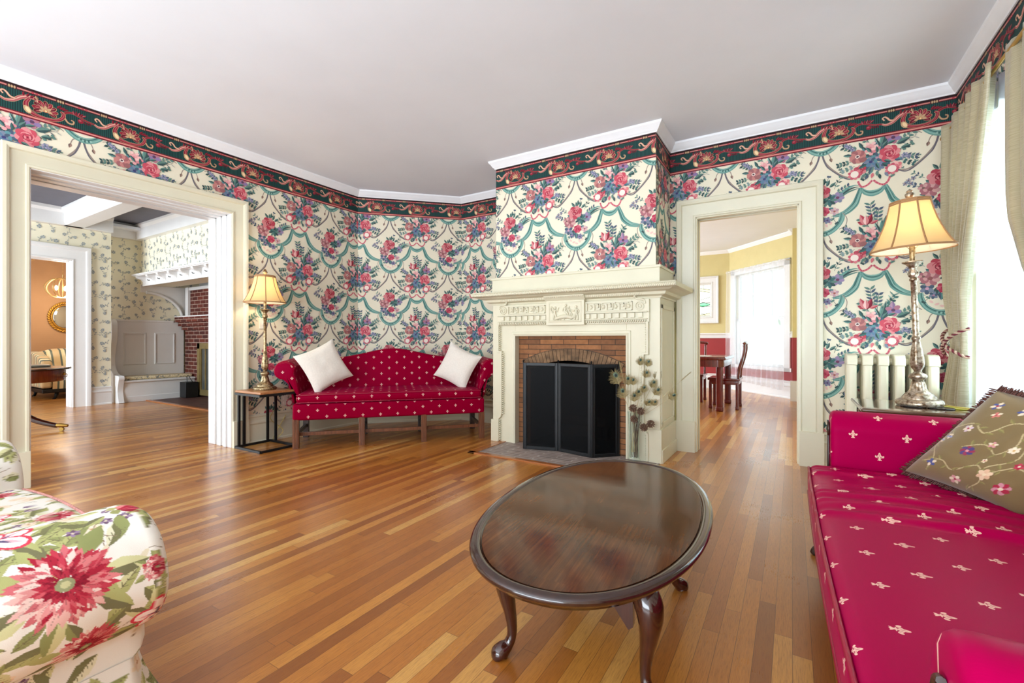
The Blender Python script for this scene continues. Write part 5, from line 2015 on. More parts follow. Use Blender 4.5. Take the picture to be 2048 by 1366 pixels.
def make_lamp(loc, rotz, label, metal, watts, cord_pts):
    t = thing('table_lamp', label, 'lamp', loc, rotz, None)
    Tl = PMAT[t.name]

    def bd(b, nm, mat, par=t, **kw):
        b.v = [(p[0] * 0.76, p[1] * 0.76, p[2]) for p in b.v]
        return b.build(nm, mat, par, world=False, **kw)
    b = MB()
    b.lathe([(0.0, 0.0), (0.135, 0.0), (0.143, 0.012), (0.138, 0.026), (0.118, 0.034), (0.100, 0.036)], n=36)
    b.lathe([(0.100, 0.036), (0.098, 0.046), (0.084, 0.060), (0.078, 0.064)], n=36, rmod=flute(18, 0.035))
    b.lathe([(0.078, 0.064), (0.060, 0.076), (0.050, 0.090), (0.046, 0.110), (0.040, 0.128), (0.038, 0.134)], n=36, rmod=flute(9, 0.05))
    b.lathe([(0.034, 0.134), (0.036, 0.146), (0.050, 0.154), (0.057, 0.164), (0.050, 0.176), (0.030, 0.184), (0.022, 0.192)], n=32, rmod=flute(12, 0.02))
    bd(b, 'base', metal, smooth=60)
    b = MB()
    b.lathe([(0.022, 0.192), (0.024, 0.200), (0.038, 0.218), (0.043, 0.240), (0.041, 0.268), (0.034, 0.310), (0.026, 0.350), (0.021, 0.372), (0.027, 0.378), (0.027, 0.388), (0.021, 0.394)], n=32, rmod=flute(6, 0.07))
    bd(b, 'baluster', metal, smooth=60)
    b = MB()
    b.lathe([(0.020, 0.394), (0.0205, 0.55), (0.0185, 0.712), (0.026, 0.716), (0.026, 0.726), (0.019, 0.732)], n=28, rmod=flute(12, 0.015))
    bd(b, 'column', metal, smooth=60)
    b = MB()
    b.lathe([(0.019, 0.732), (0.030, 0.742), (0.033, 0.756), (0.026, 0.770), (0.020, 0.780), (0.024, 0.792), (0.045, 0.812), (0.064, 0.820), (0.062, 0.826), (0.02, 0.824)], n=32, rmod=flute(8, 0.06))
    bd(b, 'bobeche', metal, smooth=60)
    b = MB()
    b.lathe([(0.018, 0.822), (0.018, 0.905), (0.016, 0.92), (0.0, 0.92)], n=16)
    b.tube([(0.05 * math.cos(a), 0.05 * math.sin(a), 0.93 + 0.0) for a in [i * math.pi / 8 for i in range(16)]], 0.002, 5, closed=True)
    for sg in (-1, 1):
        b.tube(catmull([(0.018 * sg, 0, 0.90), (0.06 * sg, 0, 0.95), (0.06 * sg, 0, 1.08), (0.0, 0, 1.155)], 6), 0.002, 5)
    bd(b, 'candle_sleeve', M['lampmetal2'], smooth=60)
    b = MB()
    b.lathe([(0.012, 0.92), (0.016, 0.94), (0.030, 0.975), (0.030, 1.0), (0.016, 1.025), (0.0, 1.03)], n=18)
    bd(b, 'light_bulb', M['bulb'], smooth=80)
    # bell shade of eight gores
    zs = [(0.257, 0.895), (0.232, 0.925), (0.205, 0.965), (0.180, 1.010), (0.158, 1.055), (0.140, 1.105), (0.127, 1.150), (0.122, 1.170)]
    n = 64

    def rr(a):
        f = (a * 8 / (2 * math.pi)) % 1
        return 1 - 0.030 * math.sin(math.pi * f)
    b = MB()
    vs = [(r * rr(2 * math.pi * j / n) * math.cos(2 * math.pi * j / n), r * rr(2 * math.pi * j / n) * math.sin(2 * math.pi * j / n), z) for r, z in zs for j in range(n)]
    fs = [(i * n + j, i * n + (j + 1) % n, (i + 1) * n + (j + 1) % n, (i + 1) * n + j) for i in range(len(zs) - 1) for j in range(n)]
    b.add(vs, fs)
    sh = bd(b, 'lamp_shade', M['shade'], smooth=35)
    b = MB()
    b.add([(p[0] * 0.975, p[1] * 0.975, p[2]) for p in vs], fs)
    bd(b, 'shade_lining', M['lining'], sh, smooth=35)
    b = MB()
    for k in range(8):
        a = 2 * math.pi * k / 8
        b.tube([(r * 1.004 * math.cos(a), r * 1.004 * math.sin(a), z) for r, z in zs], 0.0056, 6)
    for r, z in (zs[0], zs[-1], (0.1245, 1.158)):
        b.tube([(r * 1.004 * rr(2 * math.pi * j / n) * math.cos(2 * math.pi * j / n), r * 1.004 * rr(2 * math.pi * j / n) * math.sin(2 * math.pi * j / n), z) for j in range(n)], 0.0056, 6, closed=True)
    bd(b, 'shade_braid', M['shadetrim'], sh, smooth=60)
    b = MB()
    b.lathe([(0.004, 1.150), (0.004, 1.172), (0.012, 1.176), (0.014, 1.184), (0.028, 1.200), (0.030, 1.214), (0.016, 1.222), (0.022, 1.228), (0.010, 1.238), (0.0, 1.244)], n=20, rmod=flute(6, 0.05))
    bd(b, 'finial', metal, smooth=60)
    if cord_pts:
        b = MB()
        b.tube(catmull(cord_pts, 6), 0.0032, 6)
        b.build('flex', M['cord'], t, smooth=80)
    ld = bpy.data.lights.new('lamp_bulb', 'POINT')
    ld.energy = watts
    ld.color = (1.0, 0.84, 0.60)
    ld.shadow_soft_size = 0.035
    lo = bpy.data.objects.new('lamp_bulb', ld)
    COL.objects.link(lo)
    lo.location = (Tl @ Vector((0, 0, 1.06)))
    return t


# c-shaped side table
ct = thing('side_table', 'small black-framed side table with a wooden top beside the crimson camelback sofa', 'table', (-4.62, 2.65, 0))
A0, A1, A2, A3 = [Vector((x, y, 0)) for x, y in ((-4.815, 2.462), (-4.375, 2.468), (-4.385, 2.835), (-4.825, 2.829))]
TZ = 0.59
b = MB()


def bar(b, p, q, w=0.011, m=0):
    p, q = Vector(p), Vector(q)
    d = (q - p).normalized()
    up = Vector((0, 0, 1)) if abs(d.z) < 0.9 else Vector((1, 0, 0))
    s = d.cross(up).normalized()
    u = s.cross(d)
    vs = []
    for e in (p - d * 0.0, q + d * 0.0):
        for a, c in ((-1, -1), (1, -1), (1, 1), (-1, 1)):
            vs.append(e + s * a * w + u * c * w)
    b.add(vs, [(0, 1, 2, 3), (7, 6, 5, 4), (0, 4, 5, 1), (1, 5, 6, 2), (2, 6, 7, 3), (3, 7, 4, 0)], m)


corn = [A0, A1, A2, A3]
for i in range(4):
    bar(b, corn[i] + Vector((0, 0, 0.012)), corn[(i + 1) % 4] + Vector((0, 0, 0.012)))
b.build('base_frame', M['black'], ct, smooth=0)
b = MB()
zt = Vector((0, 0, TZ - 0.035))
for i in range(4):
    bar(b, corn[i] + zt, corn[(i + 1) % 4] + zt)
b.build('top_frame', M['black'], ct, smooth=0)
for p in (A0.lerp(A3, 0.09), A0.lerp(A3, 0.23), A0.lerp(A3, 0.9) + Vector((0.01, 0, 0)), A3.lerp(A2, 0.22)):
    b = MB()
    bar(b, p + Vector((0, 0, 0.02)), p + Vector((0, 0, TZ - 0.03)), 0.0105)
    b.build('upright', M['black'], ct, smooth=0)
b = MB()
b.prism([((p - A0).x * 1.02 - 0.004, (p - A0).y * 1.02 - 0.004) for p in corn], A0 + Vector((0, 0, TZ - 0.022)), (1, 0, 0), (0, 1, 0), (0, 0, 0.022))
b.build('table_top', M['pine'], ct, smooth=0, bevel=0.003)
make_lamp((-4.625, 2.655, TZ), 0.3, 'lit bell-shade lamp on the small black-framed side table', M['lampmetal2'], 5.5,
          [(-4.72, 2.70, TZ + 0.012), (-4.79, 2.80, TZ + 0.01), (-4.835, 2.87, TZ - 0.03), (-4.83, 2.88, 0.36), (-4.84, 2.84, 0.24), (-4.80, 2.96, 0.10), (-4.83, 2.86, 0.02), (-4.845, 3.02, 0.26)])
b = MB()
b.box(XL, XL + 0.007, 2.985, 3.06, 0.36, 0.475)
b.box(XL + 0.006, XL + 0.010, 3.005, 3.04, 0.375, 0.408)
b.box(XL + 0.006, XL + 0.010, 3.005, 3.04, 0.427, 0.460)
so = b.build('wall_socket', M['plastic'], smooth=0, bevel=0.002)
pivot(so, (XL, 3.02, 0.41))
tag(so, 'ivory double wall socket in the wallpaper behind the small side table', 'socket')
b = MB()
b.box(XL, XL + 0.007, 2.74, 2.81, 1.22, 1.335)
b.box(XL + 0.007, XL + 0.016, 2.768, 2.782, 1.265, 1.29)
so = b.build('light_switch', M['plastic'], smooth=0, bevel=0.002)
pivot(so, (XL, 2.775, 1.28))
tag(so, 'ivory light switch plate on the wallpaper beside the lamp shade', 'switch')

# ------------------------------------------------------------------ oval coffee table
TR = math.radians(5.45)
cft = thing('coffee_table', 'dark mahogany oval coffee table with curved cabriole legs', 'table', (-0.641, 1.712, 0), TR)
AX, AY, EX = 0.402, 0.708, 2.18


def oval(d, a):
    c, s = math.cos(a), math.sin(a)
    return ((AX - d) * math.copysign(abs(c) ** (2 / EX), c), (AY - d) * math.copysign(abs(s) ** (2 / EX), s))


def oval_rings(prof, n=96, cap0=False, cap1=False):
    b = MB()
    vs, fs = [], []
    for d, z in prof:
        for j in range(n):
            x, y = oval(d, 2 * math.pi * j / n)
            vs.append((x, y, z))
    for i in range(len(prof) - 1):
        for j in range(n):
            fs.append((i * n + j, i * n + (j + 1) % n, (i + 1) * n + (j + 1) % n, (i + 1) * n + j))
    if cap0:
        fs.append(tuple(reversed(range(n))))
    if cap1:
        fs.append(tuple((len(prof) - 1) * n + j for j in range(n)))
    b.add(vs, fs)
    return b


t = NT('mahogany_table_veneer')
tc = t.n('ShaderNodeTexCoord')
x, y, z = t.xyz(tc.outputs['Object'])
hx = t.math('FLOOR', t.math('DIVIDE', x, 0.22))
hy = t.math('FLOOR', t.math('DIVIDE', y, 0.62))
rr_ = t.white(t.comb(hx, hy, 2.0))
gv = t.comb(t.math('ADD', x, t.math('MULTIPLY', rr_, 3.0)), t.math('MULTIPLY', y, 0.035), rr_)
g = t.noise(gv, 95, 5, 0.65, 0.7)
g2 = t.noise(t.comb(t.math('MULTIPLY', x, 0.7), t.math('MULTIPLY', y, 1.2), 0), 4.0, 3)
g3 = t.noise(gv, 420, 2)
c = t.ramp(g, [(0.25, lin((74, 40, 18))), (0.5, lin((98, 56, 26))), (0.8, lin((126, 78, 38)))])
c = t.mix(t.ramp(g2, [(0.35, (0, 0, 0)), (0.7, (0.75, 0.75, 0.75))]), c, lin((38, 16, 10)))
c = t.mix(t.math('MULTIPLY', rr_, 0.35), c, lin((34, 16, 10)))
sx = t.math('ABSOLUTE', t.math('SUBTRACT', t.math('FRACT', t.math('DIVIDE', x, 0.22)), 0.5))
t.set(base=c, rough=t.math('ADD', 0.06, t.math('MULTIPLY', g2, 0.06)), spec=0.24)
t.bump(t.math('ADD', t.math('MULTIPLY', g3, 0.3), t.math('MULTIPLY', t.noise(tc.outputs['Object'], 7, 2), 1.5)), 0.05, 0.004)
M['tabletop'] = t.m
oval_rings([(0.041, 0.447), (0.0405, 0.4525)], cap0=True, cap1=True).build('table_top', M['tabletop'], cft, world=False, smooth=30)
oval_rings([(0.040, 0.435), (0.040, 0.4505), (0.0385, 0.4505), (0.036, 0.4525), (0.031, 0.4565), (0.022, 0.4565), (0.010, 0.455), (0.003, 0.451), (0.0, 0.445), (0.002, 0.438), (0.008, 0.431), (0.020, 0.424), (0.028, 0.418), (0.030, 0.412), (0.20, 0.412)]).build('moulded_rim', M['mahogrim'], cft, world=False, smooth=180)
b = MB()
LX, LY = 0.215, 0.325
for s in (-1, 1):
    p = [(-LY, 0.415), (-LY, 0.315), (-LY + 0.06, 0.345), (-LY + 0.14, 0.362), (LY - 0.14, 0.362), (LY - 0.06, 0.345), (LY, 0.315), (LY, 0.415)]
    b.prism(p, (s * LX - 0.009, 0, 0), (0, 1, 0), (0, 0, 1), (0.018, 0, 0))
    p = [(-LX, 0.415), (-LX, 0.315), (-LX + 0.05, 0.345), (-LX + 0.1, 0.360), (LX - 0.1, 0.360), (LX - 0.05, 0.345), (LX, 0.315), (LX, 0.415)]
    b.prism(p, (0, s * LY - 0.009, 0), (1, 0, 0), (0, 0, 1), (0, 0.018, 0))
b.build('apron', M['mahogany'], cft, world=False, smooth=0, bevel=0.003)
for sx in (-1, 1):
    for sy in (-1, 1):
        b = MB()
        dg = Vector((sx, sy * 1.0, 0)).normalized()
        o = Vector((sx * LX, sy * LY, 0))
        b.box(o.x - 0.030, o.x + 0.030, o.y - 0.030, o.y + 0.030, 0.30, 0.413)
        zp = [(0.335, 0.004, 0.036), (0.318, 0.022, 0.043), (0.295, 0.036, 0.044), (0.26, 0.042, 0.038), (0.21, 0.036, 0.029), (0.16, 0.026, 0.0225), (0.11, 0.018, 0.018), (0.07, 0.018, 0.0165), (0.042, 0.030, 0.019), (0.028, 0.048, 0.027), (0.016, 0.062, 0.031), (0.006, 0.064, 0.027), (0.0, 0.062, 0.018)]
        cv = catmull([o + dg * d + Vector((0, 0, z)) for z, d, r in zp], 4)
        rs = list(np.interp(np.linspace(0, 1, len(cv)), np.linspace(0, 1, len(zp)), [r for z, d, r in zp]))
        b.tube(cv, rs, 16)
        # knee brackets
        for ax in ((-sx, 0), (0, -sy)):
            a = Vector((ax[0], ax[1], 0))
            nn = Vector((0, sy, 0)) if ax[0] else Vector((sx, 0, 0))
            p = [(0.02, 0.36), (0.020, 0.226), (0.034, 0.215), (0.050, 0.236), (0.078, 0.275), (0.112, 0.302), (0.135, 0.312), (0.135, 0.36)]
            b.prism(p, o + nn * 0.012, a, (0, 0, 1), nn * 0.026)
        lg = b.build('leg', M['mahogany'], cft, world=False, smooth=50, bevel=0.002)

# ------------------------------------------------------------------ crimson sofa along the window wall
rs_ = thing('sofa', 'crimson fleur-de-lis sofa with rolled arms along the window wall', 'sofa', (0.55, 1.86, 0))
wr = random.Random(8)
WRK = [(wr.uniform(2.0, 2.82), wr.uniform(0.05, 0.75), wr.uniform(0.012, 0.024), wr.uniform(0.2, 0.6), wr.uniform(0.005, 0.012), wr.uniform(-0.25, 0.25)) for i in range(34)]


def seat_d(p):
    tx = (p.x - 0.45) / 0.38
    ty = (p.y - 1.86) / 1.0
    if p.z > 0.38:
        p.z += 0.022 * max(0, 1 - tx * tx) * max(0, 1 - ty ** 4)
        for wy, wx, w, l, h, sl in WRK:
            d = (p.y - wy - sl * (p.x - 0.1) * 0.25) / w
            e = (p.x - wx) / l
            if abs(d) < 3 and abs(e) < 1.6:
                p.z += h * math.exp(-d * d) * math.exp(-e * e * 2)
    p.x += 0.012 * (1 - ty * ty) * (-1 if p.x < 0.3 else 0) + (0.02 * (1.86 - p.y) / 1.0 if p.x < 0.3 else 0)
    return p


b = MB()
b.rbox(0.088, 0.86, 0.885, 2.885, 0.295, 0.445, 0.045, (26, 150, 3), deform=seat_d, turn=True)
cu = b.build('seat_cushion', M['crimson2'], rs_, smooth=180)
b = MB()
for z, dx in ((0.432, 0.001), (0.312, 0.002)):
    b.tube([seat_d(Vector((0.0935 - dx, 0.93 + 1.91 * i / 60, z))) + Vector((0, 0, 0)) for i in range(61)], 0.0062, 8)
b.build('piping', M['piping'], cu, smooth=80)
b = MB()
b.rbox(0.13, 0.94, 0.88, 2.89, 0.16, 0.29, 0.02, (8, 20, 3))
b.build('seat_rail', M['crimson2'], rs_, smooth=60)
b = MB()
b.rbox(0.865, 0.955, 0.66, 3.10, 0.18, 0.74, 0.045, (3, 20, 8), deform=lambda p: Vector((p.x - 0.03 + 0.05 * (p.z - 0.18) / 0.56, p.y, p.z)))
b.build('backrest', M['crimson2'], rs_, smooth=60)
for yi, s in ((2.872, 1), (0.905, -1)):
    b = MB()
    sec = [(0.0, 0.17), (0.0, 0.42), (0.004, 0.52), (0.010, 0.60)]
    for i in range(13):
        a = math.radians(170 - i * 235 / 12)
        sec.append((0.115 + 0.105 * math.cos(a), 0.625 + 0.098 * math.sin(a)))
    sec += [(0.165, 0.52), (0.155, 0.40), (0.155, 0.17)]
    sec = [(p.x, p.y) for p in catmull([(a, c, 0) for a, c in sec], 3)]
    ns = len(sec)
    cen = (0.095, 0.5)
    xs = [(0.172, 0.02), (0.170, 0.6), (0.171, 0.88), (0.176, 0.955), (0.187, 0.99), (0.205, 1.0), (0.4, 1.0), (0.65, 1.0), (0.94, 1.0), (0.955, 0.97), (0.96, 0.02)]
    arc = [0.0]
    for i in range(1, ns):
        arc.append(arc[-1] + math.hypot(sec[i][0] - sec[i - 1][0], sec[i][1] - sec[i - 1][1]))

    def af(a, c):
        i = int(round(a * (ns - 1)))
        k = int(round(c * (len(xs) - 1)))
        x_, q = xs[k]
        return (x_, yi + s * (cen[0] + (sec[i][0] - cen[0]) * q), cen[1] + (sec[i][1] - cen[1]) * q)

    def auv(a, c):
        return (xs[int(round(c * (len(xs) - 1)))][0], arc[int(round(a * (ns - 1)))] + 0.05)
    b.grid(af, ns - 1, len(xs) - 1, uvfn=auv)
    ar = b.build('armrest', M['crimson2'], rs_, smooth=80)
    b = MB()
    c0 = Vector((0.168, yi + s * 0.112, 0.622))
    pts = []
    for i in range(34):
        a = math.pi * 0.5 + i * 0.42
        r = 0.036 * (1 - i / 40)
        pts.append(c0 + Vector((-0.004, s * r * math.cos(a), r * math.sin(a))))
    b.tube(pts, [0.006 - 0.002 * i / 33 for i in range(34)], 7)
    b.sphere(c0 + Vector((-0.002, 0, 0)), (0.006, 0.034, 0.034), 14, 8)
    b.tube([c0 + Vector((-0.002, s * 0.036, 0)), Vector((0.166, yi + s * 0.128, 0.52)), Vector((0.166, yi + s * 0.128, 0.17))], [0.006, 0.007, 0.007], 7)
    b.build('arm_facing', M['darkwood'], ar, smooth=60)
for x_, y_ in ((0.165, 2.80), (0.165, 0.72), (0.91, 3.02), (0.91, 0.70)):
    b = MB()
    b.tube(catmull([(x_, y_, 0.175), (x_ - 0.012, y_, 0.12), (x_ - 0.020, y_, 0.06), (x_ - 0.055, y_, 0.025), (x_ - 0.065, y_, 0.0)], 4), [0.034] * 4 + [0.03] * 4 + [0.021] * 4 + [0.026] * 4 + [0.020], 12)
    b.build('leg', M['darkwood'], rs_, smooth=60)

# embroidered olive pillow
A = Art(31)
VINE, VINE2 = (156, 138, 92), (188, 172, 126)
for pth in ([(-200, -160), (-120, -120), (-60, -150), (0, -90), (60, -110), (130, -50), (210, -80)], [(-220, 40), (-150, 90), (-80, 60), (-40, 130), (40, 150), (90, 210)], [(-150, -200), (-160, -120), (-210, -60), (-190, 20)], [(20, -220), (60, -160), (40, -90), (100, -20), (90, 60), (150, 110), (200, 190)], [(-100, -30), (-40, 10), (20, -20), (50, 40), (20, 100)]):
    A.band(pth, 5.5, VINE2, 6)
    c = catmull([(a, b_, 0) for a, b_ in pth], 2)
    for i, p in enumerate(c):
        A.leaf(p.x, p.y, A.r.uniform(0, 6.28), 30, 13, (150, 140, 84), (128, 118, 70))
PK, BLUE_, RD, WH = (214, 150, 150), (74, 84, 140), (170, 40, 66), (232, 214, 184)
for a, b_, r, n, c1, c2, c3 in ((-150, 60, 20, 6, WH, (214, 190, 200), RD), (-70, -40, 26, 8, (80, 66, 120), (150, 50, 80), PK), (40, 120, 24, 6, WH, (240, 224, 196), (206, 170, 110)), (60, -120, 30, 6, (236, 206, 170), (226, 186, 150), (240, 220, 180)),
                               (-150, -150, 22, 5, WH, BLUE_, BLUE_), (130, -40, 17, 6, RD, (190, 60, 80), WH), (170, 40, 28, 8, RD, (150, 30, 50), (230, 180, 150)), (110, 60, 19, 6, BLUE_, (96, 110, 170), PK), (-20, 20, 16, 5, WH, PK, (200, 160, 90)),
                               (-60, 190, 22, 6, WH, BLUE_, RD), (60, 20, 19, 6, WH, (236, 220, 190), (200, 160, 90)), (150, -160, 32, 8, RD, (206, 140, 150), WH), (-190, 0, 16, 5, (150, 160, 210), WH, BLUE_), (-206, -30, 13, 5, (150, 160, 210), WH, BLUE_),
                               (190, 150, 24, 7, WH, (226, 190, 170), RD), (-120, 150, 16, 5, WH, (210, 120, 110), RD), (-30, -190, 22, 6, PK, WH, RD), (10, -60, 12, 5, (226, 190, 150), WH, RD), (-160, 190, 20, 6, WH, BLUE_, RD), (120, 180, 20, 6, BLUE_, WH, RD)):
    A.daisy(a, b_, r, n, c1, c2, c3)
b = pillow_mesh(0.262, 0.11, 190, 0.07)
pv_ = np.array([(p[0] * 1000, p[1] * 1000) for p in b.v])
SKEW = 0.51


def lean(p):
    x = p[0] if p[0] < 0 else p[0] * 0.75
    return (x + SKEW * p[1], p[1] * 0.86, p[2])


b.v = [lean(p) for p in b.v]
b.vc = paint(pv_, A.p, lin((128, 108, 70)))
e1 = Vector((0.60, -0.79, -0.10)).normalized()
e2 = Vector((0.489, -0.372, 0.79))
e2 = (e2 - e1 * e2.dot(e1)).normalized()
pn = e1.cross(e2)
if pn.y > 0:
    pn = -pn
corner = Vector((0.462, 2.775, 0.492))
pc = corner + e1 * 0.25 + (e2 * 0.86 + e1 * SKEW) * 0.25
po = place_pillow('embroidered_pillow', b, M['olive'], pc, pn, e2, 'olive silk pillow embroidered with small flowers, leaning in the sofa corner', roll=0)
# beaded fringe round its edge
fr = MB()
a = 0.264
edge = [(a, -a, 1, 0), (a, a, 0, 1), (-a, a, -1, 0), (-a, -a, 0, -1)]
rr2 = random.Random(5)
fcol = plain('fringe_burgundy_gold', (92, 54, 46), 0.6, var=0.6, scale=120)
for k in range(4):
    p0, p1 = Vector((edge[k - 1][0], edge[k - 1][1], 0)), Vector((edge[k][0], edge[k][1], 0))
    n = 74
    for i in range(n):
        f = (i + 0.5) / n
        q = p0.lerp(p1, f)
        U, V = q.x / a, q.y / a
        q = Vector((q.x * (1 - 0.07 * (1 - V * V) * U * U), q.y * (1 - 0.07 * (1 - U * U) * V * V), 0))
        o = Vector((p1.y - p0.y, -(p1.x - p0.x), 0)).normalized()
        if o.dot(q) < 0:
            o = -o
        for w_ in (-0.006, 0.006):
            e = q + o * rr2.uniform(0.016, 0.026) + Vector((rr2.uniform(-.004, .004), rr2.uniform(-.004, .004), w_ + rr2.uniform(-.004, .004)))
            fr.tube([q - o * 0.006 + Vector((0, 0, w_ * 0.6)), q.lerp(e, 0.6), e], [0.0022, 0.0035, 0.0024], 5)
PMAT[po.name] = po.matrix_world.copy()
fr.v = [lean(p) for p in fr.v]
fr.build('beaded_fringe', fcol, po, world=False, smooth=60)

# ------------------------------------------------------------------ end table with the second lamp
et = thing('end_table', 'polished wooden end table between the sofa arm and the radiator', 'table', (0.66, 3.44, 0))
b = MB()
b.rbox(0.325, 1.01, 3.17, 3.715, 0.697, 0.72, 0.011, (6, 6, 1))
b.build('table_top', M['endwood'], et, smooth=60)
b = MB()
for x0, x1, y0, y1 in ((0.37, 0.97, 3.21, 3.228), (0.37, 0.97, 3.66, 3.678), (0.37, 0.388, 3.21, 3.678), (0.952, 0.97, 3.21, 3.678)):
    b.box(x0, x1, y0, y1, 0.62, 0.698)
b.build('apron', M['endwood'], et, smooth=0, bevel=0.002)
for x_ in (0.385, 0.955):
    for y_ in (3.225, 3.663):
        b = MB()
        b.tube([(x_, y_, 0.697), (x_, y_, 0.55), (x_, y_, 0.0)], [0.024, 0.024, 0.014], 12)
        b.build('leg', M['endwood'], et, smooth=60)
rl = make_lamp((0.621, 3.459, 0.727), 0.15, 'lit bell-shade lamp on the end table by the window curtain', M['lampmetal'], 4,
          [(0.73, 3.43, 0.732), (0.80, 3.36, 0.727), (0.90, 3.38, 0.727), (0.99, 3.42, 0.727), (1.005, 3.40, 0.70), (1.0, 3.39, 0.5)])
rl.rotation_euler = (Matrix.Rotation(math.radians(2.6), 3, Vector((0.5247, -0.8513, 0))) @ Matrix.Rotation(0.15, 3, 'Z')).to_euler()
cmt = plain('black_lacquer_coaster', (30, 30, 32), 0.2, var=0.2)
cyl = plain('chartreuse_coaster_edge', (190, 182, 60), 0.4)
for k, (x_, y_, z_, lb, mt) in enumerate(((0.585, 3.40, 0.7205, 'round black coaster peeping out left of the lamp base', cmt), (0.70, 3.385, 0.7205, 'round black coaster in front of the lamp base on the end table', cmt), (0.775, 3.43, 0.7205, 'yellow-green coaster to the right of the lamp base', cyl))):
    b = MB()
    b.lathe([(0.0, 0.0), (0.055, 0.0), (0.058, 0.003), (0.055, 0.006), (0.0, 0.006)], n=28)
    o = b.build('coaster', mt, smooth=40)
    o.location = (x_, y_, z_)
    tag(o, lb, 'coaster', 'coasters on the end table')

# ------------------------------------------------------------------ radiator
rd = thing('radiator', 'cream cast-iron column radiator under the wallpaper beside the doorway', 'radiator', (0.70, 4.62, 0))
for i in range(6):
    x = 0.405 + i * 0.098
    b = MB()
    for y_ in (4.535, 4.625, 4.705):
        b.rbox(x - 0.031, x + 0.031, y_ - 0.030, y_ + 0.030, 0.14, 0.965, 0.020, (2, 2, 12))
    sec = [(4.500, 0.90), (4.500, 0.945), (4.520, 0.978), (4.55, 0.988), (4.69, 0.988), (4.72, 0.975), (4.738, 0.945), (4.738, 0.90)]
    b.prism([(y_ - 4.5, z_) for y_, z_ in sec], (x - 0.034, 4.5, 0), (0, 1, 0), (0, 0, 1), (0.068, 0, 0))
    sec = [(4.500, 0.17), (4.500, 0.12), (4.53, 0.09), (4.70, 0.09), (4.738, 0.12), (4.738, 0.17)]
    b.prism([(y_ - 4.5, z_) for y_, z_ in sec], (x - 0.034, 4.5, 0), (0, 1, 0), (0, 0, 1), (0.068, 0, 0))
    if i in (0, 5):
        for y_ in (4.535, 4.705):
            b.tube([(x, y_, 0.10), (x, y_, 0.03), (x, y_, 0.0)], [0.026, 0.02, 0.03], 10)
    b.build('section', M['radiator'], rd, smooth=40, bevel=0.006)
b = MB()
for z_ in (0.135, 0.93):
    b.tube([(0.37, 4.62, z_), (0.93, 4.62, z_)], 0.025, 12)
b.build('connecting_pipe', M['radiator'], rd, smooth=60)

# ------------------------------------------------------------------ curtains of the tall window


def drape(name, rows, nf, amp, thick, mat, label, seed, nu=120, nv=70, group=None, ruf=0.0):
    """rows: (z, y_left, y_right, x) from the top; folds fade where the cloth is gathered"""
    rows = sorted(rows, key=lambda r: -r[0])
    rr = random.Random(seed)
    ph = [rr.uniform(0, 6.28) for _ in range(4)]
    zt, zb = rows[0][0], rows[-1][0]
    zs = [r[0] for r in rows][::-1]

    def itp(z, k):
        vals = [r[k] for r in rows][::-1]
        return float(np.interp(z, zs, vals))

    def f(a, c):
        z = zt + (zb - zt) * c
        yl, yr, x0, am = itp(z, 1), itp(z, 2), itp(z, 3), itp(z, 4)
        s = a + 0.012 * math.sin(a * 19 + ph[0])
        y = yl + (yr - yl) * s
        w = math.sin(2 * math.pi * nf * a + ph[1] + 0.7 * math.sin(a * 9 + ph[2] + c * 1.3))
        w2 = math.sin(2 * math.pi * nf * 2.3 * a + ph[3] + c * 2)
        x = x0 - amp * am * (w + 0.35 * w2) + ruf * mnoise.noise(Vector((a * 30, c * 40, seed)))
        return (x, y, z)
    b = MB()
    b.grid(f, nu, nv, uvfn=lambda a, c: (a * 1.4, (1 - c) * (zt - zb)))
    o = b.build(name, mat, smooth=180)
    md = o.modifiers.new('solid', 'SOLIDIFY')
    md.thickness = thick
    pivot(o, (rows[-1][3], rows[-1][1], zb))
    tag(o, label, 'curtain', group)
    return o


ZT = 2.665
drape('silk_curtain', [(ZT, 4.60, 3.60, 0.97, 1), (2.5, 4.60, 3.64, 0.97, 1.0), (2.1, 4.58, 3.78, 0.965, 1.0), (1.7, 4.52, 3.92, 0.955, 1.0), (1.4, 4.42, 3.98, 0.945, 0.9), (1.2, 4.33, 3.98, 0.94, 0.6), (1.07, 4.28, 3.97, 0.94, 0.5), (0.95, 4.32, 3.98, 0.94, 0.65), (0.7, 4.50, 4.03, 0.95, 1.0), (0.35, 4.57, 4.02, 0.955, 1.0), (0.03, 4.60, 4.0, 0.96, 1.0)],
      6, 0.030, 0.003, M['silk'], 'champagne silk curtain tied back with rope beside the lamp', 3)
drape('silk_curtain', [(ZT, 3.535, 2.35, 0.995, 1), (2.45, 3.53, 2.35, 0.990, 1), (2.14, 3.515, 2.36, 0.985, 1), (1.9, 3.49, 2.38, 0.980, 1), (1.74, 3.44, 2.42, 0.975, 1), (1.45, 3.24, 2.48, 0.970, 0.8), (1.2, 3.0, 2.52, 0.965, 0.6), (1.07, 2.90, 2.55, 0.965, 0.5), (0.9, 2.9, 2.5, 0.965, 0.7), (0.5, 2.95, 2.4, 0.980, 1), (0.03, 2.98, 2.36, 0.985, 1)],
      6, 0.034, 0.003, M['silk'], 'champagne silk curtain sweeping away at the picture edge, in front of the voile', 12)
drape('voile_curtain', [(2.66, 4.20, 2.75, 1.044, 1), (1.0, 4.20, 2.75, 1.044, 1), (0.62, 4.21, 2.74, 1.044, 1.0), (0.03, 4.22, 2.72, 1.044, 1.0)], 11, 0.009, 0.0008, M['sheer'], 'white voile curtain hanging between the two silk curtains', 7, nu=220, nv=30)
b = MB()
b.tube([(0.975, 4.66, 2.63), (0.975, 2.25, 2.63)], 0.011, 10)
for y_ in (4.66, 2.25):
    b.sphere((0.975, y_, 2.63), 0.02, 10, 8)
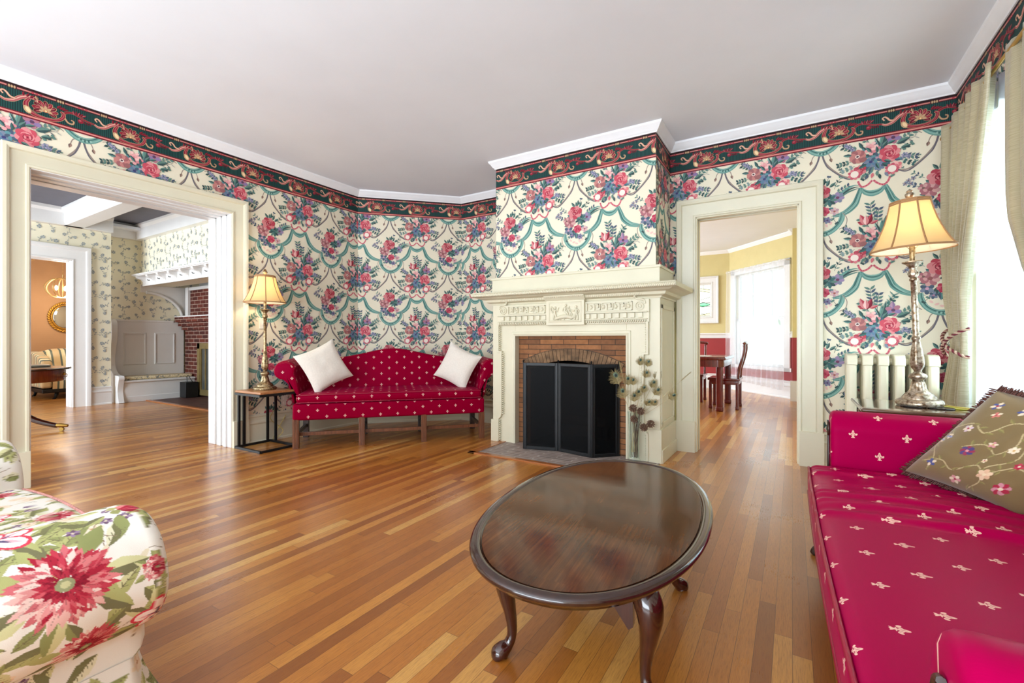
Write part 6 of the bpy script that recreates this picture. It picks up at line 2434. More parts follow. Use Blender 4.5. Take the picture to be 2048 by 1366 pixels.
for y_ in (4.64, 2.3):
    b.box(0.965, XR, y_ - 0.008, y_ + 0.008, 2.622, 2.638)
cr_ = b.build('curtain_rod', M['brass'], smooth=60)
pivot(cr_, (0.975, 3.45, 2.63))
tag(cr_, 'thin brass curtain rod hidden in the headings of the silk curtains', 'curtain rod')
# twisted tieback
tb = thing('curtain_tieback', 'twisted burgundy and cream rope tieback crossed round the silk curtain by the lamp', 'tieback', (0.94, 4.12, 1.07))
for k, mt in enumerate((plain('rope_burgundy', (104, 28, 42), 0.7), plain('rope_cream', (196, 168, 146), 0.7))):
    b = MB()
    for z0, z1 in ((1.17, 0.99), (0.99, 1.17)):
        pts = []
        for i in range(46):
            f = i / 45
            y = 4.33 - 0.42 * f
            x = 0.94 - 0.075 * math.sin(math.pi * f) ** 0.6
            z = z0 + (z1 - z0) * f
            pts.append(Vector((x + 0.0055 * math.cos(i * 1.3 + k * math.pi), y, z + 0.0055 * math.sin(i * 1.3 + k * math.pi))))
        b.tube(pts, 0.0065, 7)
    b.build('twisted_strand', mt, tb, smooth=70)

# ------------------------------------------------------------------ floral loveseat in the corner of the picture
ls = thing('loveseat', 'loveseat in a white slipcover printed with big red flowers and green leaves', 'sofa', (-2.35, 0.1, 0))


def chintz(seed, fx, w, h):
    """printed linen: explicit large flowers fx plus scattered fillers, mm"""
    A = Art(seed)
    r = A.r
    LG, LG2, LG3, PU = (172, 172, 110), (142, 146, 90), (206, 202, 150), (110, 82, 104)
    for i in range(int(w * h / 2600)):
        x, y = r.uniform(0, w), r.uniform(0, h)
        a = r.uniform(0, 6.28)
        k = r.random()
        if k < 0.5:
            L_, w_ = r.uniform(60, 120), r.uniform(26, 50)
            A.leaf(x, y, a, L_, w_, r.choice([LG, LG2, LG3, (224, 218, 184)]), r.choice([LG2, LG, (120, 118, 78)]))
            A.band([(x, y), (x + L_ * 0.9 * math.cos(a), y + L_ * 0.9 * math.sin(a))], 2.0, (112, 106, 74), 2)
            for q in range(1, 6):
                for sg in (-1, 1):
                    px, py = x + L_ * q / 7 * math.cos(a), y + L_ * q / 7 * math.sin(a)
                    b_ = a + sg * 0.7
                    A.band([(px, py), (px + w_ * 0.4 * math.cos(b_), py + w_ * 0.4 * math.sin(b_))], 1.3, (128, 122, 84), 1)
        elif k < 0.72:
            A.band([(x, y), (x + 40 * math.cos(a), y + 40 * math.sin(a)), (x + 70 * math.cos(a + 0.6), y + 70 * math.sin(a + 0.6))], 2.2, (150, 130, 104), 3)
            A.leaf(x + 40 * math.cos(a), y + 40 * math.sin(a), a + 0.9, 34, 14, (222, 210, 180), None)
        elif k < 0.86:
            A.daisy(x, y, r.uniform(12, 20), 6, PU, (150, 124, 150), (214, 196, 170))
        else:
            A.blob(x, y, r.uniform(16, 30), (232, 214, 184), 9, 0.3)
            A.daisy(x, y, r.uniform(12, 22), 7, (228, 200, 170), (236, 216, 190), (196, 150, 110))
    for (x, y, R, kind) in fx:
        for i in range(7):
            a = i * 0.9 + r.uniform(-.2, .2)
            A.leaf(x + R * 0.6 * math.cos(a), y + R * 0.6 * math.sin(a), a, R * 1.0, R * 0.46, r.choice([LG, LG2, LG3]), r.choice([LG2, (116, 112, 78), LG]))
        if kind == 'red':
            pale = [(226, 176, 166), (232, 200, 188), (214, 140, 136), (202, 104, 108)]
            deep = [(186, 54, 70), (200, 84, 92), (164, 28, 50), (212, 120, 120)]
            for ring, (n, rad) in enumerate(((40, 1.0), (36, 0.86), (32, 0.72), (28, 0.57), (22, 0.43), (16, 0.30))):
                for i in range(n):
                    a = 2 * math.pi * i / n + ring * 0.21 + r.uniform(-.08, .08)
                    c = r.choice(deep if r.random() < 0.5 + 0.5 * math.cos(a - 0.2) + (0.25 if ring > 2 else 0) else pale)
                    if ring >= 4:
                        c = r.choice([(140, 16, 40), (170, 40, 58)])
                    L_ = R * rad * r.uniform(0.42, 0.62)
                    A.leaf(x + R * rad * 0.42 * math.cos(a), y + R * rad * 0.42 * math.sin(a), a + r.uniform(-.25, .25), L_, R * 0.15 * rad + 4, c, None)
                    A.band([(x + R * rad * 0.3 * math.cos(a), y + R * rad * 0.3 * math.sin(a)), (x + R * rad * 0.8 * math.cos(a), y + R * rad * 0.8 * math.sin(a))], 1.3, tuple(int(q * 0.78) for q in c), 2)
            A.ell(x, y, R * 0.17, R * 0.15, (140, 140, 100), 0, 9)
            A.ell(x, y, R * 0.09, R * 0.08, (186, 178, 130), 0, 8)
        elif kind == 'hib':
            for i in range(5):
                a = 2 * math.pi * i / 5 + 0.4
                A.ell(x + R * 0.52 * math.cos(a), y + R * 0.52 * math.sin(a), R * 0.52, R * 0.40, (210, 60, 80), a, 12)
                A.ell(x + R * 0.47 * math.cos(a), y + R * 0.47 * math.sin(a), R * 0.44, R * 0.31, (244, 226, 222), a, 12)
                A.leaf(x, y, a + 0.1, R * 0.8, R * 0.2, (232, 176, 180), None)
                A.leaf(x, y, a, R * 0.5, R * 0.13, (84, 74, 110), None)
            A.ell(x, y, R * 0.14, R * 0.14, (90, 80, 110), 0, 8)
        elif kind == 'bud':
            for i in range(9):
                A.leaf(x, y, -0.9 + i * 0.24, R * r.uniform(0.9, 1.2), R * 0.34, r.choice([(176, 28, 52), (146, 16, 44), (208, 80, 94), (226, 132, 130)]), None)
            A.leaf(x - 8, y, -1.5, R * 0.5, R * 0.4, (150, 150, 92), None)
            A.leaf(x - 8, y, 1.5, R * 0.5, R * 0.4, (176, 172, 110), None)
        elif kind == 'pur':
            A.ell(x, y, R * 0.9, R * 0.7, (196, 180, 196), 0.3, 11)
            A.ell(x + R * 0.15, y - R * 0.1, R * 0.7, R * 0.45, (116, 90, 116), 0.4, 11)
            A.ell(x + R * 0.2, y + R * 0.1, R * 0.5, R * 0.22, (170, 148, 170), 0.4, 9)
    return A.p


LIN = lin((233, 227, 215))
# rolled arm nearest the camera: profile in (x,z) then stations along y
apr = [(-1.745, 0.30), (-1.745, 0.40), (-1.742, 0.46)]
for i in range(15):
    a = math.radians(160 - i * 215 / 14)
    apr.append((-1.545 + 0.185 * math.cos(a) * (1.06 if math.cos(a) < 0 else 1.0), 0.487 + 0.158 * math.sin(a)))
apr += [(-1.50, 0.335), (-1.545, 0.29), (-1.552, 0.22)]
apr = [(p.x, p.y) for p in catmull([(a, c, 0) for a, c in apr], 24)]


def chintz_arm(name, mir, x_off, yf, fx, nsub):
    pr = [((-(p[0] + 1.545) if mir else (p[0] + 1.545)), p[1]) for p in apr]
    ns = len(pr)
    arc = [0.0]
    for i in range(1, ns):
        arc.append(arc[-1] + math.hypot(pr[i][0] - pr[i - 1][0], pr[i][1] - pr[i - 1][1]))
    cen = (-0.06 if not mir else 0.06, 0.44)
    # stations y
    st = [(-0.38 + (yf - 0.05 + 0.38) * i / nsub, 1.0, 0.0) for i in range(nsub + 1)]
    for i in range(1, 9):
        a = math.pi / 2 * i / 8
        st.append((yf - 0.05 + 0.045 * math.sin(a), 1 - 0.22 * (1 - math.cos(a)), 0.045 * a))
    for i in range(1, 16):
        f = i / 15
        st.append((yf - 0.005 + 0.006 * math.sin(f * math.pi / 2), 0.78 * (1 - f) + 0.001, 0.07 + 0.2 * f))
    b = MB()
    vs, fs, p2 = [], [], []
    for j, (y, q, ex) in enumerate(st):
        for i in range(ns):
            x = cen[0] + (pr[i][0] - cen[0]) * q
            z = cen[1] + (pr[i][1] - cen[1]) * q
            w = 0.007 * mnoise.noise(Vector((x * 5, y * 7, z * 6))) + 0.003 * mnoise.noise(Vector((x * 14 + 5, y * 20, z * 16)))
            nx, nz = (pr[i][0] - cen[0]), (pr[i][1] - cen[1])
            l = math.hypot(nx, nz)
            vs.append((x_off + x + w * nx / l, y + (w if q < 0.8 else 0), z + w * nz / l))
            if j <= nsub + 8:
                p2.append(((y + 0.38) * 1000 + ex * 300, (arc[-1] - arc[i]) * 1000))
            else:
                p2.append((1000 + x * 1000 + 300, z * 1000 - 100))
    for j in range(len(st) - 1):
        for i in range(ns - 1):
            fs.append((j * ns + i, j * ns + i + 1, (j + 1) * ns + i + 1, (j + 1) * ns + i))
    b.add(vs, fs)
    b.vc = paint(np.array(p2), fx, LIN)
    return b.build(name, M['cloth'], ls, smooth=180)


art1 = chintz(41, [(720, 430, 100, 'red'), (760, 250, 66, 'red'), (905, 260, 62, 'hib'), (560, 200, 80, 'bud'), (770, 140, 40, 'pur'), (890, 400, 34, 'red'), (480, 470, 90, 'red'), (360, 300, 80, 'hib'), (640, 620, 70, 'hib'), (860, 620, 60, 'bud'), (470, 90, 60, 'red')], 1000, 900)
chintz_arm('armrest', False, -1.545, 0.553, art1, 400)
art2 = chintz(42, [(930, 520, 70, 'hib'), (800, 430, 80, 'red'), (900, 300, 70, 'bud'), (1250, 300, 60, 'red'), (1180, 420, 62, 'hib')], 1400, 900)
chintz_arm('armrest', True, -3.07, 0.585, art2, 110)
# skirt below the near arm and along the front
for nm, pts in (('skirt', [(-1.552, -0.38), (-1.552, 0.515), (-1.60, 0.545), (-3.05, 0.60)]),):
    cv = []
    for a, c in zip(pts[:-1], pts[1:]):
        n = max(2, int(math.hypot(c[0] - a[0], c[1] - a[1]) / 0.004))
        for i in range(n):
            cv.append((a[0] + (c[0] - a[0]) * i / n, a[1] + (c[1] - a[1]) * i / n))
    cv.append(pts[-1])
    art3 = chintz(43, [(700, 150, 80, 'red'), (880, 90, 60, 'hib'), (420, 110, 70, 'red'), (1200, 120, 70, 'bud'), (560, 60, 50, 'bud')], 2500, 260)
    b = MB()
    vs, fs, p2 = [], [], []
    L = 0
    nz = 60
    for i, (x, y) in enumerate(cv):
        if i:
            L += math.hypot(x - cv[i - 1][0], y - cv[i - 1][1])
        p, q = cv[max(i - 1, 0)], cv[min(i + 1, len(cv) - 1)]
        n = Vector((q[1] - p[1], -(q[0] - p[0]), 0)).normalized()
        for k in range(nz + 1):
            f = k / nz
            o = 0.004 + 0.075 * f ** 1.2 + 0.012 * f * math.sin(L * 26)
            vs.append((x + n.x * o, y + n.y * o, 0.225 - 0.215 * f))
            p2.append((L * 1000, 230 - 215 * f))
    w = nz + 1
    for i in range(len(cv) - 1):
        for k in range(nz):
            fs.append((i * w + k, (i + 1) * w + k, (i + 1) * w + k + 1, i * w + k + 1))
    b.add(vs, fs)
    b.vc = paint(np.array(p2), art3, LIN)
    b.build(nm, M['cloth'], ls, smooth=180)
# seat cushions
art4 = chintz(44, [(300, 500, 80, 'red'), (560, 620, 60, 'hib'), (860, 480, 70, 'bud'), (180, 720, 60, 'red'), (700, 760, 60, 'red'), (1020, 700, 60, 'hib')], 1300, 1000)
b = MB()


def cus(p):
    t = 1 - ((p.x + 2.35) / 0.58) ** 2
    if p.z > 0.4:
        p.z += 0.02 * max(0, t)
    if p.y > 0.5:
        p.y += 0.03 * max(0, t)
    return p


b.rbox(-2.93, -1.79, -0.2, 0.585, 0.30, 0.45, 0.05, (240, 190, 14), deform=cus)
p2 = np.array([(1000 * (p[0] + 2.95), 1000 * (p[1] + 0.25) + (0.45 - p[2]) * 900) for p in b.v])
b.vc = paint(p2, art4, LIN)
cu = b.build('seat_cushion', M['cloth'], ls, smooth=180)
b = MB()
b.tube([cus(Vector((-2.90 + 1.08 * i / 40, 0.572, 0.438))) for i in range(41)], 0.006, 8)
b.build('piping', plain('red_white_piping', (214, 150, 140), 0.8, var=0.4, scale=120), cu, smooth=80)
b = MB()
b.rbox(-2.93, -1.79, -0.25, 0.56, 0.2, 0.30, 0.01, (4, 4, 2))
b.vc = np.tile(np.array(LIN), (len(b.v), 1))
b.build('seat_base', M['cloth'], ls, smooth=60)
b = MB()
b.rbox(-3.1, -1.45, -0.55, -0.25, 0.15, 0.85, 0.08, (60, 6, 30))
p2 = np.array([(1000 * (p[0] + 3.1), 1000 * p[2]) for p in b.v])
b.vc = paint(p2, chintz(45, [(300, 600, 90, 'red'), (800, 500, 80, 'hib'), (1200, 650, 90, 'red')], 1700, 900), LIN)
b.build('backrest', M['cloth'], ls, smooth=180)


# ------------------------------------------------------------------ hall: settle, brick hearth, table
st = thing('inglenook_settle', 'white panelled settle built in beside the brick hearth of the hall', 'bench', (-10.2, 3.75, 0))
b = MB()
b.box(-10.44, -10.40, 3.20, 4.32, 0.30, 1.46)
b.box(-10.44, -10.385, 3.20, 4.14, 1.44, 1.475)
b.build('back_panel', M['white'], st, smooth=0, bevel=0.004)
b = MB()
for y0, y1 in ((3.375, 3.665), (3.85, 4.135)):
    b.sweep([(-10.40, y0, 0.665), (-10.40, y0, 1.21), (-10.40, y1, 1.21), (-10.40, y1, 0.665)], (1, 0, 0), [(0, 0), (0, 0.012), (0.014, 0.016), (0.026, 0.004), (0.03, 0)], closed=True)
b.build('panel_moulding', M['white'], st, smooth=20)
b = MB()
b.box(-10.42, -9.93, 3.20, 4.325, 0.352, 0.385)
b.build('seat', M['white'], st, smooth=0, bevel=0.006)
b = MB()
b.box(-10.42, -9.965, 3.20, 4.325, 0.0, 0.355)
b.box(-9.97, -9.955, 3.20, 4.325, 0.0, 0.10)
b.build('seat_front', M['white'], st, smooth=0, bevel=0.004)
b = MB()
out = catmull([(0, 0), (0.50, 0.0), (0.53, 0.03), (0.50, 0.12), (0.485, 0.22), (0.52, 0.36), (0.545, 0.42), (0.53, 0.47), (0.46, 0.475), (0.30, 0.50), (0.16, 0.62), (0.13, 0.78), (0.17, 0.95), (0.23, 1.12), (0.24, 1.30), (0.22, 1.42), (0.12, 1.475), (0, 1.475)] and [Vector((a, c, 0)) for a, c in [(0, 0), (0.50, 0.0), (0.53, 0.03), (0.50, 0.12), (0.485, 0.22), (0.52, 0.36), (0.545, 0.42), (0.53, 0.47), (0.46, 0.475), (0.30, 0.50), (0.16, 0.62), (0.13, 0.78), (0.17, 0.95), (0.23, 1.12), (0.24, 1.30), (0.22, 1.42), (0.12, 1.475), (0, 1.475)]], 4)
b.prism([(p.x, p.y) for p in out], (-10.438, 3.12, 0), (1, 0, 0), (0, 0, 1), (0, 0.085, 0))
b.build('scrolled_end', M['white'], st, smooth=30, bevel=0.004)
t = NT('toile_cushion_cloth')
nz = t.noise(t.pos(), 17, 5, 0.7, 1.5)
t.set(base=t.ramp(nz, [(0.40, lin((92, 100, 106))), (0.48, lin((206, 186, 146))), (0.62, lin((226, 210, 170))), (0.72, lin((120, 124, 124)))]), rough=0.85)
b = MB()
b.rbox(-10.39, -9.985, 3.225, 4.30, 0.386, 0.445, 0.028, (8, 16, 2))
o = b.build('bench_cushion', t.m, smooth=180)
pivot(o, (-10.2, 3.75, 0.386))
tag(o, 'flat cream and grey toile cushion on the white settle', 'cushion')

bh = thing('brick_fireplace', 'dark red brick hall fireplace with corbelled shelf and brass-framed doors', 'fireplace', (-8.6, 4.4, 0))
BY = 4.33
b = MB()
b.box(-10.38, -9.72, BY, 4.62, 0, 1.33)
b.box(-7.6, -5.5, BY, 4.62, 0, 1.33)
b.box(-9.72, -7.6, BY, 4.62, 1.03, 1.33)
for k, (x0, yy, z0, z1) in enumerate(((-10.375, BY - 0.06, 1.30, 1.375), (-10.38, BY - 0.12, 1.375, 1.45), (-10.384, BY - 0.18, 1.45, 1.545))):
    b.box(x0, -5.5, yy, 4.62, z0, z1)
b.build('brickwork', M['hallbrick'], bh, smooth=0)
b = MB()
b.box(-10.384, -5.5, BY - 0.19, 4.62, 1.545, 1.565)
b.build('mantel_shelf', M['white'], bh, smooth=0, bevel=0.004)
b = MB()
for x0, x1, z0, z1 in ((-9.82, -9.72, 0.04, 1.04), (-9.82, -7.6, 0.93, 1.04), (-9.82, -7.6, 0.04, 0.15)):
    b.box(x0, x1, BY - 0.03, BY + 0.02, z0, z1)
for x in (-9.53, -9.70, -9.22):
    b.box(x - 0.012, x + 0.012, BY - 0.02, BY + 0.01, 0.14, 0.94)
b.build('door_frame', plain('aged_brass', (150, 130, 84), 0.4, metal=0.6, var=0.15), bh, smooth=0, bevel=0.003)
b = MB()
b.box(-9.72, -7.6, BY, BY + 0.005, 0.15, 0.93)
b.build('glass_door', plain('dark_fire_glass', (70, 72, 70), 0.12, var=0.1), bh, smooth=0)
b = MB()
b.box(-10.10, -5.5, 3.60, 4.62, -0.02, 0.006)
struct(b.build('trim_13', M['halltile'], smooth=0), 'dark red brick hearth of the hall fireplace')
b = MB()
b.box(-10.13, -5.5, 3.53, 3.60, -0.02, 0.014)
struct(b.build('trim_14', M['oakedge'], smooth=0, bevel=0.003), 'oak edge strip of the hall hearth')
# panelled overmantel under the hood
b = MB()
b.box(-10.22, -5.5, 4.345, 4.36, 1.565, 2.12)
struct(b.build('wall_hearth_brick', M['hallbrick'], smooth=0))
b = MB()
b.box(-10.30, -10.19, 4.30, 4.40, 1.565, 2.14)
b.box(-10.19, -5.5, 4.32, 4.36, 2.08, 2.14)
struct(b.build('trim_15', M['white'], smooth=0, bevel=0.003))
# arched bracket carrying the hood
b = MB()
pr = [(3.62, 2.14), (4.40, 2.14), (4.40, 1.48), (4.33, 1.48)]
for i in range(13):
    a = math.pi / 2 * i / 12
    pr.append((3.70 + 0.60 * math.cos(a), 1.50 + 0.50 * math.sin(a)))
pr += [(3.62, 2.0)]
b.prism(pr, (-10.45, 0, 0), (0, 1, 0), (0, 0, 1), (0.03, 0, 0))
br = [(3.70 + 0.60 * math.cos(math.pi / 2 * i / 12), 1.50 + 0.50 * math.sin(math.pi / 2 * i / 12)) for i in range(13)]
b.tube([(-10.41, y, z) for y, z in br], 0.028, 8)
struct(b.build('trim_16', M['white'], smooth=40), 'white arched bracket under the overmantel hood')
hs = thing('bracket_shelf', 'white bracketed plate shelf above the hall hearth', 'shelf', (-8.6, 3.55, 2.14))
b = MB()
b.box(-10.32, -5.5, 3.44, 3.62, 2.275, 2.30)
b.box(-10.30, -5.5, 3.46, 3.62, 2.262, 2.276)
b.build('shelf_board', M['white'], hs, smooth=0, bevel=0.003)
b = MB()
b.box(-10.30, -5.5, 3.60, 3.63, 2.10, 2.265)
b.build('back_board', M['white'], hs, smooth=0)
for k in range(10):
    x = -10.2 + k * 0.42
    b = MB()
    p = [(3.47, 2.262), (3.62, 2.262), (3.62, 2.12), (3.60, 2.12), (3.585, 2.17), (3.55, 2.205), (3.50, 2.215), (3.475, 2.235)]
    b.prism(p, (x - 0.035, 0, 0), (0, 1, 0), (0, 0, 1), (0.07, 0, 0))
    b.build('bracket', M['white'], hs, smooth=0, bevel=0.003)
    if k < 9:
        h = MB()
        h.tube([(x + 0.21, 3.60, 2.19), (x + 0.21, 3.57, 2.19), (x + 0.21, 3.565, 2.205)], 0.006, 6)
        h.build('hook', M['black'], hs, smooth=60)
b = MB()
b.box(-9.94, -9.70, 4.06, 4.27, 0.012, 0.30)
b.box(-9.95, -9.94, 4.09, 4.25, 0.03, 0.27)
b.tube(catmull([(-9.78, 4.12, 0.30), (-9.80, 4.12, 0.40), (-9.74, 4.12, 0.43), (-9.70, 4.14, 0.36), (-9.72, 4.2, 0.28)], 5), 0.007, 6)
o = b.build('space_heater', M['black'], smooth=30, bevel=0.012)
pivot(o, (-9.82, 4.16, 0.012))
tag(o, 'black box heater with a loop of cable on the hall hearth beside the settle', 'heater')

# drum table at the opening
dt = thing('drum_table', 'round reddish mahogany table with brass-capped splayed feet, half hidden by the hall opening', 'table', (-7.95, 1.38, 0))
b = MB()
b.lathe([(0, 0.735), (0.60, 0.735), (0.622, 0.742), (0.625, 0.755), (0.615, 0.764), (0, 0.764)], (-7.95, 1.38, 0), 64)
b.build('table_top', M['mahogany'], dt, smooth=40)
b = MB()
b.lathe([(0.0, 0.60), (0.565, 0.60), (0.575, 0.612), (0.575, 0.735)], (-7.95, 1.38, 0), 64)
b.build('drum_apron', m_wood('flame_mahogany', (92, 34, 14), (156, 74, 34), 'z', 1.0, 0.2, 0.6), dt, smooth=40)
b = MB()
b.lathe([(0.10, 0.60), (0.05, 0.56), (0.045, 0.50), (0.07, 0.42), (0.085, 0.36), (0.06, 0.31), (0.09, 0.27), (0.08, 0.20), (0, 0.20)], (-7.95, 1.38, 0), 24)
b.build('pedestal', M['mahogany'], dt, smooth=60)
for k in range(3):
    a = math.radians(46 + 120 * k)
    d = Vector((math.cos(a), math.sin(a), 0))
    c0 = Vector((-7.95, 1.38, 0))
    b = MB()
    cv = catmull([c0 + d * 0.05 + Vector((0, 0, 0.26)), c0 + d * 0.18 + Vector((0, 0, 0.25)), c0 + d * 0.36 + Vector((0, 0, 0.14)), c0 + d * 0.54 + Vector((0, 0, 0.075)), c0 + d * 0.585 + Vector((0, 0, 0.072))], 5)
    b.tube(cv, [0.042 - 0.017 * i / (len(cv) - 1) for i in range(len(cv))], 10)
    lg = b.build('leg', M['mahogany'], dt, smooth=60)
    b = MB()
    b.tube([c0 + d * 0.575 + Vector((0, 0, 0.072)), c0 + d * 0.62 + Vector((0, 0, 0.070)), c0 + d * 0.68 + Vector((0, 0, 0.062))], [0.027, 0.026, 0.017], 10)
    s = d.cross(Vector((0, 0, 1)))
    cc = c0 + d * 0.62 + Vector((0, 0, 0.024))
    b.tube([cc - s * 0.012, cc + s * 0.012], 0.023, 14)
    b.tube([cc, cc + Vector((0, 0, 0.045))], 0.008, 6)
    b.build('brass_caster', M['brass'], lg, smooth=50)
b = MB()
c0 = Vector((-7.95, 1.38, 0))
a = math.radians(62)
d = Vector((math.cos(a), math.sin(a), 0))
b.sphere(c0 + d * 0.578 + Vector((0, 0, 0.68)), (0.012, 0.012, 0.02), 10, 8)
b.tube([c0 + d * 0.585 + Vector((0.02 * math.cos(q), 0.012 * math.cos(q), 0.665 + 0.02 * math.sin(q))) for q in [i * 0.6 for i in range(11)]], 0.004, 6)
b.build('drawer_pull', M['brass'], dt, smooth=60)
b = MB()
b.rbox(-8.28, -7.98, 1.62, 1.84, 0.765, 0.787, 0.008, (3, 3, 1))
o = b.build('small_tray', plain('pewter_tray', (150, 146, 132), 0.3, metal=0.5), smooth=60)
pivot(o, (-8.13, 1.73, 0.765))
tag(o, 'small flat pewter tray lying on the round mahogany table', 'tray')

# far sitting room: striped sofa, gilt mirror, cage pendant
ss = thing('striped_sofa', 'green, cream and tan striped sofa in the room beyond the hall', 'sofa', (-12.2, 3.3, 0))


def spf(a, c):
    y = 2.72 + 1.9 * a
    prof = [(-11.72, 0.16), (-11.70, 0.30), (-11.73, 0.455), (-11.78, 0.48), (-12.1, 0.50), (-12.30, 0.50), (-12.36, 0.62), (-12.44, 0.80), (-12.52, 0.90), (-12.62, 0.93), (-12.70, 0.88), (-12.72, 0.70), (-12.72, 0.2)]
    n = len(prof) - 1
    f = c * n
    i = min(int(f), n - 1)
    f -= i
    sag = 0.06 * math.exp(-((y - 2.72) / 0.14) ** 2) if i >= 6 else 0
    return (prof[i][0] + (prof[i + 1][0] - prof[i][0]) * f, y - sag * 0, prof[i][1] + (prof[i + 1][1] - prof[i][1]) * f - sag)


b = MB()
b.grid(spf, 40, 48, uvfn=lambda a, c: (1.9 * a, c * 2))
b.build('upholstery', M['stripes'], ss, smooth=180)
b = MB()
ay = 2.66
pts = [(-12.70, 0.2), (-12.70, 0.78), (-12.58, 0.88), (-12.3, 0.86), (-12.0, 0.80), (-11.80, 0.72), (-11.74, 0.62), (-11.74, 0.2)]
b.prism(pts, (0, ay - 0.09, 0), (1, 0, 0), (0, 0, 1), (0, 0.17, 0))
b.build('armrest', M['stripes'], ss, smooth=30, bevel=0.05, seg=4)
b = MB()
b.rbox(-12.72, -11.70, 2.58, 4.66, 0.115, 0.185, 0.015, (4, 10, 1))
b.build('base_rail', M['black'], ss, smooth=60)
for x, y in ((-11.76, 2.78), (-11.76, 4.5), (-12.66, 2.7), (-12.66, 4.5)):
    b = MB()
    b.tube(catmull([(x - 0.02, y + 0.02, 0.13), (x, y, 0.07), (x + 0.025, y - 0.02, 0.02), (x + 0.06, y - 0.05, 0.004)], 4), [0.03] * 5 + [0.022] * 4 + [0.018] * 3 + [0.02], 8)
    b.build('leg', M['black'], ss, smooth=60)
b = MB()
b.rbox(-11.98, -11.80, 3.02, 3.55, 0.47, 0.82, 0.06, (3, 6, 6))
vmat = plain('maroon_velvet', (62, 22, 24), 0.7, var=0.2)
o = b.build('velvet_cushion', vmat, smooth=180)
pivot(o, (-11.89, 3.28, 0.47))
o.rotation_euler = (0.55, 0, 0)
o.location = (-11.92, 3.42, 0.50)
tag(o, 'dark maroon velvet cushion propped on the striped sofa', 'cushion')
mr = thing('wall_mirror', 'round convex gilt mirror with a roped frame on the orange wall', 'mirror', (-12.895, 3.20, 1.575))
b = MB()
for i in range(40):
    a = 2 * math.pi * i / 40
    p = Vector((-12.87, 3.20 + 0.265 * math.cos(a), 1.575 + 0.295 * math.sin(a)))
    tdir = Vector((0, -math.sin(a + 0.6), math.cos(a + 0.6)))
    b.tube([p - tdir * 0.034, p, p + tdir * 0.034], [0.012, 0.022, 0.012], 8)
b.tube([(-12.87, 3.20 + 0.225 * math.cos(q), 1.575 + 0.25 * math.sin(q)) for q in [2 * math.pi * i / 48 for i in range(48)]], 0.016, 8, closed=True)
b.build('roped_frame', M['gold'], mr, smooth=60)
b = MB()
b.sphere((-12.895, 3.20, 1.575), (0.03, 0.225, 0.25), 32, 20)
b.build('mirror_glass', M['mirror'], mr, smooth=180)
pl = thing('pendant_light', 'lit brass cage pendant hanging from a chain in the orange room', 'pendant', (-12.0, 2.93, 2.1))
PC = Vector((-12.0, 2.93, 2.10))
b = MB()
for k in range(8):
    a = math.pi * 2 * k / 8
    b.tube(catmull([PC + Vector((0.02 * math.cos(a), 0.02 * math.sin(a), 0.19)), PC + Vector((0.17 * math.cos(a), 0.17 * math.sin(a), 0.15)), PC + Vector((0.26 * math.cos(a), 0.26 * math.sin(a), 0.0)), PC + Vector((0.17 * math.cos(a), 0.17 * math.sin(a), -0.15)), PC + Vector((0.02 * math.cos(a), 0.02 * math.sin(a), -0.18))], 6), 0.010, 6)
b.tube([PC + Vector((0, 0, 0.26)), PC + Vector((0, 0, -0.19))], 0.012, 8)
b.build('cage', plain('pale_brass', (236, 206, 150), 0.3, metal=0.6), pl, smooth=60)
b = MB()
for i in range(24):
    z = 0.26 + i * 0.031
    q = [(0.008 * math.cos(w), 0.016 * math.sin(w)) for w in [k * 0.785 for k in range(8)]]
    b.tube([PC + (Vector((p[0], 0, z + p[1])) if i % 2 else Vector((0, p[0], z + p[1]))) for p in q], 0.0028, 5, closed=True)
for i in range(44):
    f = i / 43
    base = Vector((PC.x, PC.y - 0.05 - 0.62 * f, 2.98 - 0.50 * math.sin(min(1, f * 1.15) * math.pi * 0.5) + 0.06 * f))
    q = [(0.008 * math.cos(w), 0.016 * math.sin(w)) for w in [k * 0.785 for k in range(8)]]
    b.tube([base + Vector((p[0] if i % 2 else 0, p[1] * 0.7, p[0] if not i % 2 else p[1] * 0.6)) for p in q], 0.0025, 5, closed=True)
b.build('chain', plain('chain_gold', (226, 190, 130), 0.35, metal=0.6), pl, smooth=60)
for k in range(3):
    a = 2.1 * k + 0.4
    b = MB()
    b.sphere(PC + Vector((0.09 * math.cos(a), 0.09 * math.sin(a), 0.0)), (0.024, 0.024, 0.05), 12, 8)
    b.build('candle_bulb', M['bulb'], pl, smooth=80)
ld = bpy.data.lights.new('pendant_bulbs', 'POINT')
ld.energy = 24
ld.color = (1.0, 0.82, 0.60)
ld.shadow_soft_size = 0.1
lo = bpy.data.objects.new('pendant_bulbs', ld)
lo.location = PC + Vector((0.0, -0.0, -0.28))
COL.objects.link(lo)

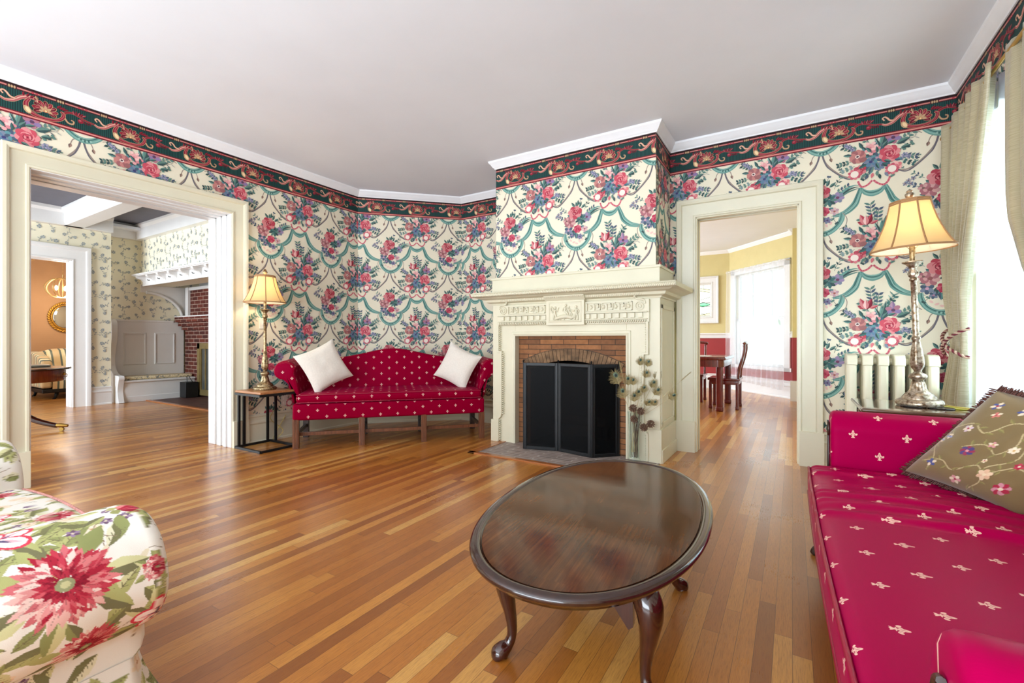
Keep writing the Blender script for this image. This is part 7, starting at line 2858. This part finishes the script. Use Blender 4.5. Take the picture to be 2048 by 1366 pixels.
# ------------------------------------------------------------------ dining room furniture
dn = thing('dining_table', 'glossy rosewood dining table with square legs seen through the right doorway', 'table', (-1.5, 8.17, 0))
b = MB()
b.rbox(-2.35, -0.865, 7.54, 8.80, 0.79, 0.84, 0.014, (4, 4, 1))
b.build('table_top', M['rosewood'], dn, smooth=60)
b = MB()
ro = []
for cx_, cy_, a0 in ((-0.98, 8.70, 0), (-2.25, 8.70, 90), (-2.25, 7.64, 180), (-0.98, 7.64, 270)):
    for i in range(7):
        a = math.radians(a0 + 15 * i)
        ro.append((cx_ + 0.085 * math.cos(a), cy_ + 0.085 * math.sin(a)))
b.prism(ro, (0, 0, 0.685), (1, 0, 0), (0, 1, 0), (0, 0, 0.106))
b.build('apron', M['rosewood'], dn, smooth=30)
for x, y in ((-0.955, 7.66), (-0.955, 8.70), (-2.26, 7.66), (-2.26, 8.70)):
    b = MB()
    b.rbox(x - 0.048, x + 0.048, y - 0.048, y + 0.048, 0.0, 0.70, 0.014, (2, 2, 6))
    b.rbox(x - 0.055, x + 0.055, y - 0.055, y + 0.055, 0.0, 0.075, 0.018, (2, 2, 2))
    b.build('leg', M['rosewood'], dn, smooth=50)
b = MB()
b.box(-1.55, -1.12, 7.75, 8.05, 0.841, 0.845)
o = b.build('place_mat', plain('white_paper_mat', (232, 230, 228), 0.7), smooth=0)
pivot(o, (-1.33, 7.9, 0.841))
tag(o, 'white place mat lying on the rosewood dining table', 'place mat')


def chinese_chair(loc, rotz, label):
    t = thing('dining_chair', label, 'chair', loc, rotz, 'rosewood dining chairs')
    b = MB()
    b.rbox(-0.235, 0.235, -0.27, 0.27, 0.455, 0.492, 0.010, (3, 3, 1))
    b.build('seat', M['rosewood'], t, world=False, smooth=50)
    b = MB()
    b.rbox(-0.215, 0.215, -0.25, 0.25, 0.39, 0.456, 0.012, (3, 3, 1))
    b.build('seat_apron', M['rosewood'], t, world=False, smooth=50)
    for x in (-0.195, 0.195):
        for y in (-0.23, 0.23):
            b = MB()
            b.rbox(x - 0.023, x + 0.023, y - 0.023, y + 0.023, 0.0, 0.42, 0.008, (2, 2, 4))
            b.rbox(x - 0.028, x + 0.028, y - 0.028, y + 0.028, 0.0, 0.05, 0.010, (2, 2, 1))
            b.build('leg', M['rosewood'], t, world=False, smooth=50)
    for y in (-0.225, 0.225):
        b = MB()
        b.tube(catmull([(0.205, y, 0.48), (0.212, y, 0.62), (0.262, y, 0.80), (0.290, y, 0.95), (0.288, y, 1.02)], 5), 0.018, 8)
        b.build('back_stile', M['rosewood'], t, world=False, smooth=60)
    b = MB()
    b.tube(catmull([(0.285, -0.25, 1.03), (0.298, -0.225, 1.045), (0.300, 0, 1.065), (0.298, 0.225, 1.045), (0.285, 0.25, 1.03)], 5), 0.024, 10)
    b.build('top_rail', M['rosewood'], t, world=False, smooth=60)
    b = MB()
    b.grid(lambda a, c: (float(np.interp(c, [0, 0.25, 0.6, 1], [0.205, 0.222, 0.272, 0.292])), -0.085 + 0.17 * a, 0.48 + 0.56 * c), 4, 12)
    so_ = b.build('back_splat', M['rosewood'], t, world=False, smooth=180)
    md = so_.modifiers.new('solid', 'SOLIDIFY')
    md.thickness = 0.012
    return t


c1 = chinese_chair((-0.935, 8.183, 0), 0.0, 'rosewood dining chair seen from the side in front of the sheer curtain')
dup(c1, (-1.60, 8.78, 0), math.pi / 2, 'rosewood dining chair half hidden behind the dining table by the red dado', 'rosewood dining chairs')

# dining room sheer
b = MB()


def shf(a, c):
    s = 0.04 + 1.70 * a
    z = 2.63 + (0.145 - 2.63) * c + 0.10 * (1 - a) * c
    o = 0.10 + 0.022 * math.sin(a * 2 * math.pi * 11 + 1.2 * math.sin(a * 7 + c * 2)) * (0.5 + 0.5 * c) + 0.01 * math.sin(a * 55 + 3 * c)
    if c < 0.03:
        o += 0.008 * math.sin(a * 300)
    return tuple(CA + CD * s + CN * o + Vector((0, 0, z)))


b.grid(shf, 240, 30)
o = b.build('voile_curtain', M['sheer2'], smooth=180)
pivot(o, CA + CD * 0.9 + CN * 0.1)
tag(o, 'white ruffled voile curtain over the sash window of the dining room', 'curtain')
b = MB()
b.tube([CA + CD * 0.02 + CN * 0.105 + Vector((0, 0, 2.60)), CA + CD * 1.78 + CN * 0.105 + Vector((0, 0, 2.60))], 0.006, 8)
for s in (0.02, 1.78):
    b.tube([CA + CD * s + CN * 0.105 + Vector((0, 0, 2.60)), CA + CD * s + CN * 0.0 + Vector((0, 0, 2.60))], 0.006, 8)
o = b.build('curtain_rod', M['white'], smooth=60)
pivot(o, CA + CD * 0.9 + CN * 0.1 + Vector((0, 0, 2.6)))
tag(o, 'slim white rod carrying the dining room voile', 'curtain rod')
# garden and neighbouring house glimpsed through the voile
b = MB()
rr3 = random.Random(14)
cc = CA + CD * 0.9 - CN * 4.2
for i in range(900):
    p = cc + CD * rr3.gauss(0, 1.3) - CN * rr3.uniform(-0.5, 0.5) + Vector((0, 0, rr3.uniform(0.0, 1.7)))
    d = Vector((rr3.uniform(-1, 1), rr3.uniform(-1, 1), rr3.uniform(-1, 1))).normalized() * 0.14
    s = d.cross(Vector((0.3, 0.5, 0.8))).normalized() * 0.05
    b.add([p - d, p + s, p + d, p - s], [(0, 1, 2, 3)])
o = b.build('garden_shrub', plain('shrub_leaf', (128, 156, 118), 0.6, var=0.4, scale=3), smooth=0)
pivot(o, (cc.x, cc.y, 0))
tag(o, 'green shrub outside the sash window seen through the voile', 'shrub')
